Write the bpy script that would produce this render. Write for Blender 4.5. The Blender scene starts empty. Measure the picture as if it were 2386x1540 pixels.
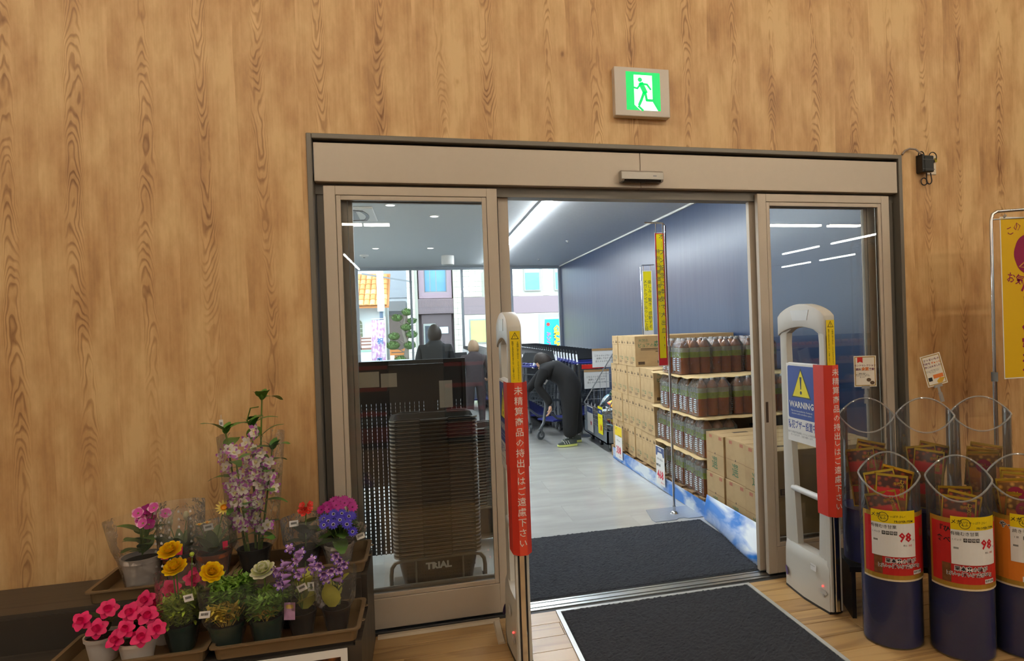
import bpy, bmesh, math, random
import numpy as np
from mathutils import Vector, Matrix, Euler
random.seed(7)
SC = bpy.context.scene
COL = SC.collection
R = math.radians
PI = math.pi

# ------------------------------------------------------------------ camera
YAW, PIT, ROL, FPX, CAMH = 0.24616646, -0.00704286, -0.03411057, 1494.5, 1.5
fw = Vector((math.sin(YAW)*math.cos(PIT), math.cos(YAW)*math.cos(PIT), math.sin(PIT)))
rt = Vector((math.cos(YAW), -math.sin(YAW), 0))
up = rt.cross(fw)
rt2 = rt*math.cos(ROL)+up*math.sin(ROL)
up2 = -rt*math.sin(ROL)+up*math.cos(ROL)
cd = bpy.data.cameras.new('camera')
cam = bpy.data.objects.new('camera', cd)
COL.objects.link(cam)
mw = Matrix((rt2, up2, -fw)).transposed().to_4x4()
mw.translation = (0, 0, CAMH)
cam.matrix_world = mw
cd.sensor_fit = 'HORIZONTAL'
cd.sensor_width = 36
cd.lens = 36*FPX/2386
cd.shift_x = -(1359-1193)/2386
cd.clip_end = 200
cd.clip_start = 0.05
SC.camera = cam

# ------------------------------------------------------------------ world, exposure
SC.view_settings.view_transform = 'Standard'
SC.view_settings.look = 'None'
SC.view_settings.exposure = 0.0
SC.view_settings.gamma = 1.0
SC.view_settings.use_curve_mapping = False
SC.cycles.use_denoising = True
SC.cycles.max_bounces = 7
SC.cycles.diffuse_bounces = 4
SC.cycles.glossy_bounces = 4
SC.cycles.adaptive_threshold = 0.03
SC.cycles.transparent_max_bounces = 32
SC.cycles.sample_clamp_indirect = 6
SC.cycles.caustics_reflective = False
SC.cycles.caustics_refractive = False
W = bpy.data.worlds.new('overcast_sky')
SC.world = W
W.use_nodes = True
W.node_tree.nodes['Background'].inputs[0].default_value = (0.80, 0.92, 1.0, 1)
W.node_tree.nodes['Background'].inputs[1].default_value = 6.0
SKY_SUN = bpy.data.lights.new('sun', 'SUN')
SKY_SUN.energy = 2.5
SKY_SUN.angle = R(25)
SKY_SUN.color = (1, 0.97, 0.93)
so = bpy.data.objects.new('sun', SKY_SUN)
so.rotation_euler = (R(48), 0, R(-25))
COL.objects.link(so)
LAMP = 34.0        # radiance of the shop's ceiling tubes
STRIP = 85.0       # radiance of the vestibule's line light
WARM = (1.0, 0.88, 0.70)
COOL = (0.90, 0.97, 1.0)

# ------------------------------------------------------------------ materials
def S(r, g, b):
    f = lambda c: (c/255/12.92) if c <= 10 else ((c/255+0.055)/1.055)**2.4
    return (f(r), f(g), f(b))
MATS = {}
def base(name):
    m = bpy.data.materials.new(name)
    m.use_nodes = True
    nt = m.node_tree
    return m, nt, nt.nodes['Principled BSDF'], nt.nodes['Material Output']
def N(nt, kind, **kw):
    n = nt.nodes.new('ShaderNode'+kind)
    for k, v in kw.items():
        if k in ('op',): n.operation = v
        elif hasattr(n, k): setattr(n, k, v)
    return n
def L(nt, a, b): nt.links.new(a, b)
def M(name, col, rough=0.5, metal=0.0, var=0.06, scale=30, bump=0.0, bscale=120, trans=0, spec=None, emit=0, alpha=1, sheen=0, coat=0):
    """procedural material: base colour varied by noise, optional fine bump"""
    if name in MATS: return MATS[name]
    m, nt, p, o = base(name)
    p.inputs['Roughness'].default_value = rough
    p.inputs['Metallic'].default_value = metal
    if spec is not None: p.inputs['Specular IOR Level'].default_value = spec
    if coat: p.inputs['Coat Weight'].default_value = coat
    tc = N(nt, 'TexCoord')
    nz = N(nt, 'TexNoise')
    nz.inputs['Scale'].default_value = scale
    nz.inputs['Detail'].default_value = 2
    L(nt, tc.outputs['Object'], nz.inputs['Vector'])
    mx = N(nt, 'Mix', data_type='RGBA')
    L(nt, nz.outputs[0], mx.inputs[0])
    mx.inputs[6].default_value = (*[c*(1-var) for c in col], 1)
    mx.inputs[7].default_value = (*[min(1, c*(1+var)) for c in col], 1)
    L(nt, mx.outputs[2], p.inputs['Base Color'])
    if emit:
        L(nt, mx.outputs[2], p.inputs['Emission Color'])
        p.inputs['Emission Strength'].default_value = emit
    if bump:
        nb = N(nt, 'TexNoise')
        nb.inputs['Scale'].default_value = bscale
        L(nt, tc.outputs['Object'], nb.inputs['Vector'])
        b = N(nt, 'Bump')
        b.inputs['Strength'].default_value = bump
        b.inputs['Distance'].default_value = 0.004
        L(nt, nb.outputs[0], b.inputs['Height'])
        L(nt, b.outputs[0], p.inputs['Normal'])
    if trans:
        p.inputs['Transmission Weight'].default_value = trans
    MATS[name] = m
    return m
def GLASS(name, tint=(1, 1, 1), rough=0.0, ior=1.45, haze=0.0, hazecol=(1, 1, 1), boost=1.0, crumple=0.0, cscale=14):
    """thin clear sheet: straight-through transparency with a Fresnel mirror, optional milky haze and crumple"""
    if name in MATS: return MATS[name]
    m = bpy.data.materials.new(name)
    m.use_nodes = True
    nt = m.node_tree
    nt.nodes.clear()
    o = N(nt, 'OutputMaterial')
    tr = N(nt, 'BsdfTransparent'); tr.inputs[0].default_value = (*tint, 1)
    gl = N(nt, 'BsdfGlossy'); gl.inputs['Roughness'].default_value = rough
    fr = N(nt, 'Fresnel'); fr.inputs[0].default_value = ior
    mu = N(nt, 'Math', op='MULTIPLY'); mu.inputs[1].default_value = boost; mu.use_clamp = True
    L(nt, fr.outputs[0], mu.inputs[0])
    mx = N(nt, 'MixShader')
    L(nt, mu.outputs[0], mx.inputs[0]); L(nt, tr.outputs[0], mx.inputs[1]); L(nt, gl.outputs[0], mx.inputs[2])
    last = mx
    if crumple:
        tc = N(nt, 'TexCoord'); nz = N(nt, 'TexNoise'); nz.inputs['Scale'].default_value = cscale; nz.inputs['Detail'].default_value = 3
        L(nt, tc.outputs['Object'], nz.inputs['Vector'])
        b = N(nt, 'Bump'); b.inputs['Strength'].default_value = crumple; b.inputs['Distance'].default_value = 0.03
        L(nt, nz.outputs[0], b.inputs['Height'])
        L(nt, b.outputs[0], gl.inputs['Normal']); L(nt, b.outputs[0], fr.inputs['Normal'])
    if haze:
        df = N(nt, 'BsdfDiffuse'); df.inputs[0].default_value = (*hazecol, 1)
        m2 = N(nt, 'MixShader'); m2.inputs[0].default_value = haze
        L(nt, last.outputs[0], m2.inputs[1]); L(nt, df.outputs[0], m2.inputs[2])
        last = m2
    L(nt, last.outputs[0], o.inputs[0])
    MATS[name] = m
    return m
def EMIT(name, col, s):
    if name in MATS: return MATS[name]
    m, nt, p, o = base(name)
    p.inputs['Base Color'].default_value = (*col, 1)
    p.inputs['Emission Color'].default_value = (*col, 1)
    p.inputs['Emission Strength'].default_value = s
    MATS[name] = m
    return m
def ramp(nt, src, stops):
    r = N(nt, 'ValToRGB')
    e = r.color_ramp.elements
    while len(e) < len(stops): e.new(0.5)
    for i, (p, c) in enumerate(stops):
        e[i].position = p; e[i].color = (*c, 1)
    L(nt, src, r.inputs[0])
    return r
def math_(nt, op, a, b=None):
    n = N(nt, 'Math', op=op)
    for i, v in enumerate((a, b)):
        if v is None: continue
        if isinstance(v, (int, float)): n.inputs[i].default_value = v
        else: L(nt, v, n.inputs[i])
    return n.outputs[0]
def wood(name, light, dark, across=0, along=2, plank=0.17, rings=17, rough=0.45, a_s=4.2, l_s=0.42, rand=False, mid=0.5, fine=0.5, coat=0):
    """plain-sawn timber figure: contour rings of a stretched noise, one offset per board"""
    m, nt, p, o = base(name)
    tc = N(nt, 'TexCoord'); sp = N(nt, 'SeparateXYZ')
    L(nt, tc.outputs['Object'], sp.inputs[0])
    A, B = sp.outputs[across], sp.outputs[along]
    if rand:
        oi = N(nt, 'ObjectInfo'); idn = math_(nt, 'MULTIPLY', oi.outputs['Random'], 53.0); idc = oi.outputs['Random']
    else:
        wob = math_(nt, 'DIVIDE', A, plank)
        wn0 = N(nt, 'TexWhiteNoise', noise_dimensions='1D')
        fl = math_(nt, 'FLOOR', wob)
        L(nt, fl, wn0.inputs['W'])
        idn = math_(nt, 'MULTIPLY', wn0.outputs[0], 53.0); idc = wn0.outputs[0]
    cb = N(nt, 'CombineXYZ')
    L(nt, math_(nt, 'MULTIPLY', A, a_s), cb.inputs[0])
    L(nt, idn, cb.inputs[1])
    L(nt, math_(nt, 'ADD', math_(nt, 'MULTIPLY', B, l_s), idn), cb.inputs[2])
    nz = N(nt, 'TexNoise'); nz.inputs['Scale'].default_value = 1.0; nz.inputs['Detail'].default_value = 2.0; nz.inputs['Roughness'].default_value = 0.42; nz.inputs['Distortion'].default_value = 0.3
    L(nt, cb.outputs[0], nz.inputs['Vector'])
    rg = math_(nt, 'FRACT', math_(nt, 'MULTIPLY', nz.outputs[0], rings))
    rr = ramp(nt, rg, [(0.0, (0, 0, 0)), (0.45, (0.12, 0.12, 0.12)), (0.86, (1, 1, 1)), (1.0, (0, 0, 0))])
    c2 = N(nt, 'CombineXYZ')
    L(nt, math_(nt, 'MULTIPLY', A, 130), c2.inputs[0]); L(nt, idn, c2.inputs[1]); L(nt, math_(nt, 'MULTIPLY', B, 3.0), c2.inputs[2])
    n2 = N(nt, 'TexNoise'); n2.inputs['Scale'].default_value = 1; n2.inputs['Detail'].default_value = 3
    L(nt, c2.outputs[0], n2.inputs['Vector'])
    c3 = N(nt, 'CombineXYZ')
    L(nt, math_(nt, 'MULTIPLY', A, 2.4), c3.inputs[0]); L(nt, idn, c3.inputs[1]); L(nt, math_(nt, 'MULTIPLY', B, 0.9), c3.inputs[2])
    n3 = N(nt, 'TexNoise'); n3.inputs['Scale'].default_value = 1; n3.inputs['Detail'].default_value = 3
    L(nt, c3.outputs[0], n3.inputs['Vector'])
    amt = math_(nt, 'SUBTRACT', math_(nt, 'MULTIPLY', n3.outputs[0], 2.6), 0.75)
    amt = math_(nt, 'MAXIMUM', math_(nt, 'MINIMUM', amt, 1.0), 0.12)
    t = math_(nt, 'MULTIPLY', math_(nt, 'MULTIPLY', rr.outputs[0], amt), 0.65)
    t = math_(nt, 'ADD', t, math_(nt, 'MULTIPLY', math_(nt, 'SUBTRACT', n2.outputs[0], 0.5), fine))
    t = math_(nt, 'ADD', t, math_(nt, 'MULTIPLY', math_(nt, 'SUBTRACT', n3.outputs[0], 0.5), 0.7))
    t = math_(nt, 'ADD', t, math_(nt, 'MULTIPLY', math_(nt, 'SUBTRACT', idc, 0.5), 0.16 if not rand else 0.55))
    # knots
    ck = N(nt, 'CombineXYZ')
    L(nt, math_(nt, 'MULTIPLY', A, 3.2), ck.inputs[0]); L(nt, math_(nt, 'MULTIPLY', B, 1.5), ck.inputs[1])
    vo = N(nt, 'TexVoronoi'); vo.inputs['Scale'].default_value = 1.0; vo.inputs['Randomness'].default_value = 1
    L(nt, ck.outputs[0], vo.inputs['Vector'])
    kn = ramp(nt, vo.outputs['Distance'], [(0.0, (0.8, 0.8, 0.8)), (0.035, (0.5, 0.5, 0.5)), (0.07, (0, 0, 0))])
    t = math_(nt, 'ADD', t, kn.outputs[0])
    md = tuple(l*(1-mid)+d*mid for l, d in zip(light, dark))
    cr = ramp(nt, t, [(-0.0, light), (0.42, md), (1.0, dark)])
    L(nt, cr.outputs[0], p.inputs['Base Color'])
    p.inputs['Roughness'].default_value = rough
    if coat: p.inputs['Coat Weight'].default_value = coat; p.inputs['Coat Roughness'].default_value = 0.25
    b = N(nt, 'Bump'); b.inputs['Strength'].default_value = 0.08; b.inputs['Distance'].default_value = 0.002
    L(nt, n2.outputs[0], b.inputs['Height']); L(nt, b.outputs[0], p.inputs['Normal'])
    MATS[name] = m
    return m
def wallpaper_wood(name, light, mid, dark, board=0.27, rough=0.5):
    """printed timber paper: plain mottled boards, each with one narrow strip of nested pointed rings, scattered knots"""
    m, nt, p, o = base(name)
    tc = N(nt, 'TexCoord'); sp = N(nt, 'SeparateXYZ'); L(nt, tc.outputs['Object'], sp.inputs[0])
    X, Z = sp.outputs[0], sp.outputs[2]
    def noise(sx, sz, det=3, off=None, rgh=0.5):
        c = N(nt, 'CombineXYZ'); L(nt, math_(nt, 'MULTIPLY', X, sx), c.inputs[0]); L(nt, math_(nt, 'MULTIPLY', Z, sz), c.inputs[1])
        if off is not None: L(nt, off, c.inputs[2])
        n = N(nt, 'TexNoise'); n.inputs['Scale'].default_value = 1; n.inputs['Detail'].default_value = det; n.inputs['Roughness'].default_value = rgh
        L(nt, c.outputs[0], n.inputs['Vector']); return n.outputs[0]
    wob = math_(nt, 'MULTIPLY', math_(nt, 'SUBTRACT', noise(1.6, 0.9, 2), 0.5), 0.10)
    u = math_(nt, 'DIVIDE', math_(nt, 'ADD', X, wob), board)
    idf = math_(nt, 'FLOOR', u)
    wn = N(nt, 'TexWhiteNoise', noise_dimensions='1D'); L(nt, idf, wn.inputs['W'])
    rid = wn.outputs[0]
    cen = math_(nt, 'ADD', math_(nt, 'MULTIPLY', rid, 0.3), 0.35)
    dx = math_(nt, 'MULTIPLY', math_(nt, 'SUBTRACT', math_(nt, 'FRACT', u), cen), board)      # metres from the strip's centre
    q = math_(nt, 'DIVIDE', dx, 0.072)
    q2 = math_(nt, 'MULTIPLY', q, q)
    sgn = math_(nt, 'SUBTRACT', math_(nt, 'MULTIPLY', math_(nt, 'GREATER_THAN', rid, 0.5), 2.0), 1.0)
    ph = math_(nt, 'ADD', math_(nt, 'MULTIPLY', Z, 12.0), math_(nt, 'MULTIPLY', math_(nt, 'MULTIPLY', q2, 9.0), sgn))
    ph = math_(nt, 'ADD', ph, math_(nt, 'MULTIPLY', noise(6, 1.8, 3, math_(nt, 'MULTIPLY', rid, 31.0)), 15.0))
    fr_ = math_(nt, 'FRACT', ph)
    ln = ramp(nt, fr_, [(0.0, (0.1,)*3), (0.45, (0.0,)*3), (0.78, (1,)*3), (0.92, (0.75,)*3), (1.0, (0.1,)*3)])
    strip = ramp(nt, math_(nt, 'ADD', math_(nt, 'ABSOLUTE', q), math_(nt, 'MULTIPLY', noise(5, 1.1, 2, math_(nt, 'MULTIPLY', rid, 17.0)), 0.9)), [(0.0, (1,)*3), (0.62, (0.9,)*3), (1.0, (0.0,)*3)])
    patch = ramp(nt, noise(1.3, 0.8, 2, math_(nt, 'MULTIPLY', rid, 9.0)), [(0.34, (0.35,)*3), (0.55, (1,)*3)])
    t = math_(nt, 'MULTIPLY', math_(nt, 'MULTIPLY', math_(nt, 'MULTIPLY', ln.outputs[0], strip.outputs[0]), patch.outputs[0]), 0.55)
    fine = math_(nt, 'MULTIPLY', math_(nt, 'SUBTRACT', noise(95, 2.4, 3, idf), 0.5), 0.34)
    mott = math_(nt, 'MULTIPLY', math_(nt, 'SUBTRACT', noise(7.5, 2.6, 5, idf, 0.6), 0.5), 1.5)
    big = math_(nt, 'MULTIPLY', math_(nt, 'SUBTRACT', noise(1.9, 0.7, 3, idf), 0.5), 0.8)
    for e in (fine, mott, big): t = math_(nt, 'ADD', t, e)
    ck = N(nt, 'CombineXYZ'); L(nt, math_(nt, 'MULTIPLY', X, 3.4), ck.inputs[0]); L(nt, math_(nt, 'MULTIPLY', Z, 2.1), ck.inputs[1])
    vo = N(nt, 'TexVoronoi'); vo.inputs['Scale'].default_value = 1.0; L(nt, ck.outputs[0], vo.inputs['Vector'])
    kn = ramp(nt, vo.outputs['Distance'], [(0.0, (0.85,)*3), (0.022, (0.6,)*3), (0.045, (0.18,)*3), (0.11, (0.0,)*3)])
    t = math_(nt, 'ADD', math_(nt, 'ADD', t, kn.outputs[0]), 0.22)
    cr = ramp(nt, t, [(0.0, light), (0.36, mid), (1.0, dark)])
    L(nt, cr.outputs[0], p.inputs['Base Color']); p.inputs['Roughness'].default_value = rough
    MATS[name] = m
    return m
def two_tone(name, a, b, scale=2.0, lo=0.4, hi=0.6, rough=0.5, stretch=(1, 1, 1), detail=4, gloss=None, dist=0.0):
    m, nt, p, o = base(name)
    tc = N(nt, 'TexCoord'); mp = N(nt, 'Mapping'); mp.inputs['Scale'].default_value = stretch
    L(nt, tc.outputs['Object'], mp.inputs[0])
    nz = N(nt, 'TexNoise'); nz.inputs['Scale'].default_value = scale; nz.inputs['Detail'].default_value = detail; nz.inputs['Distortion'].default_value = dist
    L(nt, mp.outputs[0], nz.inputs['Vector'])
    r = ramp(nt, nz.outputs[0], [(lo, a), (hi, b)])
    L(nt, r.outputs[0], p.inputs['Base Color'])
    p.inputs['Roughness'].default_value = rough
    MATS[name] = m
    return m

# ------------------------------------------------------------------ mesh building
class MB:
    def __init__(s): s.v = []; s.f = []; s.mi = []
    def add(s, vs, fs, mi=0):
        n = len(s.v); s.v += [tuple(v) for v in vs]
        for f in fs: s.f.append([i+n for i in f]); s.mi.append(mi)
        return s
    def box(s, x0, x1, y0, y1, z0, z1, mi=0, T=None):
        vs = [(x, y, z) for x in (x0, x1) for y in (y0, y1) for z in (z0, z1)]
        if T is not None: vs = [tuple(T @ Vector(v)) for v in vs]
        return s.add(vs, [(0, 1, 3, 2), (4, 6, 7, 5), (0, 4, 5, 1), (2, 3, 7, 6), (0, 2, 6, 4), (1, 5, 7, 3)], mi)
    def cbox(s, c, d, mi=0, T=None):
        return s.box(c[0]-d[0]/2, c[0]+d[0]/2, c[1]-d[1]/2, c[1]+d[1]/2, c[2]-d[2]/2, c[2]+d[2]/2, mi, T)
    def bar(s, a, b, w, h=None, mi=0, upv=(0, 0, 1)):
        """square bar from a to b"""
        a, b = Vector(a), Vector(b); h = h or w
        d = (b-a).normalized(); u = Vector(upv)
        if abs(d.dot(u)) > 0.98: u = Vector((1, 0, 0))
        x = d.cross(u).normalized()*w/2; y = x.cross(d).normalized()*h/2
        vs = [a-x-y, a+x-y, a+x+y, a-x+y, b-x-y, b+x-y, b+x+y, b-x+y]
        return s.add(vs, [(3, 2, 1, 0), (4, 5, 6, 7), (0, 1, 5, 4), (1, 2, 6, 5), (2, 3, 7, 6), (3, 0, 4, 7)], mi)
    def tube(s, pts, r, n=8, mi=0, cap=True, closed=False):
        pts = [Vector(p) for p in pts]; k = len(pts)
        rs = r if isinstance(r, (list, tuple)) else [r]*k
        vs = []; px = None
        for i, p in enumerate(pts):
            if closed: d = pts[(i+1) % k]-pts[i-1]
            else: d = pts[min(i+1, k-1)]-pts[max(i-1, 0)]
            d = d.normalized()
            if px is None:
                u = Vector((0, 0, 1)) if abs(d.z) < 0.9 else Vector((1, 0, 0))
                px = d.cross(u).normalized()
            else:
                px = (px-d*px.dot(d)).normalized()
            py = d.cross(px)
            for j in range(n):
                a = 2*PI*j/n
                vs.append(p+px*rs[i]*math.cos(a)+py*rs[i]*math.sin(a))
        fs = []
        for i in range(k if closed else k-1):
            for j in range(n):
                a, b = i*n+j, i*n+(j+1) % n
                c, e = ((i+1) % k)*n+(j+1) % n, ((i+1) % k)*n+j
                fs.append((a, b, c, e))
        if cap and not closed:
            fs.append(tuple(range(n))[::-1]); fs.append(tuple(range((k-1)*n, k*n)))
        return s.add(vs, fs, mi)
    def cyl(s, a, b, r, n=16, mi=0, r2=None):
        return s.tube([a, b], [r, r2 if r2 is not None else r], n, mi)
    def lathe(s, prof, n=24, c=(0, 0, 0), mi=0, cap0=False, cap1=False, sx=1, sy=1, wob=None, T=None):
        vs = []
        for (r, z) in prof:
            for j in range(n):
                a = 2*PI*j/n
                rr = r*(wob(a, z) if wob else 1)
                v = Vector((c[0]+rr*math.cos(a)*sx, c[1]+rr*math.sin(a)*sy, c[2]+z))
                vs.append(T @ v if T is not None else v)
        fs = []
        for i in range(len(prof)-1):
            for j in range(n):
                fs.append((i*n+j, i*n+(j+1) % n, (i+1)*n+(j+1) % n, (i+1)*n+j))
        if cap0: fs.append(tuple(range(n))[::-1])
        if cap1: fs.append(tuple(range((len(prof)-1)*n, len(prof)*n)))
        return s.add(vs, fs, mi)
    def prism(s, poly, axis, a, b, mi=0, T=None):
        """2-D outline extruded along axis x/y/z from a to b; outline gives the other two coordinates in order"""
        def mk(p, t):
            if axis == 'x': return (t, p[0], p[1])
            if axis == 'y': return (p[0], t, p[1])
            return (p[0], p[1], t)
        n = len(poly)
        vs = [mk(p, a) for p in poly]+[mk(p, b) for p in poly]
        if T is not None: vs = [tuple(T @ Vector(v)) for v in vs]
        fs = [tuple(range(n))[::-1], tuple(range(n, 2*n))]+[(i, (i+1) % n, n+(i+1) % n, n+i) for i in range(n)]
        return s.add(vs, fs, mi)
    def quad(s, a, b, c, d, mi=0): return s.add([a, b, c, d], [(0, 1, 2, 3)], mi)
    def ball(s, c, r, n=10, m=6, mi=0, sc=(1, 1, 1)):
        prof = [(max(1e-4, math.sin(PI*i/m)), -math.cos(PI*i/m)) for i in range(m+1)]
        vs = []
        for (a, z) in prof:
            for j in range(n):
                t = 2*PI*j/n
                vs.append((c[0]+r*sc[0]*a*math.cos(t), c[1]+r*sc[1]*a*math.sin(t), c[2]+r*sc[2]*z))
        fs = [(i*n+j, i*n+(j+1) % n, (i+1)*n+(j+1) % n, (i+1)*n+j) for i in range(m) for j in range(n)]
        return s.add(vs, fs, mi)
    def mesh(s, name, mats, smooth=False, bevel=0, seg=2, fix=True):
        me = bpy.data.meshes.new(name)
        me.from_pydata(s.v, [], s.f)
        if not isinstance(mats, (list, tuple)): mats = [mats]
        for m in mats: me.materials.append(m)
        if len(mats) > 1: me.polygons.foreach_set('material_index', s.mi)
        bm = bmesh.new(); bm.from_mesh(me)
        if fix: bmesh.ops.recalc_face_normals(bm, faces=bm.faces)
        if bevel:
            es = [e for e in bm.edges if len(e.link_faces) == 2 and e.calc_face_angle(0) > R(35)]
            bmesh.ops.bevel(bm, geom=es, offset=bevel, segments=seg, affect='EDGES', clamp_overlap=True, profile=0.5)
        bm.to_mesh(me); bm.free()
        if smooth:
            me.polygons.foreach_set('use_smooth', [True]*len(me.polygons))
            me.set_sharp_from_angle(angle=R(smooth if smooth > 1 else 42))
        me.update()
        return me
    def build(s, name, mats, parent=None, loc=None, rot=None, **kw):
        return put(name, s.mesh(name, mats, **kw), parent, loc, rot)
def put(name, me, parent=None, loc=None, rot=None):
    o = bpy.data.objects.new(name, me)
    COL.objects.link(o)
    if parent is not None: o.parent = parent
    if loc is not None: o.location = loc
    if rot is not None: o.rotation_euler = rot
    return o
def tag(o, label, cat, group=None):
    o['label'] = label; o['category'] = cat
    if group: o['group'] = group
    return o
def thing(name, label, cat, loc=(0, 0, 0), rz=0, group=None):
    o = bpy.data.objects.new(name, None)
    COL.objects.link(o); o.location = loc
    o.rotation_euler = (0, 0, rz) if not isinstance(rz, (tuple, list, Euler)) else rz
    o.empty_display_size = 0.1
    return tag(o, label, cat, group)
def struct(name, mb=None, mats=None, parent=None, label=None, **kw):
    if mb is None:
        o = bpy.data.objects.new(name, None); COL.objects.link(o)
    else: o = mb.build(name, mats, parent, **kw)
    if parent is None: o['kind'] = 'structure'
    if label: o['label'] = label
    return o
def ordn(n):
    one = ['first', 'second', 'third', 'fourth', 'fifth', 'sixth', 'seventh', 'eighth', 'ninth', 'tenth', 'eleventh', 'twelfth', 'thirteenth', 'fourteenth', 'fifteenth', 'sixteenth', 'seventeenth', 'eighteenth', 'nineteenth']
    if n < 20: return one[n-1]
    tn = {2: 'twent', 3: 'thirt', 4: 'fort'}[n//10]
    return tn+'ieth' if n % 10 == 0 else tn+'y-'+one[n % 10-1]
def dup(root, loc, rz=None, label=None, group=None):
    def cp(o, par):
        c = o.copy(); COL.objects.link(c)
        if par is not None: c.parent = par
        for ch in o.children: cp(ch, c)
        return c
    r = cp(root, None)
    r.location = loc
    if rz is not None: r.rotation_euler = (0, 0, rz) if not isinstance(rz, (tuple, list)) else rz
    if label: r['label'] = label
    if group: r['group'] = group
    return r
FACE_Y = (R(90), 0, 0)            # print that faces -Y
FACE_X = (R(90), 0, R(-90))       # print that faces -X
_tc = {}
def text_mesh(body, size, mat, align='CENTER', bold=0.0, line=1.0, sx=1.0, ext=0.0, shear=0.0):
    c = bpy.data.curves.new('print', 'FONT')
    c.body = body; c.size = size; c.resolution_u = 1
    c.align_x = align; c.align_y = 'CENTER'; c.space_line = line
    c.offset = bold*size; c.extrude = ext; c.shear = shear
    o = bpy.data.objects.new('print', c); COL.objects.link(o)
    dg = bpy.context.evaluated_depsgraph_get()
    me = bpy.data.meshes.new_from_object(o.evaluated_get(dg))
    bpy.data.objects.remove(o); bpy.data.curves.remove(c)
    if sx != 1: me.transform(Matrix.Diagonal((sx, 1, 1, 1)))
    me.materials.clear(); me.materials.append(mat)
    me.name = 'lettering'
    return me
def text(body, size, mat, parent, loc, rot=FACE_Y, name='lettering', **kw):
    o = put(name, text_mesh(body, size, mat, **kw), parent, loc, rot)
    return o
def vert(t): return '\n'.join(t)
def card(name, w, h, t, mat, parent, loc, rot=FACE_Y, rad=0.0):
    """thin sheet w x h in its own XY plane, front at +Z"""
    mb = MB()
    if rad:
        pts = []
        for cx_, cy_, a0 in ((w/2-rad, h/2-rad, 0), (-w/2+rad, h/2-rad, 90), (-w/2+rad, -h/2+rad, 180), (w/2-rad, -h/2+rad, 270)):
            for k in range(5):
                a = R(a0+90*k/4); pts.append((cx_+rad*math.cos(a), cy_+rad*math.sin(a)))
        mb.prism(pts, 'z', -t, 0)
    else: mb.box(-w/2, w/2, -h/2, h/2, -t, 0)
    return mb.build(name, mat, parent, loc, rot)
def apply_mods(o):
    dg = bpy.context.evaluated_depsgraph_get()
    me = bpy.data.meshes.new_from_object(o.evaluated_get(dg))
    o.modifiers.clear(); o.data = me
    return o
WHITE = M('white_paint', S(232, 230, 226), 0.45)
PAPER = M('white_paper', S(240, 240, 238), 0.6, var=0.02)
BLACK = M('black_plastic', S(22, 22, 24), 0.4)
INK = M('black_ink', S(20, 20, 22), 0.6, var=0.02)
CHROME = M('chrome', (0.75, 0.75, 0.76), 0.12, 1.0, var=0.02)
STEEL = M('brushed_steel', (0.55, 0.56, 0.57), 0.3, 1.0)
GREYP = M('grey_plastic', S(120, 124, 128), 0.45)
RED = M('red_print', S(205, 38, 30), 0.45, var=0.03)
YEL = M('yellow_print', S(244, 214, 10), 0.45, var=0.02)
BLUEP = M('blue_print', S(28, 62, 150), 0.45, var=0.03)

# ================================================================== the shell
YW = 3.36           # shop face of the dividing wall
X0, X1, ZH = -0.515, 2.90, 2.485     # door opening in the wall
WOODW = wallpaper_wood('wood_wallpaper', S(232, 194, 138), S(208, 162, 108), S(132, 86, 46))
mb = MB()
for (a, b, c, d) in ((-6, X0, 0, 4.4), (X1, 20, 0, 4.4), (X0, X1, ZH, 4.4)):
    mb.box(a, b, YW, YW+0.14, c, d)
struct('wall_front', mb, WOODW, label='wood-grain papered wall around the automatic door')
PLASTER = M('shop_ceiling_paint', S(225, 222, 216), 0.8)
struct('wall_left', MB().box(-6.14, -6, -24, YW+0.14, 0, 4.4), PLASTER)
struct('wall_right', MB().box(20, 20.14, -24, YW+0.14, 0, 4.4), PLASTER)
struct('wall_back', MB().box(-6.14, 20.14, -24.14, -24, 0, 4.4), PLASTER)
struct('ceiling', MB().box(-6.14, 20.14, -24.14, YW+0.14, 4.4, 4.5), PLASTER)
# shop floor: boards laid along the wall
fl = struct('floor', MB().box(-6, X0, -24, YW+0.05, -0.12, -0.004).box(X1, 20, -24, YW+0.05, -0.12, -0.004).box(X0, X1, -24, YW-0.03, -0.12, -0.004), M('floor_slab', S(120, 92, 58), 0.5))
BOARD = wood('floor_board', S(196, 158, 104), S(120, 84, 46), across=1, along=0, rings=9, a_s=6, l_s=0.7, rough=0.34, rand=True, fine=0.35)
bmesh_ = {}
rowy = YW-0.03
rr_ = random.Random(3)
for r_ in range(16):
    y1 = rowy-r_*0.136
    x = -1.9-rr_.random()*0.9
    while x < 4.2:
        ln = rr_.choice((0.75, 0.92, 0.92, 1.05))
        k = ln
        if k not in bmesh_:
            bmesh_[k] = MB().box(0.001, ln-0.001, -0.1345, -0.0015, -0.004, 0.0).mesh('board', BOARD, bevel=0.0008, seg=1)
        put('floor_board', bmesh_[k], fl, (x, y1, 0))
        x += ln
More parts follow.
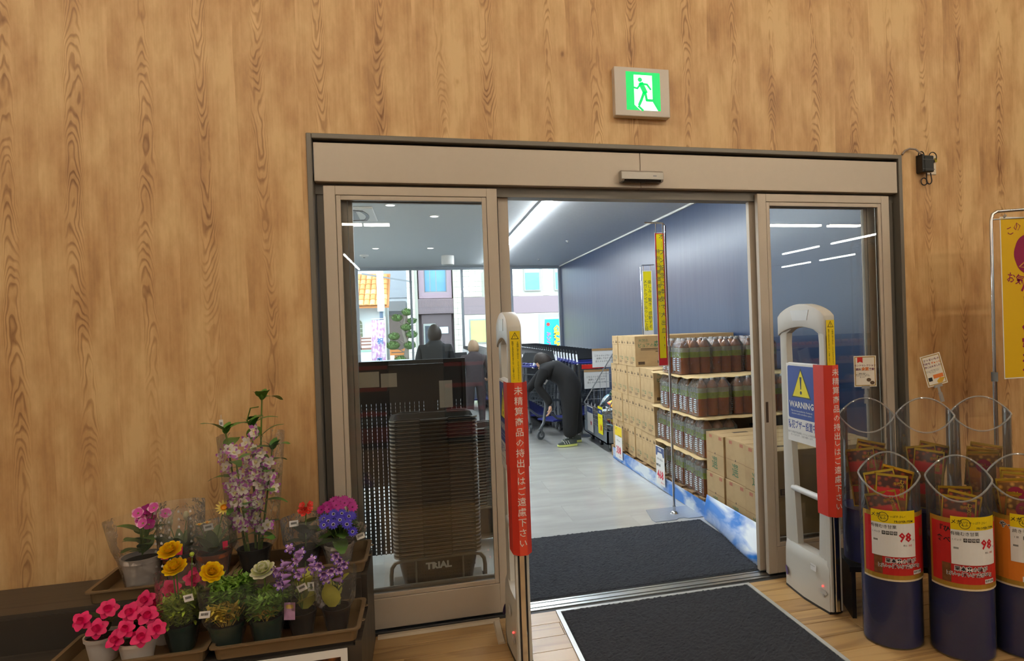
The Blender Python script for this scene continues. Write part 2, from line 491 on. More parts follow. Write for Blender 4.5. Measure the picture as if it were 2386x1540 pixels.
# vestibule
VF = struct('floor_vestibule', MB().box(-6, 3.24, YW-0.03, 15, -0.12, -0.003), M('vestibule_slab', S(176, 177, 174), 0.4))
TILE = two_tone('vinyl_tile', S(172, 173, 170), S(196, 197, 194), 1.6, 0.3, 0.75, 0.13, (1, 3, 1), 5)
tm = MB().box(0.0004, 0.9136, 0.0004, 0.4566, -0.003, 0).mesh('tile', TILE)
for j in range(26):
    for i in range(8):
        x, y = -3.95+i*0.914+(0.457 if j % 2 else 0), YW+0.08+j*0.457
        if x+0.91 > 3.24 or y+0.45 > 15: continue
        put('floor_tile', tm, VF, (x, y, 0))
CEILV = M('vestibule_ceiling_paint', S(232, 236, 240), 0.75)
struct('ceiling_vestibule', MB().box(-6, 3.24, YW+0.14, 15.1, 2.95, 3.1), CEILV)
# navy papered wall with a soft sheen
m, nt, p, o = base('navy_wallpaper'); MATS['navy_wallpaper'] = m
p.inputs['Base Color'].default_value = (*S(42, 60, 92), 1); p.inputs['Roughness'].default_value = 0.32
tc = N(nt, 'TexCoord'); nz = N(nt, 'TexNoise'); nz.inputs['Scale'].default_value = 3
mp = N(nt, 'Mapping'); mp.inputs['Scale'].default_value = (1, 2.5, 0.35)
L(nt, tc.outputs['Object'], mp.inputs[0]); L(nt, mp.outputs[0], nz.inputs['Vector'])
bp = N(nt, 'Bump'); bp.inputs['Strength'].default_value = 0.25; bp.inputs['Distance'].default_value = 0.01
L(nt, nz.outputs[0], bp.inputs['Height']); L(nt, bp.outputs[0], p.inputs['Normal'])
NAVY = m
struct('wall_right_vestibule', MB().box(3.24, 3.38, YW+0.14, 15.1, 0, 3.0), NAVY, label='navy blue papered wall of the entrance hall')
struct('wall_left_vestibule', MB().box(-6.14, -6, YW+0.14, 15.1, 0, 3.0), PLASTER)
struct('trim_1', MB().box(3.215, 3.24, YW+0.14, 15, 2.925, 2.95), WHITE, label='thin white ceiling trim along the navy wall')
# back of the dividing wall towards the hall is the same wall. far glazing
WG = GLASS('window_glass', (0.93, 0.97, 0.98))
wn = struct('window_1', label='full-height glazed street front with slim grey mullions')
mb = MB()
MUL = M('grey_mullion', S(150, 158, 168), 0.35, 0.3)
mb.box(-6, 3.24, 14.95, 15.05, 2.89, 2.95); mb.box(-6, 3.24, 14.95, 15.05, 0, 0.06); mb.box(3.19, 3.24, 14.95, 15.05, 0.06, 2.89)
mb.build('window_frame', MUL, wn)
xs = [3.22, 2.07, 0.93, -0.21, -1.36, -2.5, -3.65, -4.8, -6]
for x in xs[1:-1]: MB().box(x-0.025, x+0.025, 14.95, 15.05, 0.06, 2.89).build('mullion', MUL, wn)
for a, b in zip(xs[1:], xs[:-1]): MB().box(a+0.02, b-0.02, 14.995, 15.005, 0.05, 2.9).build('pane', WG, wn)

# ------------------------------------------------------------------ automatic door
CH = M('champagne_aluminium', S(200, 186, 168), 0.42, 0.15, var=0.02)
CHD = M('dark_bronze_aluminium', S(122, 116, 106), 0.42, 0.2, var=0.02)
SHADOW = M('gap_shade_dark', S(36, 32, 30), 0.6)  # dark colour stands in for shade inside the header and track gaps
PANE = GLASS('door_glass', (0.975, 0.985, 0.98), ior=1.5, boost=1.1)
dr = struct('door_1', label='two-leaf automatic sliding door with wide header')
mb = MB()                                             # casing around the opening, standing slightly proud
mb.box(X0, X0+0.025, YW-0.012, YW+0.14, 0, ZH); mb.box(X1-0.025, X1, YW-0.012, YW+0.14, 0, ZH)
mb.box(X0+0.025, X1-0.025, YW-0.012, YW+0.14, ZH-0.025, ZH)
mb.build('door_casing', CHD, dr, bevel=0.003, seg=1)
mb = MB(); mb.box(X0+0.025, X1-0.025, YW+0.035, YW+0.07, 2.43, 2.46)
mb.build('header_reveal', SHADOW, dr)
MB().box(X0+0.03, 1.199, YW+0.0, YW+0.05, 2.252, 2.443).build('header_panel', CH, dr, bevel=0.002, seg=1)
MB().box(1.2015, X1-0.03, YW+0.0, YW+0.05, 2.252, 2.443).build('header_panel', CH, dr, bevel=0.002, seg=1)
MB().box(X0+0.025, X1-0.025, YW+0.05, YW+0.14, 2.20, 2.30).build('header_track', CHD, dr)
def leaf(xa, xb, y, parent, lower=0.21, stile=0.055, top=2.235, name='glass_panel', gap=0.0):
    e = MB()
    e.box(xa, xa+stile, y, y+0.035, 0.012, top); e.box(xb-stile, xb, y, y+0.035, 0.012, top)
    e.box(xa+stile, xb-stile, y, y+0.035, top-0.045, top); e.box(xa+stile, xb-stile, y, y+0.035, 0.012, lower-0.045)
    fr = e.build(name, CH, parent, bevel=0.002, seg=1)
    b = MB(); t = 0.022; s2 = stile+0.002
    for (p, q, u, v) in ((xa+s2, xa+s2+t, lower-0.043, top-0.047), (xb-s2-t, xb-s2, lower-0.043, top-0.047), (xa+s2+t, xb-s2-t, top-0.047-t, top-0.047), (xa+s2+t, xb-s2-t, lower-0.043, lower-0.043+t)):
        b.box(p, q, y+0.003, y+0.03, u, v)
    b.build('glazing_bead', CH, fr, bevel=0.0015, seg=1)
    MB().box(xa+s2+t-0.004, xb-s2-t+0.004, y+0.014, y+0.020, lower-0.043+t-0.004, top-0.047-t+0.004).build('pane', PANE, fr)
    return fr
YF, YS = YW+0.012, YW+0.075
leaf(-0.448, 0.405, YF, dr)                            # fixed lights
leaf(1.918, 2.815, YF, dr)
leaf(-0.40, 0.47, YS, dr, name='sliding_leaf')         # open leaves parked behind them
leaf(1.895, 2.76, YS, dr, name='sliding_leaf')
mb = MB()
mb.box(X0+0.03, -0.45, YW+0.06, YW+0.13, 0, 2.2); mb.box(2.80, X1-0.03, YW+0.05, YW+0.13, 0, 2.2)
mb.build('jamb_post', CHD, dr)
RAIL = M('floor_rail_steel', (0.62, 0.63, 0.63), 0.28, 1.0)
mb = MB()
mb.box(X0, X1, YW+0.0, YW+0.022, -0.002, 0.004); mb.box(X0, X1, YW+0.034, YW+0.075, -0.002, 0.004); mb.box(X0, X1, YW+0.083, YW+0.10, -0.002, 0.005)
mb.build('floor_track', RAIL, dr)
MB().box(X0, X1, YW-0.03, YW+0.1, -0.01, -0.001).build('track_channel', SHADOW, dr)
mb = MB()                                              # recessed pull on the right leaf
mb.box(1.93, 1.945, YF-0.002, YF+0.004, 0.90, 1.02); mb.build('flush_pull', M('dark_pull', S(96, 78, 66), 0.4, 0.5), dr)

# ------------------------------------------------------------------ lamps of the shop
TUBE_W = EMIT('tube_warm', WARM, LAMP)
TUBE_C = EMIT('tube_white', (0.97, 1.0, 0.97), LAMP)
def ceiling_tube(x, y, ln, z, mat, along='x', label='', grp=''):
    t = thing('ceiling_light', label, 'light', (x, y, z), 0 if along == 'x' else R(90), grp)
    MB().box(-ln/2, ln/2, -0.035, 0.035, 0.02, 0.09).build('fixture_body', WHITE, t)
    MB().tube([(-ln/2, 0, 0), (ln/2, 0, 0)], 0.03, 8).build('tube', mat, t, smooth=True)
    return t
for (y, xs_, z, mt, lb) in ((0.9, (-3.2, -0.7, 1.8, 4.3), 4.1, TUBE_W, 'warm tube lamp of the row beside the door wall'),
                    (-2.2, (-4.4, -1.9, 3.4, 5.9), 4.1, TUBE_W, 'warm tube lamp of the second ceiling row from the door wall'),
                    (-4.6, (2.6, 5.2, 7.6), 4.1, TUBE_W, 'warm tube lamp of the third ceiling row from the door wall')):
    for x in xs_: ceiling_tube(x, y, 2.4, z, mt, 'x', lb, lb[:40])
for (x, ln) in ((-1.43, 0.45), (-0.89, 0.54), (9.4, 1.45), (10.85, 0.9)):
    ceiling_tube(x, -8.08 if x < 0 else -7.85, ln, 3.9, TUBE_W, 'x', 'short warm tube lamp over the aisle behind the viewer' if x < 0 else 'warm tube lamp far along the aisle', 'deep warm lamps %s' % (x < 0))
for (x, ys_) in ((13.0, (-10.3, -13.2)), (16.2, (-12.5, -15.6, -18.5)), (-2.2, (-9.6, -12.2, -14.8, -17.4)), (9.5, (-14.0, -17.0, -20.0)), (4.5, (-11.5, -15.0))):
    for y in ys_: ceiling_tube(x, y, 2.1, 3.9, TUBE_C, 'y', 'white tube lamp running away from the door wall', 'lengthwise ceiling lamps')
# hall: line light, downlights
t = thing('line_light', 'bright linear ceiling light running to the street windows', 'light', (1.43, 9.15, 2.95))
MB().box(-0.06, 0.06, -5.15, 5.15, -0.012, -0.001).build('light_channel', M('channel', S(150, 160, 170), 0.4), t)
MB().box(-0.01, 0.055, -5.15, 5.15, -0.034, -0.012).build('diffuser', EMIT('line_diffuser', COOL, STRIP), t)
dup(t, (-2.9, 9.15, 2.95), label='added linear ceiling light, out of view beyond the air conditioner')  # unseen copy added to brighten the hall's unlit left side
DLE = EMIT('downlight_lens', (1, 0.97, 0.9), 18)
for (x, y) in ((-0.30, 7.6), (0.2, 8.3), (-0.72, 11.5), (0.19, 11.5)):
    t = thing('downlight', 'round recessed downlight in the hall ceiling', 'light', (x, y, 2.95), 0, 'hall downlights')
    MB().lathe([(0.065, 0), (0.065, -0.006), (0.05, -0.008), (0.048, 0)], 20).build('trim_ring', WHITE, t, smooth=True)
    MB().lathe([(0.001, -0.003), (0.05, -0.003)], 20).build('lens', DLE, t)
for (x, y, lb) in ((2.44, 10.6, 'small sprinkler head on the ceiling above the carton stack'), (2.45, 13.4, 'small sprinkler head on the ceiling near the window corner')):
    t = thing('sprinkler', lb, 'sprinkler', (x, y, 2.95))
    MB().lathe([(0.03, 0), (0.03, -0.005), (0.012, -0.012), (0.008, -0.03)], 12).build('body', WHITE, t, smooth=True)
    MB().lathe([(0.025, -0.034), (0.02, -0.03), (0.001, -0.03)], 12).build('deflector', STEEL, t, smooth=True)
t = thing('smoke_detector', 'flat white smoke detector on the hall ceiling', 'detector', (-0.99, 12.5, 2.95))
MB().lathe([(0.08, 0), (0.08, -0.02), (0.06, -0.035), (0.03, -0.045), (0.001, -0.045)], 20).build('housing', WHITE, t, smooth=True)
MB().lathe([(0.02, -0.045), (0.018, -0.055), (0.001, -0.055)], 12).build('sensing_chamber', GREYP, t, smooth=True)
t = thing('ceiling_speaker', 'white boxy speaker on the hall ceiling', 'speaker', (0.53, 12.7, 2.95))
MB().lathe([(0.12, 0), (0.12, -0.17), (0.10, -0.18), (0.001, -0.18)], 20).build('cabinet', WHITE, t, smooth=True)
MB().lathe([(0.09, -0.181), (0.001, -0.185)], 20).build('grille', GREYP, t, smooth=True)
t = thing('air_conditioner', 'white ceiling cassette air conditioner with curved vane', 'air conditioner', (-0.95, 8.15, 2.95))
MB().box(-0.45, 0.45, -0.45, 0.45, -0.03, -0.001).build('panel', WHITE, t, bevel=0.02)
MB().box(-0.25, 0.25, -0.25, 0.25, -0.036, -0.028).build('grille', M('grille_grey', S(150, 152, 155), 0.5), t)
for a in range(4):
    T = Matrix.Rotation(a*PI/2, 4, 'Z')
    pts = [(-0.33+0.66*k/10, 0.33+0.05*math.sin(PI*k/10)) for k in range(11)]+[(0.33-0.66*k/10, 0.29+0.05*math.sin(PI*k/10)) for k in range(11)]
    MB().prism(pts, 'z', -0.037, -0.029, T=T).build('vane', M('vane_dark', S(70, 72, 76), 0.4), t)

# ================================================================== shop side fittings
# exit sign
t = thing('exit_sign', 'lit green running-man exit sign in a white box above the door', 'exit sign', (1.21, YW, 2.763))
MB().box(-0.158, 0.158, -0.05, 0, -0.132, 0.132).build('housing', M('sign_housing', S(222, 212, 200), 0.5, var=0.01), t, bevel=0.003, seg=1)
GRN = EMIT('exit_green', S(0, 190, 92), 1.15)
WLT = EMIT('exit_white', S(225, 248, 244), 1.15)
fc = card('face', 0.196, 0.208, 0.002, GRN, t, (0.005, -0.0505, 0.004))
d = MB(); d.prism([(-0.053, 0.088), (0.052, 0.088), (0.052, -0.055), (0.082, -0.104), (-0.02, -0.104), (-0.053, -0.075)], 'z', 0, 0.0005)
d.build('doorway_symbol', WLT, fc)
def limb(mb, pts, w):
    for (a, b) in zip(pts[:-1], pts[1:]):
        dx, dy = b[0]-a[0], b[1]-a[1]; l = math.hypot(dx, dy); nx, ny = -dy/l*w/2, dx/l*w/2
        ex, ey = dx/l*w*0.25, dy/l*w*0.25
        mb.prism([(a[0]+nx-ex, a[1]+ny-ey), (b[0]+nx+ex, b[1]+ny+ey), (b[0]-nx+ex, b[1]-ny+ey), (a[0]-nx-ex, a[1]-ny-ey)], 'z', 0.0005, 0.001)
d = MB()
d.prism([(-0.018+0.0125*math.cos(2*PI*k/16), 0.062+0.0125*math.sin(2*PI*k/16)) for k in range(16)], 'z', 0.0005, 0.001)
limb(d, [(-0.012, 0.040), (0.010, -0.005)], 0.028); limb(d, [(-0.018, 0.042), (0.022, 0.038), (0.042, 0.012)], 0.011)
limb(d, [(-0.016, 0.038), (-0.034, 0.014), (-0.052, 0.018)], 0.010)
limb(d, [(0.004, -0.004), (-0.012, -0.045), (-0.026, -0.074)], 0.015); limb(d, [(0.010, -0.004), (0.018, -0.048), (0.064, -0.048)], 0.014)
limb(d, [(-0.03, -0.082), (-0.006, -0.104)], 0.012)
d.build('running_figure_symbol', GRN, fc)
# door sensor
t = thing('door_sensor', 'silver bar-shaped motion sensor on the door header', 'sensor', (1.195, YW, 2.307))
MB().prism([(0, -0.03), (-0.045, -0.03), (-0.052, -0.018), (-0.052, 0.02), (-0.04, 0.03), (0, 0.03)], 'x', -0.122, 0.122).build('housing', M('sensor_silver', S(176, 170, 160), 0.4, 0.5), t, bevel=0.004)
MB().prism([(-0.012, -0.033), (-0.047, -0.033), (-0.054, -0.02), (-0.012, -0.02)], 'x', -0.105, 0.105).build('lens', M('sensor_lens', S(14, 14, 18), 0.12), t)
card('logo', 0.02, 0.006, 0.0006, GREYP, t, (0.07, -0.0526, 0.0))
# socket plate + adapter with its leads
t = thing('wall_socket', 'cream socket plate on the wooden wall', 'socket', (3.118, YW, 2.43))
MB().box(-0.036, 0.036, -0.009, 0, -0.06, 0.06).build('plate', M('cream_plate', S(238, 226, 205), 0.4), t, bevel=0.003, seg=1)
for z in (0.028, -0.026):
    mb = MB()
    for dx in (-0.008, 0.008): mb.box(dx-0.0015, dx+0.0015, -0.0095, -0.008, z, z+0.012)
    mb.box(-0.003, 0.003, -0.0095, -0.008, z-0.014, z-0.008)
    mb.build('socket_slot', INK, t)
t = thing('power_adapter', 'black power adapter with looped leads strapped beside the socket', 'adapter', (3.06, YW, 2.425))
MB().box(-0.035, 0.03, -0.06, -0.028, -0.05, 0.05).build('brick', M('adapter_black', S(30, 33, 30), 0.35), t, bevel=0.005)
MB().box(-0.05, -0.032, -0.055, -0.0, -0.05, 0.06).build('side_unit', BLACK, t, bevel=0.004)
CORD = M('cord_black', S(24, 20, 20), 0.5)
def arc(c, r, a0, a1, n=14, y=-0.03, sx=1):
    return [(c[0]+r*sx*math.cos(R(a0+(a1-a0)*k/n)), y, c[1]+r*math.sin(R(a0+(a1-a0)*k/n))) for k in range(n+1)]
MB().tube([(0.028, -0.03, 0.03)]+arc((0.05, 0.05), 0.028, 170, -20)+[(0.079, -0.02, 0.028)], 0.003, 6).build('lead', CORD, t, smooth=True)
MB().tube(arc((-0.02, -0.105), 0.022, 60, 420, 20), 0.0035, 6).build('lead_loop', CORD, t, smooth=True)
MB().tube([(0.0, -0.03, -0.045)]+arc((0.018, -0.095), 0.024, 180, 360, 14, sx=0.8)+[(0.03, -0.03, -0.05)], 0.0035, 6).build('lead_loop', CORD, t, smooth=True)
MB().tube([(-0.05, -0.02, 0.05)]+arc((-0.035, 0.06), 0.02, 200, 20, 10)+[(-0.01, -0.03, 0.04)], 0.0035, 6).build('lead_loop', CORD, t, smooth=True)
MB().tube([(0.03, -0.03, 0.015), (0.05, -0.03, 0.02), (0.062, -0.022, 0.026)], [0.012, 0.011, 0.008], 8).build('plug', CORD, t, smooth=True)
MB().box(0.073, 0.085, -0.026, -0.014, 0.02, 0.045).build('cord_tag', M('cord_tag', S(190, 170, 40), 0.5), t)
MB().tube([(-0.158, -0.012, 0.062), (-0.14, -0.014, 0.085), (-0.11, -0.02, 0.098), (-0.075, -0.03, 0.092), (-0.045, -0.04, 0.065), (-0.03, -0.045, 0.03)], 0.006, 8).build('conduit', M('conduit_grey', S(150, 134, 122), 0.5), t, smooth=True)
for z in (-0.035, 0.025): MB().box(-0.052, 0.034, -0.062, -0.06, z-0.0015, z+0.0015).build('cable_tie', M('cable_tie', S(90, 88, 84), 0.4), t)

# ------------------------------------------------------------------ security gates
GATE = M('gate_ivory', S(206, 203, 194), 0.38, var=0.015)
GATEC = M('gate_cap', S(214, 212, 205), 0.38, var=0.015)
GATEB = M('gate_bar', S(222, 224, 224), 0.35, var=0.015)
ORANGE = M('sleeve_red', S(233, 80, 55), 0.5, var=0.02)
ORANGED = M('sleeve_red_shaded', S(217, 58, 42), 0.5, var=0.02)  # darker copy of the red paints shade on the sleeve's turned faces
def gate_parts(t):
    """panel lies in the YZ plane, near edge at y=0, far edge at y=0.42; front faces -X"""
    H, Wd, th = 1.505, 0.42, 0.025
    # frame: arch outline with a long opening, legs flaring to the plinth
    out = [(0.0, 0.24), (0.0, 1.49)]+[(0.5*Wd-0.5*Wd*math.cos(PI*k/14), 1.49+0.07*math.sin(PI*k/14)**0.8) for k in range(1, 14)]+[(Wd, 1.49), (Wd, 0.24)]
    inn = [(0.115, 0.24), (0.092, 0.6), (0.07, 1.0), (0.058, 1.36)]+[(0.5*Wd-0.152*math.cos(PI*k/10), 1.40+0.055*math.sin(PI*k/10)**0.6) for k in range(0, 11)]+[(Wd-0.058, 1.36), (Wd-0.07, 1.0), (Wd-0.092, 0.6), (Wd-0.115, 0.24)]
    # strip between outer and inner paths, resampled to equal counts
    def resample(p, n):
        d = [0]
        for a, b in zip(p[:-1], p[1:]): d.append(d[-1]+math.dist(a, b))
        r = []
        for k in range(n):
            s_ = d[-1]*k/(n-1); i = max(j for j in range(len(d)) if d[j] <= s_+1e-9); i = min(i, len(p)-2)
            u = (s_-d[i])/max(1e-9, d[i+1]-d[i]); r.append((p[i][0]*(1-u)+p[i+1][0]*u, p[i][1]*(1-u)+p[i+1][1]*u))
        return r
    n = 44; o_, i_ = resample(out, n), resample(inn, n)
    mb = MB(); vs = []
    for k in range(n):
        oy, oz = o_[k]; iy, iz = i_[k]
        my, mz = (oy+iy)/2, (oz+iz)/2
        for (y, z, x) in ((oy, oz, -th*0.8), (my, mz, -th), (iy, iz, -th*0.7), (iy, iz, th*0.7), (my, mz, th), (oy, oz, th*0.8)): vs.append((x, y, z))
    fs = []
    for k in range(n-1):
        for j in range(6): fs.append((k*6+j, k*6+(j+1) % 6, (k+1)*6+(j+1) % 6, (k+1)*6+j))
    mb.add(vs, fs); mb.build('frame', GATE, t, smooth=50)
    # cap over the arch
    cap = []
    for k in range(15):
        u = k/14; cap.append((Wd*u, 1.512+0.066*math.sin(PI*u)**0.7))
    low = [(Wd*(1-u), 1.405+0.05*math.sin(PI*u)**0.7) for u in [k/14 for k in range(15)]]
    MB().prism([(y*1.03-0.006, z) for y, z in cap]+[(y*1.03-0.006, z) for y, z in low], 'x', -th-0.007, th+0.007).build('cap', GATEC, t, bevel=0.006, smooth=30)
    MB().prism([(0.12, 1.545), (0.29, 1.545), (0.27, 1.49), (0.14, 1.49)], 'x', -th-0.009, -th-0.0068).build('cap_emblem', GATEB, t)
    # plinth
    def sect(z, gx):
        a = [(-gx, 0.01), (-gx*1.25, 0.10), (-gx*1.45, 0.21), (-gx*1.25, 0.32), (-gx, 0.41), (0, 0.425), (gx, 0.41), (gx*1.25, 0.32), (gx*1.45, 0.21), (gx*1.25, 0.1), (gx, 0.01), (0, -0.0)]
        return [(x, y, z) for x, y in a]
    mb = MB(); rings = [sect(0.012, 0.036), sect(0.2, 0.033), sect(0.235, 0.030), sect(0.262, 0.021)]
    vs = [v for r_ in rings for v in r_]; fs = []
    for i in range(3):
        for j in range(12): fs.append((i*12+j, i*12+(j+1) % 12, (i+1)*12+(j+1) % 12, (i+1)*12+j))
    fs += [tuple(range(12))[::-1], tuple(range(36, 48))]
    pl = mb.add(vs, fs).build('plinth', GATE, t, smooth=35)
    mb = MB(); v0 = sect(0.0, 0.037); v1 = sect(0.012, 0.037)
    mb.add(v0+v1, [tuple(range(12))[::-1], tuple(range(12, 24))]+[(j, (j+1) % 12, 12+(j+1) % 12, 12+j) for j in range(12)]).build('foot', BLACK, t)
    MB().lathe([(0.001, 0), (0.018, 0), (0.018, 0.002)], 18, sx=0.8, sy=1.9).build('key_plate', M('key_plate', S(190, 188, 182), 0.4), pl, (-0.041, 0.055, 0.10), (0, R(-90), 0))
    MB().ball((0, 0, 0), 0.005, 8, 6).build('indicator_lamp', EMIT('red_led', (1, 0.06, 0.05), 2.5), pl, (-0.043, 0.055, 0.128))
    MB().lathe([(0.001, 0.001), (0.008, 0.001), (0.008, -0.001)], 14).build('lock', STEEL, pl, (-0.043, 0.05, 0.082), (0, R(-90), 0))
    card('maker_label', 0.05, 0.034, 0.0006, PAPER, pl, (-0.048, 0.125, 0.20), FACE_X)
    text('Checkpoint', 0.0085, INK, pl, (-0.049, 0.13, 0.208), FACE_X)
    MB().lathe([(0.001, 0), (0.024, 0)], 18, sy=1.6).build('round_sticker', M('purple_sticker', S(92, 62, 130), 0.4), pl, (-0.0405, 0.395, 0.09), (0, R(-90), R(-22)))
    # metal edge channel on the near edge
    MB().box(-0.013, 0.013, -0.012, 0.004, 0.015, 1.45).build('edge_channel', CHROME, t, bevel=0.004)
    for s_ in (-1, 1): MB().box(s_*0.0155-0.0025, s_*0.0155+0.0025, -0.008, 0.004, 0.015, 1.43).build('edge_seal', BLACK, t)
    MB().box(-0.031, -0.018, -0.005, 0.03, 0.015, 1.42).build('edge_cover', GATE, t, bevel=0.003)
    MB().box(0.018, 0.031, -0.005, 0.03, 0.015, 1.42).build('edge_cover', GATE, t, bevel=0.003)
    # three cross bars
    for z in (1.245, 0.875, 0.565):
        MB().tube([(-0.012, 0.08, z), (-0.012, 0.345, z)], 0.017, 10).build('crossbar', GATEB, t, smooth=True)
    # yellow caution strip + red sleeve
    yl = card('caution_strip', 0.046, 0.232, 0.0008, YEL, t, (0.001, -0.0135, 1.372))
    tri = MB(); tri.prism([(0, 0.115), (-0.017, 0.084), (0.017, 0.084)], 'z', 0.0001, 0.0005); tri.build('triangle_outline', INK, yl, (0, -0.004, 0))
    MB().prism([(0, 0.110), (-0.013, 0.0865), (0.013, 0.0865)], 'z', 0.0006, 0.0008).build('triangle_fill', YEL, yl, (0, -0.004, 0))
    text('!', 0.019, INK, yl, (0, 0.0925, 0.001), (0, 0, 0), bold=0.02)
    text(vert('※機器に寄り掛かる、ぶら下がるなどすると'), 0.0092, INK, yl, (0.011, -0.018, 0.0006), (0, 0, 0), line=0.96)
    text(vert('転倒する恐れがありますので、ご注意ください。'), 0.0092, INK, yl, (-0.011, -0.018, 0.0006), (0, 0, 0), line=0.88)
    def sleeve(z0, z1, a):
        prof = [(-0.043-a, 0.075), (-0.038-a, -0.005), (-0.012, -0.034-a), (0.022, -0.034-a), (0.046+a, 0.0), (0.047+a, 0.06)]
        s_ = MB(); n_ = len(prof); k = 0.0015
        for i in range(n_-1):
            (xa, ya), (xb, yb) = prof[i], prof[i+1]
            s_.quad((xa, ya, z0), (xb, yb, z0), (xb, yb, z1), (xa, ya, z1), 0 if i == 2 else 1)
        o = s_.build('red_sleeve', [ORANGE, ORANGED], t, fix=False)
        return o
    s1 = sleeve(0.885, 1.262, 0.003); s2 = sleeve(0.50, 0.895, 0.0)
    T1 = '未精算商品の持出'; T2 = 'しはご遠慮下さい'
    wl = M('white_lettering', S(240, 232, 225), 0.5)
    text(vert(T1), 0.0395, wl, s1, (0.004, -0.0385, 1.064), line=1.155, bold=0.006)
    text(vert(T2), 0.0395, wl, s2, (0.004, -0.0355, 0.712), line=1.155, bold=0.006)
    # warning card taped to the bars
    wc = card('warning_card', 0.275, 0.425, 0.002, PAPER, t, (-0.034, 0.207, 1.045), FACE_X)
    wcc = card('blue_field', 0.25, 0.285, 0.0004, BLUEP, wc, (0, 0.058, 0.0005), (0, 0, 0), rad=0.012)
    DK = M('print_dark_green', S(38, 48, 46), 0.5)
    tr = [(0, 0.078), (-0.078, -0.062), (0.078, -0.062)]
    MB().tube([(x*1.05, y*1.05+0.02, 0) for x, y in tr], 0.012, 6, closed=True).build('triangle_outline', DK, wcc, (0, 0.02, 0), None).scale = (1, 1, 0.03)
    MB().prism([(x, y+0.02) for x, y in tr], 'z', 0.0005, 0.0009).build('triangle_fill', M('print_yellow', S(238, 222, 20), 0.5), wcc, (0, 0.02, 0))
    mk = MB(); mk.prism([(-0.009, 0.05), (0.009, 0.05), (0.004, -0.016), (-0.004, -0.016)], 'z', 0.001, 0.0013)
    mk.prism([(0.0095*math.cos(2*PI*k/12), -0.034+0.0095*math.sin(2*PI*k/12)) for k in range(12)], 'z', 0.001, 0.0013)
    mk.build('exclamation_mark', DK, wcc, (0, 0.034, 0))
    text('WARNING', 0.047, PAPER, wcc, (0, -0.068, 0.001), (0, 0, 0), bold=0.022, sx=0.98)
    text('This store has installed the Checkpoint\nelectronic article surveillance system.', 0.0135, PAPER, wcc, (0, -0.109, 0.001), (0, 0, 0), line=1.1, sx=0.92)
    text('防犯ブザー設置中', 0.049, BLUEP, wc, (0, -0.122, 0.001), (0, 0, 0), bold=0.012, sx=0.66)
    text('当店では電波式商品検知システムによる防犯管理を\n行っております。ご協力お願いします。', 0.0125, M('grey_ink', S(110, 112, 118), 0.5), wc, (0, -0.17, 0.001), (0, 0, 0), line=1.2, sx=0.95)
    return t
g1 = gate_parts(thing('security_gate', 'ivory anti-theft gate with blue warning card, standing beside the snack bins', 'security gate', (1.985, 2.832, 0)))
dup(g1, (0.395, 2.832, 0), label='ivory anti-theft gate with red sleeve, standing beside the plank floor cable cover')

# ------------------------------------------------------------------ mats
def mat_thing(name, label, x0, x1, y0, y1, h, edge, mats):
    t = thing(name, label, 'mat', ((x0+x1)/2, (y0+y1)/2, 0.002))
    w, l = x1-x0, y1-y0
    nx, ny = int(w/0.011), int(l/0.011)
    rg = np.random.default_rng(5)
    z = h+rg.random((ny+1, nx+1))*0.006
    z[0, :] = z[-1, :] = 0; z[:, 0] = z[:, -1] = 0
    X, Y = np.meshgrid(np.linspace(-w/2, w/2, nx+1), np.linspace(-l/2, l/2, ny+1))
    X[1:-1, 1:-1] += (rg.random((ny-1, nx-1))-.5)*0.008; Y[1:-1, 1:-1] += (rg.random((ny-1, nx-1))-.5)*0.008
    vs = np.stack([X, Y, z], -1).reshape(-1, 3).tolist()
    fs = [(j*(nx+1)+i, j*(nx+1)+i+1, (j+1)*(nx+1)+i+1, (j+1)*(nx+1)+i) for j in range(ny) for i in range(nx)]
    p = MB(); p.v = [tuple(v) for v in vs]; p.f = fs; p.mi = [0]*len(fs)
    o = p.build('pile', mats[0], t, fix=False); o['kind'] = 'stuff'
    e = MB(); b = edge
    for (a0, a1, b0, b1) in ((-w/2-b, -w/2, -l/2-b, l/2+b), (w/2, w/2+b, -l/2-b, l/2+b), (-w/2, w/2, l/2, l/2+b), (-w/2, w/2, -l/2-b, -l/2)):
        e.box(a0, a1, b0, b1, 0, 0.004)
    e.build('edging', mats[1], t)
    return t
PILE = M('charcoal_pile', S(44, 45, 50), 0.95, var=0.35, scale=160, bump=0.8, bscale=300)
PILE2 = M('charcoal_loop_pile', S(42, 46, 54), 0.9, var=0.4, scale=110, bump=0.9, bscale=220)
mat_thing('floor_mat', 'charcoal ribbed door mat on the plank floor with pale metal edging', 0.655, 1.735, 1.2, 3.30, 0.005, 0.022, (PILE, M('mat_edging', S(198, 200, 198), 0.35, 0.3)))
mat_thing('floor_mat', 'dark loop-pile mat in the hall just behind the door track', 0.50, 1.99, 3.475, 4.50, 0.006, 0.004, (PILE2, M('mat_edge_dark', S(60, 62, 66), 0.6)))
# floor cable cover in front of the fixed light
t = thing('cable_cover', 'low white cable cover lying on the floor at the door', 'cable cover', (0, 0, 0))
CC = M('cable_cover_white', S(206, 190, 164), 0.45)
MB().prism([(3.285, 0.0), (3.322, 0.0), (3.315, 0.012), (3.292, 0.012)], 'x', -0.262, 0.335).build('cover_strip', CC, t, (0, 0, 0.001))
MB().prism([(0.30, 0.0), (0.335, 0.0), (0.33, 0.012), (0.305, 0.012)], 'y', 3.055, 3.285).build('cover_strip', CC, t, (0, 0, 0.001))

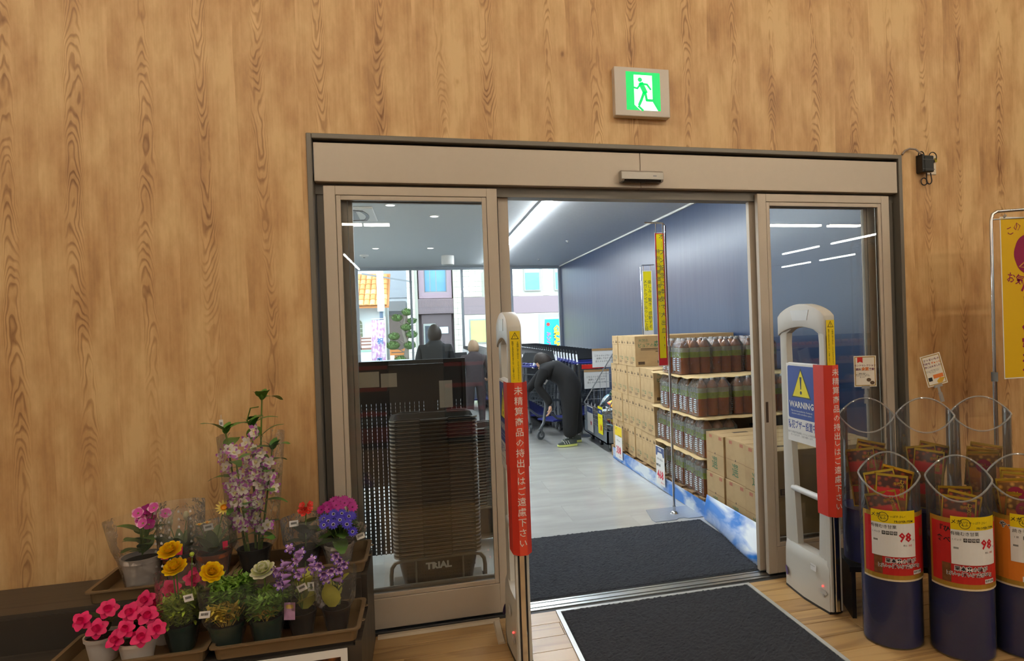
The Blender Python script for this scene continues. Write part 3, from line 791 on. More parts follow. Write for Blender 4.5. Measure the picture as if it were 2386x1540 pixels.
# ------------------------------------------------------------------ snack bins
CLEAR = GLASS('clear_acrylic', (0.955, 0.96, 0.955), rough=0.02, ior=1.42, boost=0.9, haze=0.03)
RIM = GLASS('acrylic_rim', (0.86, 0.88, 0.88), rough=0.05, ior=1.5, boost=2.2, haze=0.22)
NAVYI = M('bin_navy', S(22, 32, 110), 0.35, var=0.05)
GOLD = M('gold_print', S(190, 150, 60), 0.35, 0.4)
BINR = 0.130
def bin_tube(t, zr, amp, z0, rot, fill=0.5, r=BINR):
    n = 48; mb = MB(); vs = []
    for (lv) in (0, 1):
        for k in range(n):
            a = 2*PI*k/n; s_ = math.sin(a-rot)
            z = z0 if lv == 0 else zr+amp*(s_*s_ if s_ > 0 else -s_*s_)
            vs.append((r*math.cos(a), r*math.sin(a), z))
    mb.add(vs, [(k, (k+1) % n, n+(k+1) % n, n+k) for k in range(n)])
    mb.build('clear_tube', CLEAR, t, smooth=True, fix=False)
    MB().tube(vs[n:], 0.0042, 6, closed=True).build('rim', RIM, t, smooth=True)
    MB().lathe([(0.001, z0+0.004), (r-0.004, z0+0.004), (r-0.004, fill), (0.001, fill)], 40).build('navy_insert', NAVYI, t, smooth=30)
def curved(name, t, a0, a1, z0, z1, r, mat, n=14):
    m_ = MB()
    for k in range(n):
        b0, b1 = a0+(a1-a0)*k/n, a0+(a1-a0)*(k+1)/n
        m_.quad((r*math.cos(b0), r*math.sin(b0), z0), (r*math.cos(b1), r*math.sin(b1), z0), (r*math.cos(b1), r*math.sin(b1), z1), (r*math.cos(b0), r*math.sin(b0), z1))
    return m_.build(name, mat, t, fix=False, smooth=True)
def bend(o, r, a_c):
    """wrap a flat print mesh (x right, y up) round a cylinder of radius r about angle a_c"""
    for v in o.data.vertices:
        a = a_c+v.co.x/r; zz = v.co.y
        v.co = ((r+v.co.z)*math.cos(a), (r+v.co.z)*math.sin(a), zz)
    return o
def wrap_text(body, size, mat, t, r, a_c, x, z, **kw):
    me = text_mesh(body, size, mat, **kw)
    o = put('lettering', me, t)
    for v in me.vertices: v.co.x += x; v.co.y += z
    return bend(o, r, a_c)
LBLR = M('label_red', S(196, 34, 34), 0.45, var=0.02)
LBLO = M('label_orange', S(226, 130, 40), 0.45, var=0.04)
def label_wrap(t, a_c, z0, z1, red=True, tilt=0.0, product='有機むき甘栗', unit='1 パック', price='98', tax='105', px=0.01, head=None):
    r = BINR+0.003; w = 1.25
    curved('label_sheet', t, a_c-w, a_c+w, z0, z1, r, GOLD)
    curved('label_edge', t, a_c-w, a_c+w, z0-0.006, z0+0.002, r+0.0003, M('label_cream', S(232, 214, 180), 0.5))
    curved('label_field', t, a_c-w+0.1, a_c+w-0.1, z0+0.022, z1-0.02, r+0.0006, LBLR if red else LBLO)
    pc = a_c+px/r
    curved('price_card', t, pc-0.72, pc+0.72, z0+0.105, z1+0.012, r+0.0022, PAPER)
    curved('price_card_band', t, pc-0.72, pc+0.72, z1-0.045, z1+0.012, r+0.0026, YEL)
    R2 = r+0.0032
    wrap_text('メガ', 0.022, INK, t, R2, pc, -0.075, z1-0.012, bold=0.01)
    wrap_text('いつ\nもの', 0.014, INK, t, R2, pc, -0.043, z1-0.019, line=0.85, bold=0.01)
    ring = MB().tube([(0.021*math.cos(2*PI*k/24)-0.043, 0.021*math.sin(2*PI*k/24)+z1-0.018, 0) for k in range(24)], 0.0011, 4, closed=True)
    bend(ring.build('stamp_ring', INK, t), R2, pc)
    wrap_text('やっぱりコレ!', 0.0125, INK, t, R2, pc, 0.01, z1-0.014, shear=0.2)
    wrap_text('PROPER ITEM', 0.014, INK, t, R2, pc, 0.044, z1-0.036, bold=0.008)
    wrap_text(product, 0.0185, INK, t, R2, pc, -0.044, z1-0.062)
    wrap_text(unit, 0.010, INK, t, R2, pc, -0.075, z1-0.088)
    for q, chq in enumerate('本体価格'):
        curved('price_box', t, pc+(-0.050+q*0.0165)/R2, pc+(-0.036+q*0.0165)/R2, z1-0.096, z1-0.080, R2, INK, 2)
        wrap_text(chq, 0.012, PAPER, t, R2+0.0006, pc, -0.043+q*0.0165, z1-0.088)
    PR = M('price_red', S(200, 22, 40), 0.5)
    wrap_text(price, 0.056, PR, t, R2, pc, 0.048, z1-0.108, bold=0.03)
    wrap_text('円', 0.009, INK, t, R2, pc, 0.088, z1-0.122)
    if tax: wrap_text(tax, 0.012, PR, t, R2, pc, 0.070, z1-0.143, bold=0.02); wrap_text('税込', 0.009, INK, t, R2, pc, 0.047, z1-0.143)
    for q in range(9): curved('barcode_bar', t, pc+(-0.088+q*0.0022)/R2, pc+(-0.0868+q*0.0022)/R2, z1-0.128, z1-0.120, R2, INK, 1)
    if red:
        for (s_, x, z, b_) in (('栗本来の味が', 0.012, z0+0.086, .03), ('口いっぱいに広がる!』', 0.012, z0+0.062, .03)):
            wrap_text(s_, 0.0225 if len(s_) < 8 else 0.0195, PAPER, t, r+0.0014, a_c, x, z, bold=0.09)
            wrap_text(s_, 0.0225 if len(s_) < 8 else 0.0195, INK, t, r+0.0019, a_c, x, z, bold=0.015)
        curved('name_box', t, a_c+0.065/r, a_c+0.115/r, z0+0.025, z0+0.043, r+0.0014, PAPER, 4)
        wrap_text('有機甘栗', 0.0115, INK, t, r+0.002, a_c, 0.09, z0+0.034, bold=0.01)
        curved('pouch_picture', t, a_c-0.105/r, a_c-0.068/r, z0+0.024, z0+0.105, r+0.0014, M('picture_brown', S(120, 74, 38), 0.5, var=0.6, scale=60), 3)
        if head:
            for q, hh in enumerate(head): wrap_text(hh, 0.03, INK, t, r+0.0019, a_c, -0.098, z1-0.05-q*0.045, bold=0.02)
        curved('seal_dot', t, a_c+0.108/r, a_c+0.135/r, z1-0.11, z1-0.075, r+0.0013, M('seal_ochre', S(170, 90, 40), 0.5), 3)
    else:
        curved('name_box', t, a_c-0.035/r, a_c+0.06/r, z0+0.022, z0+0.045, r+0.0014, PAPER, 4)
        wrap_text('スティック', 0.0155, INK, t, r+0.002, a_c, 0.01, z0+0.034, bold=0.02)
        wrap_text('やっぱい', 0.03, PAPER, t, r+0.0014, a_c, -0.06, z1-0.045, bold=0.08)
        wrap_text('やっぱい', 0.03, INK, t, r+0.0019, a_c, -0.06, z1-0.045, bold=0.015)
def bin_a(x, y): return math.atan2(-y, -x)   # angle that looks at the camera
fronts = []
for (x, y, lb, kw) in ((2.085, 2.555, 'clear snack bin with red chestnut label, beside the security gate', dict(px=-0.018)),
                       (2.30, 2.375, 'clear snack bin with red chestnut label between the two other labelled bins', dict(px=0.03, head=('『ひ', '食べ'))),
                       (2.565, 2.30, 'clear snack bin with orange dried sweet potato label', dict(red=False, product='焼き干し芋', unit='1 袋', price='98', tax='', px=0.02))):
    t = thing('snack_bin', lb, 'display bin', (x, y, 0.0))
    a = bin_a(x, y)+R(14)
    bin_tube(t, 0.765, 0.075, 0.002, a-R(14)+PI/2, 0.50)
    label_wrap(t, a, 0.315, 0.615, **kw)
    fronts.append((x, y))
backs = []
for (x, y, lb) in ((2.195, 2.84, 'clear unlabelled snack bin on the black stand beside the security gate'), (2.44, 2.715, 'clear unlabelled snack bin on the black stand between two clear bins'), (2.705, 2.64, 'clear unlabelled snack bin on the black stand beside the banner pole')):
    t = thing('snack_bin', lb, 'display bin', (x, y, 0.26))
    a = bin_a(x, y)+R(14)
    bin_tube(t, 0.735, 0.07, 0.002, a-R(14)+PI/2, 0.27)
    backs.append((x, y))
t = thing('bin_stand', 'black sloping stand under the rear clear bins', 'stand', (0, 0, 0))
u = Vector((backs[2][0]-backs[0][0], backs[2][1]-backs[0][1], 0)).normalized(); v_ = Vector((-u.y, u.x, 0)); c0 = Vector((*backs[0], 0))
def sp(a, b, z): q = c0+u*a+v_*b; return (q.x, q.y, z)
mb = MB(); mb.add([sp(-0.14, -0.135, .235), sp(0.68, -0.135, .235), sp(0.68, 0.14, .235), sp(-0.14, 0.14, .235), sp(-0.14, -0.135, .26), sp(0.68, -0.135, .26), sp(0.68, 0.14, .26), sp(-0.14, 0.14, .26)], [(3, 2, 1, 0), (4, 5, 6, 7), (0, 1, 5, 4), (1, 2, 6, 5), (2, 3, 7, 6), (3, 0, 4, 7)])
mb.build('deck', BLACK, t)
for a in (-0.13, 0.66):
    mb = MB(); mb.add([sp(a, -0.125, 0), sp(a, 0.13, 0), sp(a, 0.13, .235), sp(a, -0.125, .235), sp(a+.02, -0.125, 0), sp(a+.02, 0.13, 0), sp(a+.02, 0.13, .235), sp(a+.02, -0.125, .235)], [(3, 2, 1, 0), (4, 5, 6, 7), (0, 1, 5, 4), (1, 2, 6, 5), (2, 3, 7, 6), (3, 0, 4, 7)])
    mb.build('side_panel', BLACK, t)

# pouches: pillow with a printed face
def pouch_mat(name, top, mid, low, c4):
    m, nt, p, o = base(name)
    tc = N(nt, 'TexCoord'); sp_ = N(nt, 'SeparateXYZ'); L(nt, tc.outputs['Object'], sp_.inputs[0])
    zz = math_(nt, 'ADD', math_(nt, 'MULTIPLY', sp_.outputs[2], 5.0), 0.0)
    nz = N(nt, 'TexVoronoi'); nz.inputs['Scale'].default_value = 42; L(nt, tc.outputs['Object'], nz.inputs['Vector'])
    band = ramp(nt, zz, [(0.0, low), (0.30, low), (0.36, mid), (0.58, mid), (0.62, top), (1.0, top)])
    band.color_ramp.interpolation = 'CONSTANT'
    br = ramp(nt, nz.outputs['Distance'], [(0.0, c4), (0.5, (0.05, 0.012, 0.006))])
    mk = ramp(nt, zz, [(0.0, (.75,)*3), (0.33, (0.1,)*3), (0.58, (0.0,)*3), (0.64, (.9,)*3), (0.9, (.8,)*3), (0.95, (0,)*3)])
    mx = N(nt, 'Mix', data_type='RGBA'); L(nt, mk.outputs[0], mx.inputs[0]); L(nt, band.outputs[0], mx.inputs[6]); L(nt, br.outputs[0], mx.inputs[7])
    L(nt, mx.outputs[2], p.inputs['Base Color']); p.inputs['Roughness'].default_value = 0.3
    MATS[name] = m; return m
PM_CHEST = pouch_mat('pouch_chestnut', S(96, 26, 18), S(190, 30, 36), S(130, 84, 44), S(190, 84, 44))
PM_SWEET = pouch_mat('pouch_sweet_potato', S(226, 150, 30), S(214, 120, 30), S(196, 110, 50), S(236, 176, 80))
FOIL = M('gold_foil', S(214, 178, 66), 0.25, 0.75)
WPAP = M('pouch_back', S(214, 208, 196), 0.5)
def pouch_proto(mat, w=0.135, h=0.185, sweet=False):
    t = thing('snack_pouch', 'x', 'snack pouch')
    nx, nz_ = 6, 8; mb = MB()
    def surf(sgn):
        vs = []
        for j in range(nz_+1):
            for i in range(nx+1):
                u_, v2 = i/nx, j/nz_
                d_ = 0.016*(math.sin(PI*u_)*math.sin(PI*min(1, v2*1.1)))**0.6 if 0 < u_ < 1 and 0 < v2 < 0.91 else 0.0008
                vs.append(((u_-.5)*w, sgn*d_, v2*h))
        return vs
    for sgn in (-1, 1): mb.add(surf(sgn), [(j*(nx+1)+i, j*(nx+1)+i+1, (j+1)*(nx+1)+i+1, (j+1)*(nx+1)+i) for j in range(nz_) for i in range(nx)], 0 if sgn < 0 else 1)
    mb.build('body', [mat, WPAP if not sweet else mat], t, smooth=True)
    e = MB(); b = 0.006
    for (x0, x1, z0, z1) in ((-w/2, -w/2+b, 0, h), (w/2-b, w/2, 0, h), (-w/2+b, w/2-b, h-0.011, h), (-w/2+b, w/2-b, 0, b)): e.box(x0, x1, -0.0045, 0.0045, z0, z1)
    e.build('gold_seal', FOIL, t)
    if not sweet:
        text(vert('むき甘栗'), 0.022, FOIL, t, (0.042, -0.014, h*0.66), line=0.95, bold=0.03)
        text('有機', 0.014, FOIL, t, (0.02, -0.0165, h*0.78), bold=0.02)
    else:
        MB().lathe([(0.001, 0), (0.034, 0)], 16).build('round_emblem', M('emblem_magenta', S(150, 28, 62), 0.4), t, (0, -0.0175, h*0.66), FACE_Y)
        text('干し', 0.022, FOIL, t, (0, -0.0185, h*0.67), bold=0.03)
    return t
PC = pouch_proto(PM_CHEST); PS = pouch_proto(PM_SWEET, 0.14, 0.2, True)
used = {}
def pouch(proto, x, y, z, rz, tilt, roll, label, group):
    if proto.name not in used:
        used[proto.name] = 1; o = proto; o.location = (x, y, z); o['label'] = label; o['group'] = group
    else: o = dup(proto, (x, y, z), None, label, group)
    q = Matrix.Rotation(rz, 3, 'Z') @ Matrix.Rotation(tilt, 3, 'X') @ Matrix.Rotation(roll, 3, 'Y')
    o.rotation_euler = q.to_euler()
    return o
rp = random.Random(12)
def fill_bin(bx, by, z, proto, n, label, group, lay=2, dz=0.11):
    k = 0
    for ly in range(lay):
        for q in range(n):
            off = -0.055+0.055*q/(max(1, n-1))*2 if n > 1 else 0
            face = math.atan2(by, bx)-PI/2
            # rows stand one behind another as seen from the aisle
            px_, py_ = bx+math.cos(face+PI/2)*off*0.85+rp.uniform(-.018, .018)*math.cos(face), by+math.sin(face+PI/2)*off*0.85+rp.uniform(-.018, .018)*math.sin(face)
            pouch(proto, px_, py_, z+ly*dz+q*0.012, face+rp.uniform(-.22, .22), R(rp.uniform(-9, 3)), R(rp.uniform(-13, 13)), label, group)
fill_bin(*fronts[0], 0.505, PC, 3, 'red and gold chestnut pouch in the labelled bin beside the gate', 'pouches in the chestnut bin by the gate', 2, 0.075)
fill_bin(*fronts[1], 0.505, PC, 3, 'red and gold chestnut pouch sunk in the middle labelled bin', 'pouches in the middle labelled bin', 1)
fill_bin(*fronts[2], 0.505, PS, 3, 'yellow sweet potato pouch in the orange-labelled bin', 'pouches in the orange-labelled bin', 2, 0.06)
fill_bin(*backs[0], 0.535, PC, 3, 'red and gold chestnut pouch in the rear bin beside the gate', 'pouches in the rear bin by the gate', 2, 0.11)
fill_bin(*backs[1], 0.53, PC, 3, 'red and gold chestnut pouch in the middle rear bin', 'pouches in the middle rear bin', 2, 0.11)
fill_bin(*backs[2], 0.53, PS, 3, 'yellow sweet potato pouch in the rear bin beside the banner pole', 'pouches in the rear bin by the banner', 2, 0.08)

# small cards clipped to the rear rims
CLIP = GLASS('clip_acrylic', (0.8, 0.82, 0.82), rough=0.05, ior=1.5, boost=2.5, haze=0.25)
def pop_card(x, y, z, lean, label, lines, turn=0.0, w=0.118, h=0.165):
    t = thing('pop_card', label, 'sign', (x, y, z), (0, lean, turn))
    MB().box(-0.008, 0.008, -0.006, 0.006, -0.02, 0.03).build('clip', CLIP, t)
    MB().box(-0.005, 0.005, -0.004, 0.004, 0.03, 0.062).build('clip_stem', CLIP, t)
    MB().box(-0.02, 0.02, -0.006, 0.006, 0.06, 0.075).build('clip_jaw', CLIP, t)
    c = card('card', w, h, 0.0012, M('card_cream', S(244, 236, 218), 0.5, var=0.01), t, (0, -0.002, 0.07+h/2))
    e = MB(); b = 0.007
    for (a0, a1, b0, b1) in ((-w/2+.005, -w/2+b+.002, -h/2+.005, h/2-.005), (w/2-b-.002, w/2-.005, -h/2+.005, h/2-.005), (-w/2+b, w/2-b, h/2-b-.002, h/2-.005), (-w/2+b, w/2-b, -h/2+.005, -h/2+b+.002)): e.box(a0, a1, b0, b1, 0, 0.0003)
    e.build('gold_border', GOLD, c)
    for (s_, sz, x_, z_, m_, bd) in lines: text(s_, sz, m_, c, (x_, z_, 0.0008), (0, 0, 0), bold=bd)
    return t, c
PURP = M('purple_ink', S(110, 30, 70), 0.5); ORI = M('orange_ink', S(226, 120, 30), 0.5)
a, c = pop_card(2.285, 2.955, 1.055, 0, 'cream award card clipped to the rear bin beside the gate', (('モンドセレクション', 0.0125, 0.0, 0.030, PURP, .02), ('連続', 0.014, -0.036, 0.010, PURP, .02), ('金賞', 0.019, 0.0, 0.011, ORI, .04), ('受賞!!', 0.0135, 0.037, 0.010, PURP, .02), ('厳選の素材!\n香りゆたかな栗の甘さ!\nやっぱりおいしい栗の味が\n楽しめる!', 0.0068, -0.015, -0.022, INK, .0)), R(-16))
MB().prism([(-0.04, 0.075), (-0.012, 0.075), (-0.012, 0.045), (-0.026, 0.052), (-0.04, 0.045)], 'z', 0.0002, 0.0006).build('red_ribbon', RED, c)
for (x_, z_) in ((0.018, -0.046), (0.036, -0.062)): MB().lathe([(0.001, 0.0006), (0.012, 0.0006)], 12, sy=0.8).build('chestnut_picture', M('chestnut_brown', S(96, 72, 46), 0.5), c, (x_, z_, 0))
a, c = pop_card(2.625, 2.80, 1.06, R(-14), 'cream sweet potato card leaning on the rear bin rim', (('さつまいもの', 0.0145, 0.0, 0.055, PURP, .02), ('風味を', 0.0135, -0.028, 0.037, PURP, .02), ('ぎゅっと', 0.0125, 0.02, 0.037, ORI, .03), ('閉じ込めました!', 0.0120, 0.0, 0.019, PURP, .02), ('スティック状で食べやすい\n甘い香りのさつまいもを\n干しました', 0.0062, -0.008, -0.006, INK, .0)), R(-16), 0.105, 0.165)
MB().box(-0.012, 0.04, -0.045, -0.025, 0, 0.0006).build('orange_picture', M('pic_orange', S(232, 130, 60), 0.5), c)
MB().prism([(0.0, -0.06), (0.02, -0.045), (0.044, -0.05), (0.026, -0.072), (0.005, -0.072)], 'z', 0.0, 0.0008).build('potato_picture', M('pic_yellow', S(220, 170, 50), 0.5), c)
MB().box(-0.04, -0.02, -0.055, -0.035, 0, 0.0006).build('package_picture', INK, c)

# ------------------------------------------------------------------ banner stand on the right
t = thing('banner_stand', 'chrome banner stand with yellow honey sweet potato banner', 'banner', (3.03, 2.86, 0))
MB().tube([(0, 0, 0.01), (0.003, 0, 1.14)], 0.012, 12).build('lower_pole', CHROME, t, smooth=True)
MB().tube([(0.003, 0, 1.1), (0.01, 0, 2.0), (0.02, 0, 2.035), (0.05, 0, 2.05), (0.68, -0.02, 2.09)], 0.009, 12).build('upper_pole', CHROME, t, smooth=True)
MB().tube([(0.003, 0, 1.12), (0.003, 0, 1.17)], 0.017, 12).build('clamp', GREYP, t, smooth=True)
MB().tube([(0.01, 0, 2.005), (0.68, -0.02, 2.04)], 0.004, 8).build('crossbar', STEEL, t, smooth=True)
MB().lathe([(0.16, 0), (0.16, 0.012), (0.05, 0.02), (0.012, 0.03)], 28).build('base', STEEL, t, smooth=40)
bn = card('banner', 0.55, 0.88, 0.001, M('banner_yellow', S(232, 186, 12), 0.6, var=0.02), t, (0.345, -0.005, 1.575), (R(90), 0, 0))
card('banner_hem', 0.562, 0.892, 0.0006, PAPER, bn, (0, 0, -0.0006), (0, 0, 0))
MAG = M('banner_magenta', S(146, 22, 74), 0.6, var=0.02)
MB().lathe([(0.001, 0.001), (0.115, 0.001)], 48, wob=lambda a, z: 1+0.025*abs(math.cos(4*a))).build('round_crest', MAG, bn, (-0.075, 0.24, 0))
text('こ', 0.055, MAG, bn, (-0.215, 0.365, 0.001), (0, 0, R(20))); text('の', 0.06, MAG, bn, (-0.165, 0.39, 0.001), (0, 0, R(12)))
text('お気', 0.062, MAG, bn, (-0.188, 0.10, 0.001), (0, 0, R(-12)), bold=0.01)
pl_ = M('crest_line', S(214, 160, 60), 0.6)
MB().tube([(-0.02, -0.05, 0), (-0.05, -0.075, 0), (-0.1, -0.07, 0), (-0.04, -0.03, 0), (0.02, 0.0, 0), (0.03, 0.04, 0), (-0.02, 0.09, 0), (0.02, 0.07, 0)], 0.004, 4).build('crest_drawing', pl_, bn, (-0.06, 0.24, 0.0015)).scale = (1, 1, 0.05)
text(vert('ハレの蜜芋'), 0.118, MAG, bn, (-0.10, -0.165, 0.001), (0, 0, 0), bold=0.012, line=0.99)
for x in (-0.25, 0.0, 0.25): MB().tube([(x, 0.438, -0.008), (x, 0.455, 0.008)], 0.007, 8).build('banner_clip', CLIP, bn, smooth=True)
# price tag stuck on the wall
t = thing('hanging_price_tag', 'tiny white barcode tag hanging on the wooden wall', 'price tag', (-0.935, YW, 1.098))
c = card('tag', 0.018, 0.036, 0.0008, PAPER, t, (0, -0.004, 0))
for q in range(6): MB().box(-0.006+q*0.002, -0.0048+q*0.002, -0.006, 0.006, 0, 0.0004).build('barcode_bar', INK, c)
MB().tube([(0, -0.003, 0.018), (0, -0.002, 0.035), (0, 0, 0.04)], 0.001, 4).build('tag_loop', PAPER, t)

# ================================================================== flower rack
RACKW = wood('rack_dark_board', S(74, 66, 58), S(30, 27, 25), across=1, along=2, plank=0.05, rings=9, fine=0.9)
TRAYM = M('tray_brown', S(118, 97, 70), 0.5, var=0.12, scale=8)
XR = -0.285
t = thing('flower_rack', 'dark wooden two-step flower rack by the door', 'rack', (0, 0, 0))
MB().box(XR-0.012, XR+0.012, 2.66, 2.97, 0, 0.295).box(XR-0.012, XR+0.012, 2.97, 3.30, 0, 0.44).build('side_panel', RACKW, t)
MB().box(-1.95, -1.926, 2.66, 2.97, 0, 0.295).box(-1.95, -1.926, 2.97, 3.30, 0, 0.44).build('side_panel', RACKW, t)
MB().box(-1.926, XR-0.012, 2.66, 2.68, 0, 0.28).build('front_board', RACKW, t)
MB().box(-1.926, XR-0.012, 2.68, 2.965, 0.275, 0.295).build('lower_shelf', RACKW, t)
MB().box(-1.926, XR-0.012, 2.965, 2.985, 0.0, 0.43).build('riser_board', RACKW, t)
MB().box(-1.926, XR-0.012, 2.985, 3.30, 0.425, 0.445).build('upper_shelf', RACKW, t)
def tray(x0, x1, y0, y1, z, label):
    t = thing('plant_tray', label, 'tray', ((x0+x1)/2, (y0+y1)/2, z))
    w, l, h, k, b = (x1-x0)/2, (y1-y0)/2, 0.052, 0.018, 0.012
    def ring(dx, z_): 
        a, c = w-dx, l-dx; r_ = 0.022; p = []
        for (cx_, cy_, a0) in ((a-r_, c-r_, 0), (-a+r_, c-r_, 90), (-a+r_, -c+r_, 180), (a-r_, -c+r_, 270)):
            for q in range(4): g = R(a0+30*q); p.append((cx_+r_*math.cos(g), cy_+r_*math.sin(g), z_))
        return p
    lv = [ring(k, 0.0), ring(b, h), ring(0, h), ring(0, h-0.006), ring(b+0.003, h-0.006), ring(b+0.005, h-0.01), ring(k+0.003, 0.003)]
    n = 16; vs = [v for r_ in lv for v in r_]; fs = [tuple(range(n))[::-1]]
    lv_order = [0, 3, 2, 4, 6]
    lv2 = [ring(k, 0.0), ring(b, h-0.006), ring(0, h-0.006), ring(0, h), ring(b+0.004, h), ring(k+0.004, 0.004)]
    vs = [v for r_ in lv2 for v in r_]; fs = [tuple(range(n))[::-1], tuple(range(5*n, 6*n))]
    for i in range(5):
        for j in range(n): fs.append((i*n+j, i*n+(j+1) % n, (i+1)*n+(j+1) % n, (i+1)*n+j))
    MB().add(vs, fs).build('tray_body', TRAYM, t)
    for y in (-l*0.45, l*0.45):
        MB().tube([(w+0.011*math.cos(R(a)), y+0.008*math.sin(R(a)), h-0.003) for a in range(-90, 91, 20)], 0.0022, 5).build('lug', TRAYM, t)
    return t
tray(-0.812, -0.275, 2.645, 2.955, 0.2965, 'brown plastic tray of ranunculus and penstemon pots on the lower step')
tray(-1.352, -0.818, 2.645, 2.955, 0.2965, 'brown plastic tray on the lower step holding hot pink flowers')
tray(-0.812, -0.27, 2.975, 3.285, 0.4465, 'brown plastic tray on the upper step holding the tall orchid')
tray(-1.352, -0.818, 2.975, 3.285, 0.4465, 'brown plastic tray on the upper step holding wrapped terracotta pots')
# poster leaning on the rack
t = thing('poster_sign', 'white framed dark poster on the rack front under the tray', 'sign', (-0.60, 2.648, 0.168))
c = card('poster', 0.55, 0.22, 0.004, PAPER, t, (0, 0, 0.0))
card('picture', 0.50, 0.17, 0.0006, two_tone('poster_print', S(40, 22, 18), S(150, 84, 24), 26, 0.45, 0.7, 0.4, (1, 1, 2.5)), c, (0, -0.005, 0.0005), (0, 0, 0))
MB().box(0.10, 0.22, 0.0, 0.04, 0.0006, 0.001).build('orange_patch', M('poster_orange', S(214, 140, 30), 0.4, var=0.4, scale=40), c)

# ------------------------------------------------------------------ plants
def petal(mb, Lp, Wp, T, cup=0.3, curl=0.0, seg=4, mis=(0,), point=1.0):
    rows = []
    for i in range(seg+1):
        s_ = i/seg; w = Wp/2*math.sin(PI*(0.08+0.86*s_**point))**0.75
        z = cup*Lp*s_*s_+curl*Lp*s_**3; y = Lp*s_
        rows.append([(-w, y, z+0.12*w), (0, y*1.02, z), (w, y, z+0.12*w)])
    vs = [T @ Vector(v) for r_ in rows for v in r_]
    for i in range(seg):
        m_ = mis[min(len(mis)-1, int(len(mis)*i/seg))]
        n0 = len(mb.v) if i == 0 else n0
        if i == 0: mb.v += [tuple(v) for v in vs]
        for j in range(2): mb.f.append([n0+i*3+j, n0+i*3+j+1, n0+(i+1)*3+j+1, n0+(i+1)*3+j]); mb.mi.append(m_)
def RZ(a): return Matrix.Rotation(a, 4, 'Z')
def RX(a): return Matrix.Rotation(a, 4, 'X')
def TR(x, y, z): return Matrix.Translation((x, y, z))
FM = {}
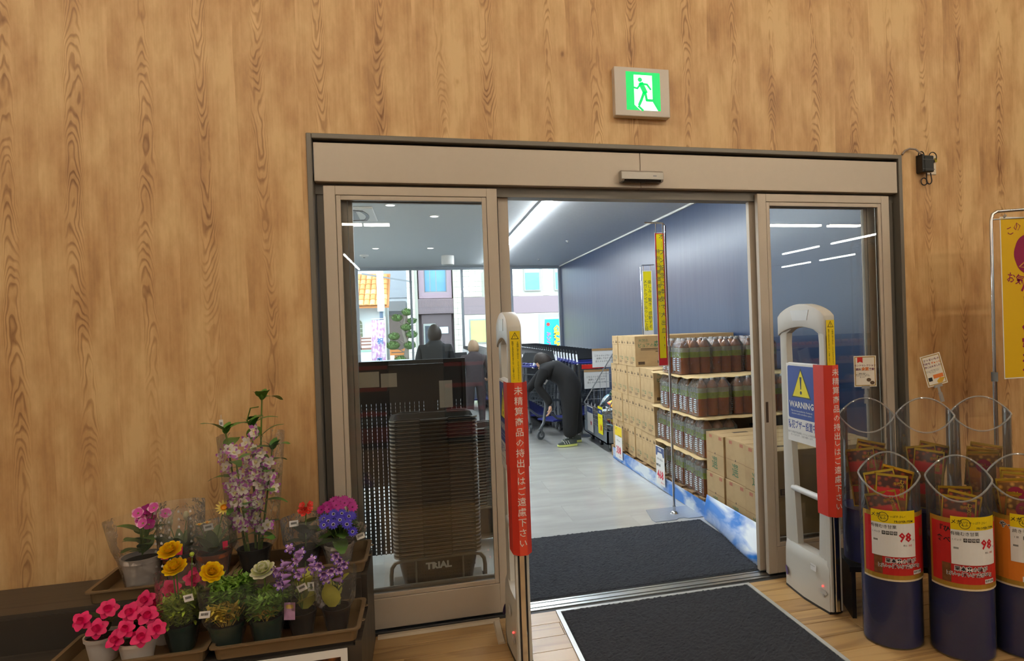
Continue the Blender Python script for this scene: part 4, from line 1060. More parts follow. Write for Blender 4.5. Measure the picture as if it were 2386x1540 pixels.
def flower_mesh(kind):
    if kind in FM: return FM[kind]
    mb = MB(); rg = random.Random(hash(kind) % 97 if False else len(kind)*7+1)
    P = lambda n, c, r_=0.5, v=0.12: M(n, S(*c), r_, var=v, scale=60)
    if kind in ('yellow_ranunculus', 'white_ranunculus'):
        mats = [P('petal_yellow', (255, 214, 12)), P('petal_yellow_deep', (252, 194, 8))] if kind[0] == 'y' else [P('petal_white', (236, 234, 214)), P('petal_white_core', (206, 210, 150))]
        for ly in range(6):
            n = 9-ly//2; tilt = R(2+ly*15); l_ = 0.032-0.0026*ly
            for k in range(n): petal(mb, l_, l_*0.95, RZ(2*PI*k/n+ly*0.4) @ TR(0, 0.003, 0.002*ly) @ RX(tilt), 0.28, mis=(0 if ly % 2 == 0 else 1,))
        mb.ball((0, 0, 0.014), 0.009, 8, 6, 0)
    elif kind in ('pink_primrose', 'magenta_primrose'):
        mats = [P('petal_pink', (214, 84, 170)) if kind[0] == 'p' else P('petal_magenta', (160, 14, 120)), P('petal_pale_pink', (230, 170, 200)), P('flower_eye_green', (150, 170, 60))]
        for k in range(5): petal(mb, 0.022, 0.024, RZ(2*PI*k/5) @ RX(R(14)), 0.15, mis=(0, 0, 0, 1 if kind[0] == 'p' else 0))
        mb.ball((0, 0, 0.002), 0.0035, 6, 4, 2)
    elif kind == 'dendrobium':
        mats = [P('orchid_white', (238, 228, 222)), P('orchid_purple', (176, 90, 176)), P('orchid_cream', (232, 222, 160))]
        for k in range(5): petal(mb, 0.026, 0.015, RZ(2*PI*k/5) @ RX(R(12)), 0.1, mis=(0, 0, 0, 1), point=0.85)
        petal(mb, 0.02, 0.018, RZ(PI) @ TR(0, 0, 0.005) @ RX(R(30)), -0.2, mis=(2, 0, 1, 1))
        mb.ball((0, 0, 0.005), 0.005, 8, 5, 2)
    elif kind == 'penstemon':
        mats = [P('penstemon_lilac', (176, 130, 200)), P('penstemon_violet', (120, 84, 190)), P('penstemon_pale', (222, 190, 220))]
        mb.lathe([(0.0025, 0), (0.005, 0.008), (0.0085, 0.018), (0.0085, 0.026), (0.012, 0.03)], 10)
        for k in range(5): petal(mb, 0.013, 0.013, RZ(2*PI*k/5) @ TR(0, 0.009, 0.028) @ RX(R(28)), -0.1, mis=(2, 1, 1))
    elif kind == 'blue_cineraria':
        mats = [P('cineraria_blue', (50, 30, 170)), P('cineraria_white', (230, 225, 240)), P('cineraria_eye', (30, 14, 40))]
        for k in range(12): petal(mb, 0.022, 0.010, RZ(2*PI*k/12) @ RX(R(8)), 0.05, mis=(1, 0, 0, 0), point=0.7)
        mb.ball((0, 0, 0.001), 0.0055, 8, 4, 2, (1, 1, 0.6))
    elif kind == 'magenta_cineraria':
        mats = [P('cineraria_magenta', (170, 8, 130)), P('cineraria_eye_m', (120, 6, 80))]
        for k in range(11): petal(mb, 0.022, 0.012, RZ(2*PI*k/11) @ RX(R(10)), 0.05, mis=(0,), point=0.7)
        mb.ball((0, 0, 0.001), 0.004, 8, 4, 1)
    elif kind == 'hot_pink_impatiens':
        mats = [P('impatiens_pink', (232, 16, 104)), P('impatiens_deep', (200, 8, 80))]
        for k in range(6): petal(mb, 0.032, 0.030, RZ(2*PI*k/6) @ TR(0, 0, 0.004*(k % 2)) @ RX(R(4+14*(k % 2))), 0.05, -0.25)
        for k in range(3): petal(mb, 0.018, 0.02, RZ(2*PI*k/3+0.5) @ TR(0, 0, 0.004) @ RX(R(40)), 0.2, mis=(1,))
    elif kind == 'yellow_daisy':
        mats = [P('daisy_cream', (236, 214, 110)), P('daisy_orange', (240, 160, 10))]
        for k in range(13): petal(mb, 0.032, 0.009, RZ(2*PI*k/13) @ RX(R(18)), 0.1, point=0.7)
        for k in range(12): petal(mb, 0.016, 0.009, RZ(2*PI*k/12) @ TR(0, 0, 0.002) @ RX(R(38)), 0.15, mis=(1,))
        mb.ball((0, 0, 0.004), 0.01, 8, 4, 1, (1, 1, 0.6))
    elif kind == 'red_geranium':
        mats = [P('geranium_red', (220, 52, 40)), P('geranium_salmon', (226, 120, 90))]
        for k in range(5): petal(mb, 0.014, 0.014, RZ(2*PI*k/5) @ RX(R(15)), 0.1)
        mb.ball((0, 0, 0.001), 0.003, 6, 4, 1)
    me = mb.mesh(kind, mats, smooth=True, fix=False)
    FM[kind] = me
    return me
def leaf_mesh(kind):
    if kind in FM: return FM[kind]
    mb = MB()
    if kind == 'leaf_broad': petal(mb, 0.075, 0.05, Matrix(), 0.05, -0.28, 6, point=0.9); m_ = M('leaf_green', S(76, 112, 44), 0.5, var=0.3, scale=25)
    if kind == 'leaf_lime': petal(mb, 0.095, 0.07, Matrix(), 0.1, -0.15, 6, point=0.9); m_ = M('leaf_lime', S(184, 186, 76), 0.5, var=0.25, scale=25)
    if kind == 'leaf_orchid': petal(mb, 0.082, 0.046, Matrix(), 0.05, -0.35, 6, point=0.8); m_ = M('leaf_orchid', S(86, 138, 54), 0.45, var=0.2, scale=20)
    if kind == 'leaf_dark': petal(mb, 0.07, 0.05, Matrix(), 0.1, -0.2, 5); m_ = M('leaf_dark', S(48, 62, 34), 0.5, var=0.35, scale=25)
    if kind == 'leaf_grey': petal(mb, 0.085, 0.03, Matrix(), 0.1, -0.2, 6, point=0.75); m_ = M('leaf_grey_green', S(104, 122, 66), 0.5, var=0.3, scale=25)
    FM[kind] = mb.mesh(kind, m_, smooth=True, fix=False)
    return FM[kind]
STEM = M('stem_green', S(96, 120, 48), 0.5, var=0.2)
WRAP = GLASS('cellophane', (0.985, 0.985, 0.98), rough=0.06, ior=1.35, boost=0.7, crumple=0.8, cscale=16, haze=0.035)
WRAP2 = GLASS('cellophane_crumpled', (0.97, 0.97, 0.96), rough=0.12, ior=1.38, boost=0.9, crumple=1.0, cscale=26, haze=0.09)
SOIL = M('potting_soil', S(48, 38, 28), 0.95, var=0.4, scale=90, bump=0.8, bscale=150)
POTM = {'green': M('pot_green', S(24, 58, 46), 0.4), 'black': M('pot_black', S(26, 24, 24), 0.4), 'terra': M('pot_terracotta', S(176, 92, 54), 0.65), 'white': M('pot_white', S(214, 204, 196), 0.45), 'smoke': M('pot_smoke', S(56, 44, 36), 0.35)}
rq = random.Random(21)
def plant(name, label, x, y, z, pot, r=0.055, h=0.10, wrap=None, tagpos=None, group=None):
    t = thing(name, label, 'potted plant', (x, y, z), rq.uniform(-.3, .3), group)
    MB().lathe([(0.001, 0), (r*0.74, 0), (r*0.98, h*0.86), (r*1.06, h*0.86), (r*1.08, h), (r*0.98, h), (r*0.94, h*0.86), (r*0.001, h*0.86)], 28).build('pot', POTM[pot], t, smooth=35)
    MB().lathe([(0.001, h*0.9), (r*0.96, h*0.87)], 20).build('soil', SOIL, t)
    if wrap:
        r0, r1, h1, mt = wrap
        ph = rq.uniform(0, 6)
        n0 = rq.choice((3, 4, 5))
        wb = lambda a, zz: 1+0.06*math.sin(n0*a+ph)*min(1, zz/0.1)+0.03*math.sin(11*a+2*ph)
        MB().lathe([(r*0.80, 0.005), (r*1.12, h*0.95), (r0, h*1.25), ((r0+r1)/2, (h*1.2+h1)/2), (r1, h1)], 32, wob=wb).build('cellophane_wrap', mt, t, smooth=True, fix=False)
    if tagpos:
        (tx, ty, tz, ang) = tagpos
        c = card('price_tag', 0.036, 0.026, 0.0008, PAPER, t, (tx, ty, tz), (R(90), R(ang), 0))
        for q in range(9): MB().box(-0.0115+q*0.0026, -0.0099+q*0.0026, -0.003, 0.006, 0, 0.0004).build('barcode_bar', INK, c)
    return t
def bloom(t, kind, x, y, z, nx=0, ny=-0.6, nz=0.7, s=1.0, name='flower'):
    o = put(name, flower_mesh(kind), t, (x, y, z))
    o.rotation_euler = Vector((nx, ny, nz)).to_track_quat('Z', 'Y').to_euler()
    o.rotation_euler.rotate_axis('Z', rq.uniform(0, 6)); o.scale = (s, s, s)
    return o
def leafo(t, kind, x, y, z, az, el, s=1.0):
    o = put('leaf', leaf_mesh(kind), t, (x, y, z))
    o.rotation_euler = (Matrix.Rotation(az, 3, 'Z') @ Matrix.Rotation(el, 3, 'X')).to_euler(); o.scale = (s,)*3
    return o
def stemo(t, pts, r=0.002): return MB().tube(pts, r, 5).build('stem', STEM, t, smooth=True)
def ferny(t, cx_, cy_, z0, z1, rad, n, mat, sz=0.021):
    """finely divided foliage, too small to pick apart"""
    mb = MB()
    for k in range(n):
        a = rq.uniform(0, 2*PI); rr = rad*math.sqrt(rq.random()); zz = z0+(z1-z0)*rq.random()**0.8
        p = Vector((cx_+rr*math.cos(a), cy_+rr*math.sin(a), zz))
        if k % 7 == 0: mb.tube([(cx_+rr*.3*math.cos(a), cy_+rr*.3*math.sin(a), z0-0.02), tuple(p)], 0.0011, 3)
        for q in range(3):
            T = TR(*p) @ RZ(rq.uniform(0, 6.28)) @ RX(rq.uniform(-0.5, 1.1))
            petal(mb, sz*rq.uniform(.7, 1.5), sz*0.55, T, 0.1, -0.2, 2)
    o = mb.build('foliage', mat, t, fix=False, smooth=True); o['kind'] = 'stuff'
    return o
FERN = M('fern_green', S(166, 188, 66), 0.5, var=0.4, scale=40); FERN2 = M('fern_mid_green', S(116, 160, 58), 0.5, var=0.4, scale=40); FERN3 = M('fern_yellowing', S(200, 176, 70), 0.5, var=0.3, scale=40)
ZL, ZU = 0.302, 0.452
# lower step
t = plant('potted_ranunculus', 'yellow ranunculus with two blooms in a dark green pot', -0.945, 2.80, ZL, 'green', 0.058, 0.10, (0.075, 0.085, 0.30, WRAP), (0.075, -0.08, 0.225, -12))
ferny(t, 0, 0, 0.11, 0.20, 0.065, 420, FERN)
for (x, y, z) in ((-0.012, -0.03, 0.385), (0.012, -0.045, 0.325)): stemo(t, [(x*.3, 0, 0.1), (x*.8, y*.6, z*.6), (x, y, z)], 0.003); bloom(t, 'yellow_ranunculus', x, y, z, 0.0, -0.5, 0.85, 1.25)
stemo(t, [(0.02, 0, 0.1), (0.055, -0.02, 0.24), (0.06, -0.02, 0.36)]); MB().ball((0.06, -0.02, 0.37), 0.009, 8, 6).build('bud', FERN, t, smooth=True)
t = plant('potted_ranunculus', 'single yellow ranunculus with yellowing stems in a dark green pot', -0.768, 2.735, ZL, 'green', 0.06, 0.105, (0.085, 0.10, 0.26, WRAP), (-0.07, -0.08, 0.18, 8))
ferny(t, 0.02, 0.02, 0.12, 0.26, 0.075, 420, FERN2); ferny(t, -0.01, -0.05, 0.13, 0.19, 0.05, 70, FERN3)
mb = MB()
for k in range(16): a = rq.uniform(-.06, .07); mb.tube([(a*.3, -0.03, 0.1), (a, -0.055, 0.17+rq.uniform(-.01, .03))], 0.0016, 4)
mb.build('stem_cluster', FERN3, t)
stemo(t, [(-0.02, 0, 0.1), (-0.04, -0.01, 0.3)], 0.003); bloom(t, 'yellow_ranunculus', -0.045, -0.02, 0.31, 0.2, -0.75, 0.6, 1.2)
t = plant('potted_ranunculus', 'white ranunculus in a dark green pot with shiny wrap', -0.628, 2.745, ZL, 'green', 0.058, 0.105, (0.085, 0.105, 0.235, WRAP), None)
ferny(t, 0, 0, 0.12, 0.19, 0.075, 380, FERN2); ferny(t, 0.02, -0.05, 0.12, 0.15, 0.03, 30, FERN3)
stemo(t, [(0, 0, 0.1), (0.0, -0.01, 0.27)], 0.0035); bloom(t, 'white_ranunculus', 0, -0.015, 0.28, 0, -0.45, 0.9, 1.35)
for k, (x, lb, tg) in enumerate(((-0.505, 'lilac penstemon pot carrying a small picture label', (0.03, -0.075, 0.215, -24)), (-0.375, 'lilac penstemon pot with a wide lime leaf, beside the tray end', (-0.075, -0.06, 0.20, 88)))):
    t = plant('potted_penstemon', lb, x, 2.775, ZL, 'smoke', 0.05, 0.095, (0.075, 0.085, 0.24, WRAP), tg)
    for q in range(9): leafo(t, 'leaf_lime' if q % 2 == k else 'leaf_grey', 0.01*math.cos(q*2), 0.01*math.sin(q*2), 0.10+0.014*q, q*2.1+k, R(rq.uniform(25, 65)), rq.uniform(.7, 1.1))
    if k: leafo(t, 'leaf_lime', 0.0, -0.045, 0.11, PI, R(78), 1.1)
    for (x_, y_, z_) in (((-0.02, -0.02, 0.33), (-0.045, -0.04, 0.27), (0.03, -0.03, 0.30), (-0.01, -0.05, 0.255)) if k == 0 else ((0.03, -0.02, 0.30), (-0.035, -0.04, 0.27), (0.0, -0.05, 0.25))):
        stemo(t, [(0, 0, 0.1), (x_*.5, y_*.5, z_*.7), (x_, y_, z_)])
        for q in range(4): a = rq.uniform(0, 6.3); bloom(t, 'penstemon', x_+0.012*math.cos(a), y_+0.012*math.sin(a), z_-0.018*q+0.02, math.cos(a), math.sin(a)-0.5, -0.15, 1.05)
    if k == 0:
        c = card('picture_label', 0.042, 0.068, 0.0012, M('label_lilac', S(190, 150, 190), 0.5, var=0.3, scale=50), t, (-0.022, -0.072, 0.125), (R(90), R(3), 0))
        card('label_oval', 0.03, 0.016, 0.0004, M('label_gold', S(222, 190, 110), 0.5), c, (0, 0.018, 0.0006), (0, 0, 0), rad=0.007)
t = plant('potted_plant', 'empty-looking black pot behind the white ranunculus', -0.575, 2.885, ZL, 'black', 0.05, 0.1, None, None)
for q in range(6): leafo(t, 'leaf_grey', 0, 0, 0.1, q*1.05, R(45), 0.8)
def impatiens(x, y, lb, r, h, spots):
    t = plant('potted_impatiens', lb, x, y, ZL, 'white', r, h)
    for q in range(12): leafo(t, 'leaf_dark', 0, 0, h+0.012*(q % 6), q*1.3, R(rq.uniform(5, 50)), rq.uniform(.7, 1))
    for (x_, y_, z_) in spots: stemo(t, [(0, 0, h), (x_, y_, z_)], 0.0018); bloom(t, 'hot_pink_impatiens', x_, y_, z_, x_*4, -0.75, 0.45, rq.uniform(.95, 1.15))
impatiens(-1.07, 2.732, 'hot pink impatiens spilling over the white pot at the tray front', 0.062, 0.09, ((0.03, -0.06, 0.115), (-0.015, -0.065, 0.155), (0.075, -0.045, 0.13), (-0.05, -0.05, 0.115), (-0.01, -0.03, 0.20), (0.04, -0.02, 0.175)))
impatiens(-1.03, 2.885, 'hot pink impatiens in a pale pot behind the yellow ranunculus', 0.05, 0.095, ((0.03, -0.04, 0.22), (0.05, -0.05, 0.185), (-0.02, -0.03, 0.17), (-0.055, -0.04, 0.19), (0.0, -0.06, 0.14), (0.10, -0.03, 0.24)))
impatiens(-1.21, 2.80, 'hot pink impatiens in a white pot near the rack middle', 0.058, 0.095, ((0.03, -0.04, 0.2), (-0.05, -0.04, 0.17), (0.0, -0.06, 0.14)))
# upper step
t = plant('potted_primrose', 'pink primrose in a white wrapped pot', -1.185, 3.10, ZU, 'white', 0.075, 0.14, (0.10, 0.125, 0.30, WRAP), None)
for q in range(12): leafo(t, 'leaf_broad', 0, 0, 0.15+0.008*q, q*1.3, R(rq.uniform(-5, 40)), rq.uniform(.9, 1.3))
for q in range(13):
    a = rq.uniform(0, 6.28); rr = 0.075*math.sqrt(rq.random()); x_, y_, z_ = rr*math.cos(a)+0.03, rr*math.sin(a)-0.02, 0.27+rq.uniform(0, .075)
    stemo(t, [(0, 0, 0.14), (x_, y_, z_)]); bloom(t, 'pink_primrose' if q % 4 else 'magenta_primrose', x_, y_, z_, rq.uniform(-.4, .4), -0.8, 0.5, 1.15)
t = plant('potted_gazania', 'budding plant in a terracotta pot in arrow-printed cellophane', -1.045, 3.12, ZU, 'terra', 0.062, 0.115, (0.088, 0.095, 0.34, WRAP2), None)
for q in range(14): leafo(t, 'leaf_grey', 0, 0, 0.115, q*1.7, R(rq.uniform(35, 75)), rq.uniform(1.2, 1.9))
for (x_, z_) in ((-0.03, 0.27), (0.035, 0.29)): stemo(t, [(0, 0, .11), (x_, -0.02, z_-0.02)]); MB().ball((x_, -0.02, z_), 0.012, 8, 6, 0, (1, 1, 1.8)).build('bud', M('bud_cream', S(196, 190, 150), 0.5), t, smooth=True)
pr = MB()
for q in range(5):
    for k in range(8): 
        x_, z_ = -0.07+0.035*q, 0.09+0.032*k+0.008*(q % 2)
        y_ = -math.sqrt(max(0.0004, 0.091**2-x_**2))-0.003
        for s_ in (-1, 0, 1): pr.box(x_+s_*0.003-0.0012, x_+s_*0.003+0.0012, y_-0.0004, y_, z_, z_+0.011-abs(s_)*0.003)
pr.build('wrap_print', PAPER, t)['kind'] = 'stuff'
for (x_, z_) in ((-0.02, 0.15), (0.035, 0.165)): card('red_print_label', 0.028, 0.036, 0.0005, M('wrap_label_red', S(206, 50, 84), 0.5), t, (x_, -0.095, z_), (R(90), R(6), 0))
t = plant('potted_gazania', 'yellow daisy-like bloom in a terracotta pot with crumpled wrap', -0.91, 3.09, ZU, 'terra', 0.062, 0.125, (0.088, 0.085, 0.29, WRAP2), (0.005, -0.085, 0.255, -8))
for q in range(16): leafo(t, 'leaf_grey', 0, 0, 0.12, q*1.7, R(rq.uniform(25, 65)), rq.uniform(1.2, 1.8))
stemo(t, [(0, 0, .12), (0.045, 0, .3)], 0.0028); bloom(t, 'yellow_daisy', 0.05, -0.01, 0.31, 0.1, -0.8, 0.6, 1.15)
for (x_, z_) in ((-0.045, 0.25), (-0.015, 0.255)):
    stemo(t, [(0, 0, .12), (x_, -0.02, z_)]); bloom(t, 'yellow_daisy', x_, -0.02, z_, 0, 0, 1, 0.55)
card('red_print_label', 0.02, 0.034, 0.0005, MATS['wrap_label_red'], t, (0.06, -0.062, 0.165), (R(90), 0, R(30)))
# tall orchid
t = plant('potted_orchid', 'tall white and purple orchid in a black square pot', -0.755, 3.115, ZU, 'black', 0.062, 0.12, (0.095, 0.135, 0.62, WRAP), None)
canes = (((0.02, 0.0), (0.06, -0.01), 0.78), ((-0.03, -0.01), (-0.095, -0.015), 0.64), ((0.0, 0.02), (0.0, 0.03), 0.66), ((0.035, -0.02), (0.10, -0.02), 0.56), ((-0.01, -0.03), (-0.045, -0.04), 0.50))
for (a, b, hh) in canes:
    pts = [(a[0]+(b[0]-a[0])*k/8, a[1]+(b[1]-a[1])*k/8, 0.1+(hh-0.1)*k/8) for k in range(9)]
    MB().tube(pts, [0.0055-0.0003*k for k in range(9)], 7).build('cane', STEM, t, smooth=True)
    mb = MB()
    for p in pts[1:-1]: mb.tube([(p[0], p[1], p[2]-0.004), (p[0], p[1], p[2]+0.004)], 0.0066, 7)
    mb.build('cane_node', M('cane_node', S(150, 140, 90), 0.6), t)
    if hh > 0.5:
        for q in range(9):
            k = min(8, q+1); p = pts[k]; leafo(t, 'leaf_orchid', p[0], p[1], p[2], q*2.4+hh*7, R(rq.uniform(0, 45)), rq.uniform(.95, 1.35))
        for q in range(3): leafo(t, 'leaf_orchid', pts[8][0], pts[8][1], pts[8][2]-0.01, q*2.1, R(60), 0.75)
    for z_ in [zz for zz in (0.22, 0.27, 0.32, 0.36, 0.40, 0.45, 0.49, 0.53, 0.57, 0.62) if zz < hh-0.06]:
        k = (z_-0.1)/(hh-0.1); px_, py_ = a[0]+(b[0]-a[0])*k, a[1]+(b[1]-a[1])*k
        for q in range(1 + (rq.random() < .4)):
            g = rq.uniform(-2.6, -0.5); bloom(t, 'dendrobium', px_+0.03*math.cos(g), py_+0.03*math.sin(g), z_+rq.uniform(-.02, .02), math.cos(g)*.8, -0.75, 0.15, rq.uniform(1.15, 1.45))
stemo(t, [(0.015, 0.02, 0.6), (-0.01, 0.0, 0.68), (0.01, -0.01, 0.735), (0.045, -0.01, 0.74)], 0.003)
# geranium, cineraria
t = plant('potted_geranium', 'small red geranium with dark leaves in cellophane', -0.54, 3.10, ZU, 'black', 0.055, 0.1, (0.085, 0.095, 0.235, WRAP2), (-0.05, -0.088, 0.235, 0))
for q in range(14): leafo(t, 'leaf_dark', 0, 0, 0.12+0.006*q, q*1.5, R(rq.uniform(0, 50)), rq.uniform(.8, 1.15))
for q in range(12): a = rq.uniform(0, 6.28); rr = 0.022*math.sqrt(rq.random()); bloom(t, 'red_geranium', 0.005+rr*math.cos(a), rr*math.sin(a)-0.02, 0.275+rq.uniform(-.02, .02), math.cos(a)*.5, -0.7, 0.5, 1.05)
stemo(t, [(0, 0, .1), (0.005, -0.01, 0.26)], 0.003)
for (x, y, lb, kind, n, rad, z0) in ((-0.395, 3.07, 'deep blue white-ringed cineraria at the rack end', 'blue_cineraria', 13, 0.075, 0.215), (-0.41, 3.20, 'bright magenta cineraria behind the blue one', 'magenta_cineraria', 14, 0.075, 0.225)):
    t = plant('potted_cineraria', lb, x, y, ZU, 'white' if kind[0] == 'b' else 'black', 0.06, 0.11, (0.10, 0.125, 0.17, WRAP2) if kind[0] == 'b' else None, (0.085, -0.07, 0.145, -14) if kind[0] == 'b' else None)
    for q in range(14): leafo(t, 'leaf_broad', 0, 0, 0.12+0.006*q, q*1.6, R(rq.uniform(-15, 35)), rq.uniform(.9, 1.35))
    for q in range(n):
        a = q*2.4; rr = rad*math.sqrt((q+.5)/n); x_, y_ = rr*math.cos(a), rr*math.sin(a)-0.015
        z_ = z0+0.03*(1-rr/rad)+rq.uniform(-.01, .01)+(0.02 if kind[0] == 'm' else 0)
        stemo(t, [(0, 0, .11), (x_, y_, z_)]); bloom(t, kind, x_, y_, z_, x_*6, -0.75+y_*3, 0.6, rq.uniform(.95, 1.15))
    if kind[0] == 'b': bloom(t, kind, 0.05, -0.085, 0.175, 0.3, -0.9, 0.3, 1.1)

# ================================================================== goods along the navy wall
CARD = two_tone('cardboard', S(196, 166, 120), S(178, 148, 104), 5, 0.35, 0.7, 0.75, (1, 1, 1.5), 3)
CARDS = M('cardboard_edge', S(150, 120, 82), 0.8)
CGRN = M('carton_green_ink', S(70, 120, 84), 0.7); CDRK = M('carton_dark_ink', S(84, 66, 46), 0.7); CRED = M('carton_red_ink', S(190, 110, 90), 0.7)
_cm = {}
def water_carton():
    """0.36 (x) x 0.198 (y) x 0.312 (z); short side faces -X, long printed side faces -Y"""
    t = thing('water_carton', 'x', 'carton')
    MB().box(0, 0.36, 0, 0.198, 0, 0.312).build('box', CARD, t, bevel=0.002, seg=1)
    f = MB(); f.box(-0.0018, 0, 0.002, 0.196, 0.218, 0.311); f.build('end_flap', CARD, t)
    e = MB(); e.box(-0.0022, -0.0004, 0.004, 0.194, 0.2165, 0.218); e.box(-0.0006, 0.0004, 0.098, 0.0995, 0.0, 0.217); e.build('flap_shadow', CARDS, t)
    b = MB()
    for q in range(4): b.box(-0.0026, -0.0016, 0.02+q*0.012, 0.027+q*0.012, 0.232, 0.262 if q % 2 else 0.25)
    b.box(-0.0026, -0.0016, 0.13, 0.17, 0.236, 0.241); b.box(-0.0026, -0.0016, 0.13, 0.165, 0.246, 0.25)
    b.build('small_print', CDRK, t)
    text('天然水', 0.022, CGRN, t, (-0.001, 0.115, 0.085), FACE_X)
    text('森', 0.045, CGRN, t, (-0.001, 0.055, 0.072), FACE_X)
    b = MB(); b.box(-0.001, 0.0, 0.06, 0.16, 0.04, 0.044); b.box(-0.001, 0.0, 0.09, 0.16, 0.028, 0.032); b.build('small_print', CDRK, t)
    text('天然水', 0.036, CGRN, t, (0.09, -0.001, 0.262)); text('ピュアの', 0.044, CGRN, t, (0.115, -0.001, 0.212), bold=0.01); text('森', 0.07, CGRN, t, (0.235, -0.001, 0.222), bold=0.01)
    b = MB(); b.box(0.06, 0.26, -0.001, 0, 0.176, 0.184); b.box(0.06, 0.26, -0.001, 0, 0.164, 0.169); b.box(0.22, 0.33, -0.001, 0, 0.146, 0.154)
    for (x, z) in ((0.285, 0.262), (0.318, 0.262), (0.285, 0.228), (0.318, 0.228)): b.box(x-.013, x+.013, -0.001, 0, z-.013, z+.013)
    b.box(0.03, 0.1, -0.001, 0, 0.02, 0.05); b.box(0.24, 0.34, -0.001, 0, 0.03, 0.055); b.build('small_print', CDRK, t)
    return t
WC = water_carton(); first = [True]
def wcarton(x, y, z, label, group, hole=False):
    if first[0]: first[0] = False; o = WC; o.location = (x, y, z); o['label'] = label; o['group'] = group
    else: o = dup(WC, (x, y, z), None, label, group)
    if hole: MB().lathe([(0.001, -0.0025), (0.016, -0.0025)], 12, sy=0.75).build('hand_hole', INK, o, (-0.0004, 0.1, 0.262), (0, R(-90), 0))
    return o
rc = random.Random(5)
names = ('bottom', 'second', 'third', 'top')
for ly in range(4):
    z = 0.125+ly*0.3135
    ys = [5.70+0.2005*k for k in range(7)] if ly < 3 else [6.20+0.2005*k for k in range(4)]
    for k, y in enumerate(ys):
        wcarton(2.10+rc.uniform(-.006, .006), y, z, 'brown water carton, %s layer of its stack, %s along the aisle from the tea bottles' % (names[ly], ordn(k+1)), 'water cartons, %s layer' % names[ly], hole=(ly in (0, 1) and rc.random() < .6))
    for c in (1, 2):
        for k, y in enumerate(ys[:3]):
            if ly < 2 and k: continue
            wcarton(2.47+(c-1)*0.365+rc.uniform(-.004, .004), y, z, 'brown water carton, %s layer, %s row from the aisle, %s from the tea bottles' % (names[ly], ordn(c+1), ordn(k+1)), 'inner water cartons, %s layer' % names[ly])
# pallets and printed sky skirts
PAL = M('pallet_wood', S(150, 120, 84), 0.8, var=0.2)
for (y0, y1, lb) in ((5.62, 7.12, 'low wooden pallet under the water cartons'), (4.61, 5.60, 'low wooden pallet under the tea bottles'), (3.62, 4.59, 'low wooden pallet under the plain brown cartons')):
    t = thing('pallet', lb, 'pallet', (2.62, (y0+y1)/2, 0.003)); l = (y1-y0)/2
    h = 0.118 if y0 > 4 else 0.055
    for k in range(5): MB().box(-0.54, 0.54, -l+k*(2*l-0.1)/4, -l+0.1+k*(2*l-0.1)/4, h-0.018, h).build('deck_board', PAL, t)
    for x in (-0.5, 0, 0.5): MB().box(x-0.04, x+0.04, -l, l, 0, h-0.018).build('bearer', PAL, t)
SKYP = two_tone('sky_print', S(46, 120, 206), S(226, 236, 246), 2.6, 0.47, 0.64, 0.4, (1, 1, 2.2), 6, dist=0.6)
sk = MB(); sk.box(2.045, 2.05, 4.50, 6.95, 0.004, 0.125)
tag(sk.build('skirt_board', SKYP), 'blue sky printed skirt board along the carton pallets', 'skirt board')
n = 12; sk = MB(); vs = []
for j in range(13):
    y = 3.50+j*0.083
    for i in range(n+1):
        a = i/n; x = 2.055-0.13*math.sin(a*PI*0.5)**1.3*(0.6+0.4*math.cos(j*.25)); z = 0.19-0.186*a+0.02*math.sin(PI*a)
        vs.append((x, y, z))
sk.add(vs, [(j*(n+1)+i, j*(n+1)+i+1, (j+1)*(n+1)+i+1, (j+1)*(n+1)+i) for j in range(12) for i in range(n)])
o = tag(sk.build('skirt_sheet', two_tone('sky_print_bright', S(20, 120, 214), S(234, 242, 250), 2.6, 0.42, 0.62, 0.35, (1, 0.8, 2.4), 6, dist=0.7), smooth=True), 'curling blue sky printed sheet in front of the plain cartons', 'skirt sheet')
md = o.modifiers.new('s', 'SOLIDIFY'); md.thickness = 0.002; apply_mods(o)
# plain cartons by the door
def plain_carton():
    t = thing('plain_carton', 'x', 'carton')
    MB().box(0, 0.44, 0, 0.292, 0, 0.296).build('box', CARD, t, bevel=0.002, seg=1)
    e = MB(); e.box(-0.001, 0.0002, 0, 0.292, 0.147, 0.149); e.box(0.05, 0.4, 0.145, 0.147, 0.296, 0.2966); e.build('fold_line', CARDS, t)
    MB().lathe([(0.001, 0), (0.008, 0)], 10, sy=0.7).build('tab_hole', INK, t, (-0.0012, 0.14, 0.152), (0, R(-90), 0))
    b = MB()
    for q in range(4): b.box(-0.001, 0, 0.03+q*0.012, 0.037+q*0.012, 0.262, 0.285)
    for q in range(4): b.box(-0.001, 0, 0.19+q*0.012, 0.197+q*0.012, 0.262, 0.285)
    b.build('stamped_print', CRED, t)
    text('選', 0.10, CGRN if True else CRED, t, (-0.001, 0.15, 0.075), FACE_X)
    b = MB(); b.box(0.09, 0.25, -0.001, 0, 0.01, 0.05); b.build('barcode_frame', CDRK, t)
    b = MB()
    for q in range(14): b.box(0.1+q*0.01, 0.105+q*0.01, -0.0016, -0.0006, 0.014, 0.046)
    b.build('barcode', CARD, t)
    b = MB(); b.box(0.15, 0.27, 0.12, 0.16, 0.296, 0.2968); b.build('top_print', CDRK, t)
    return t
pc = plain_carton(); k = 0
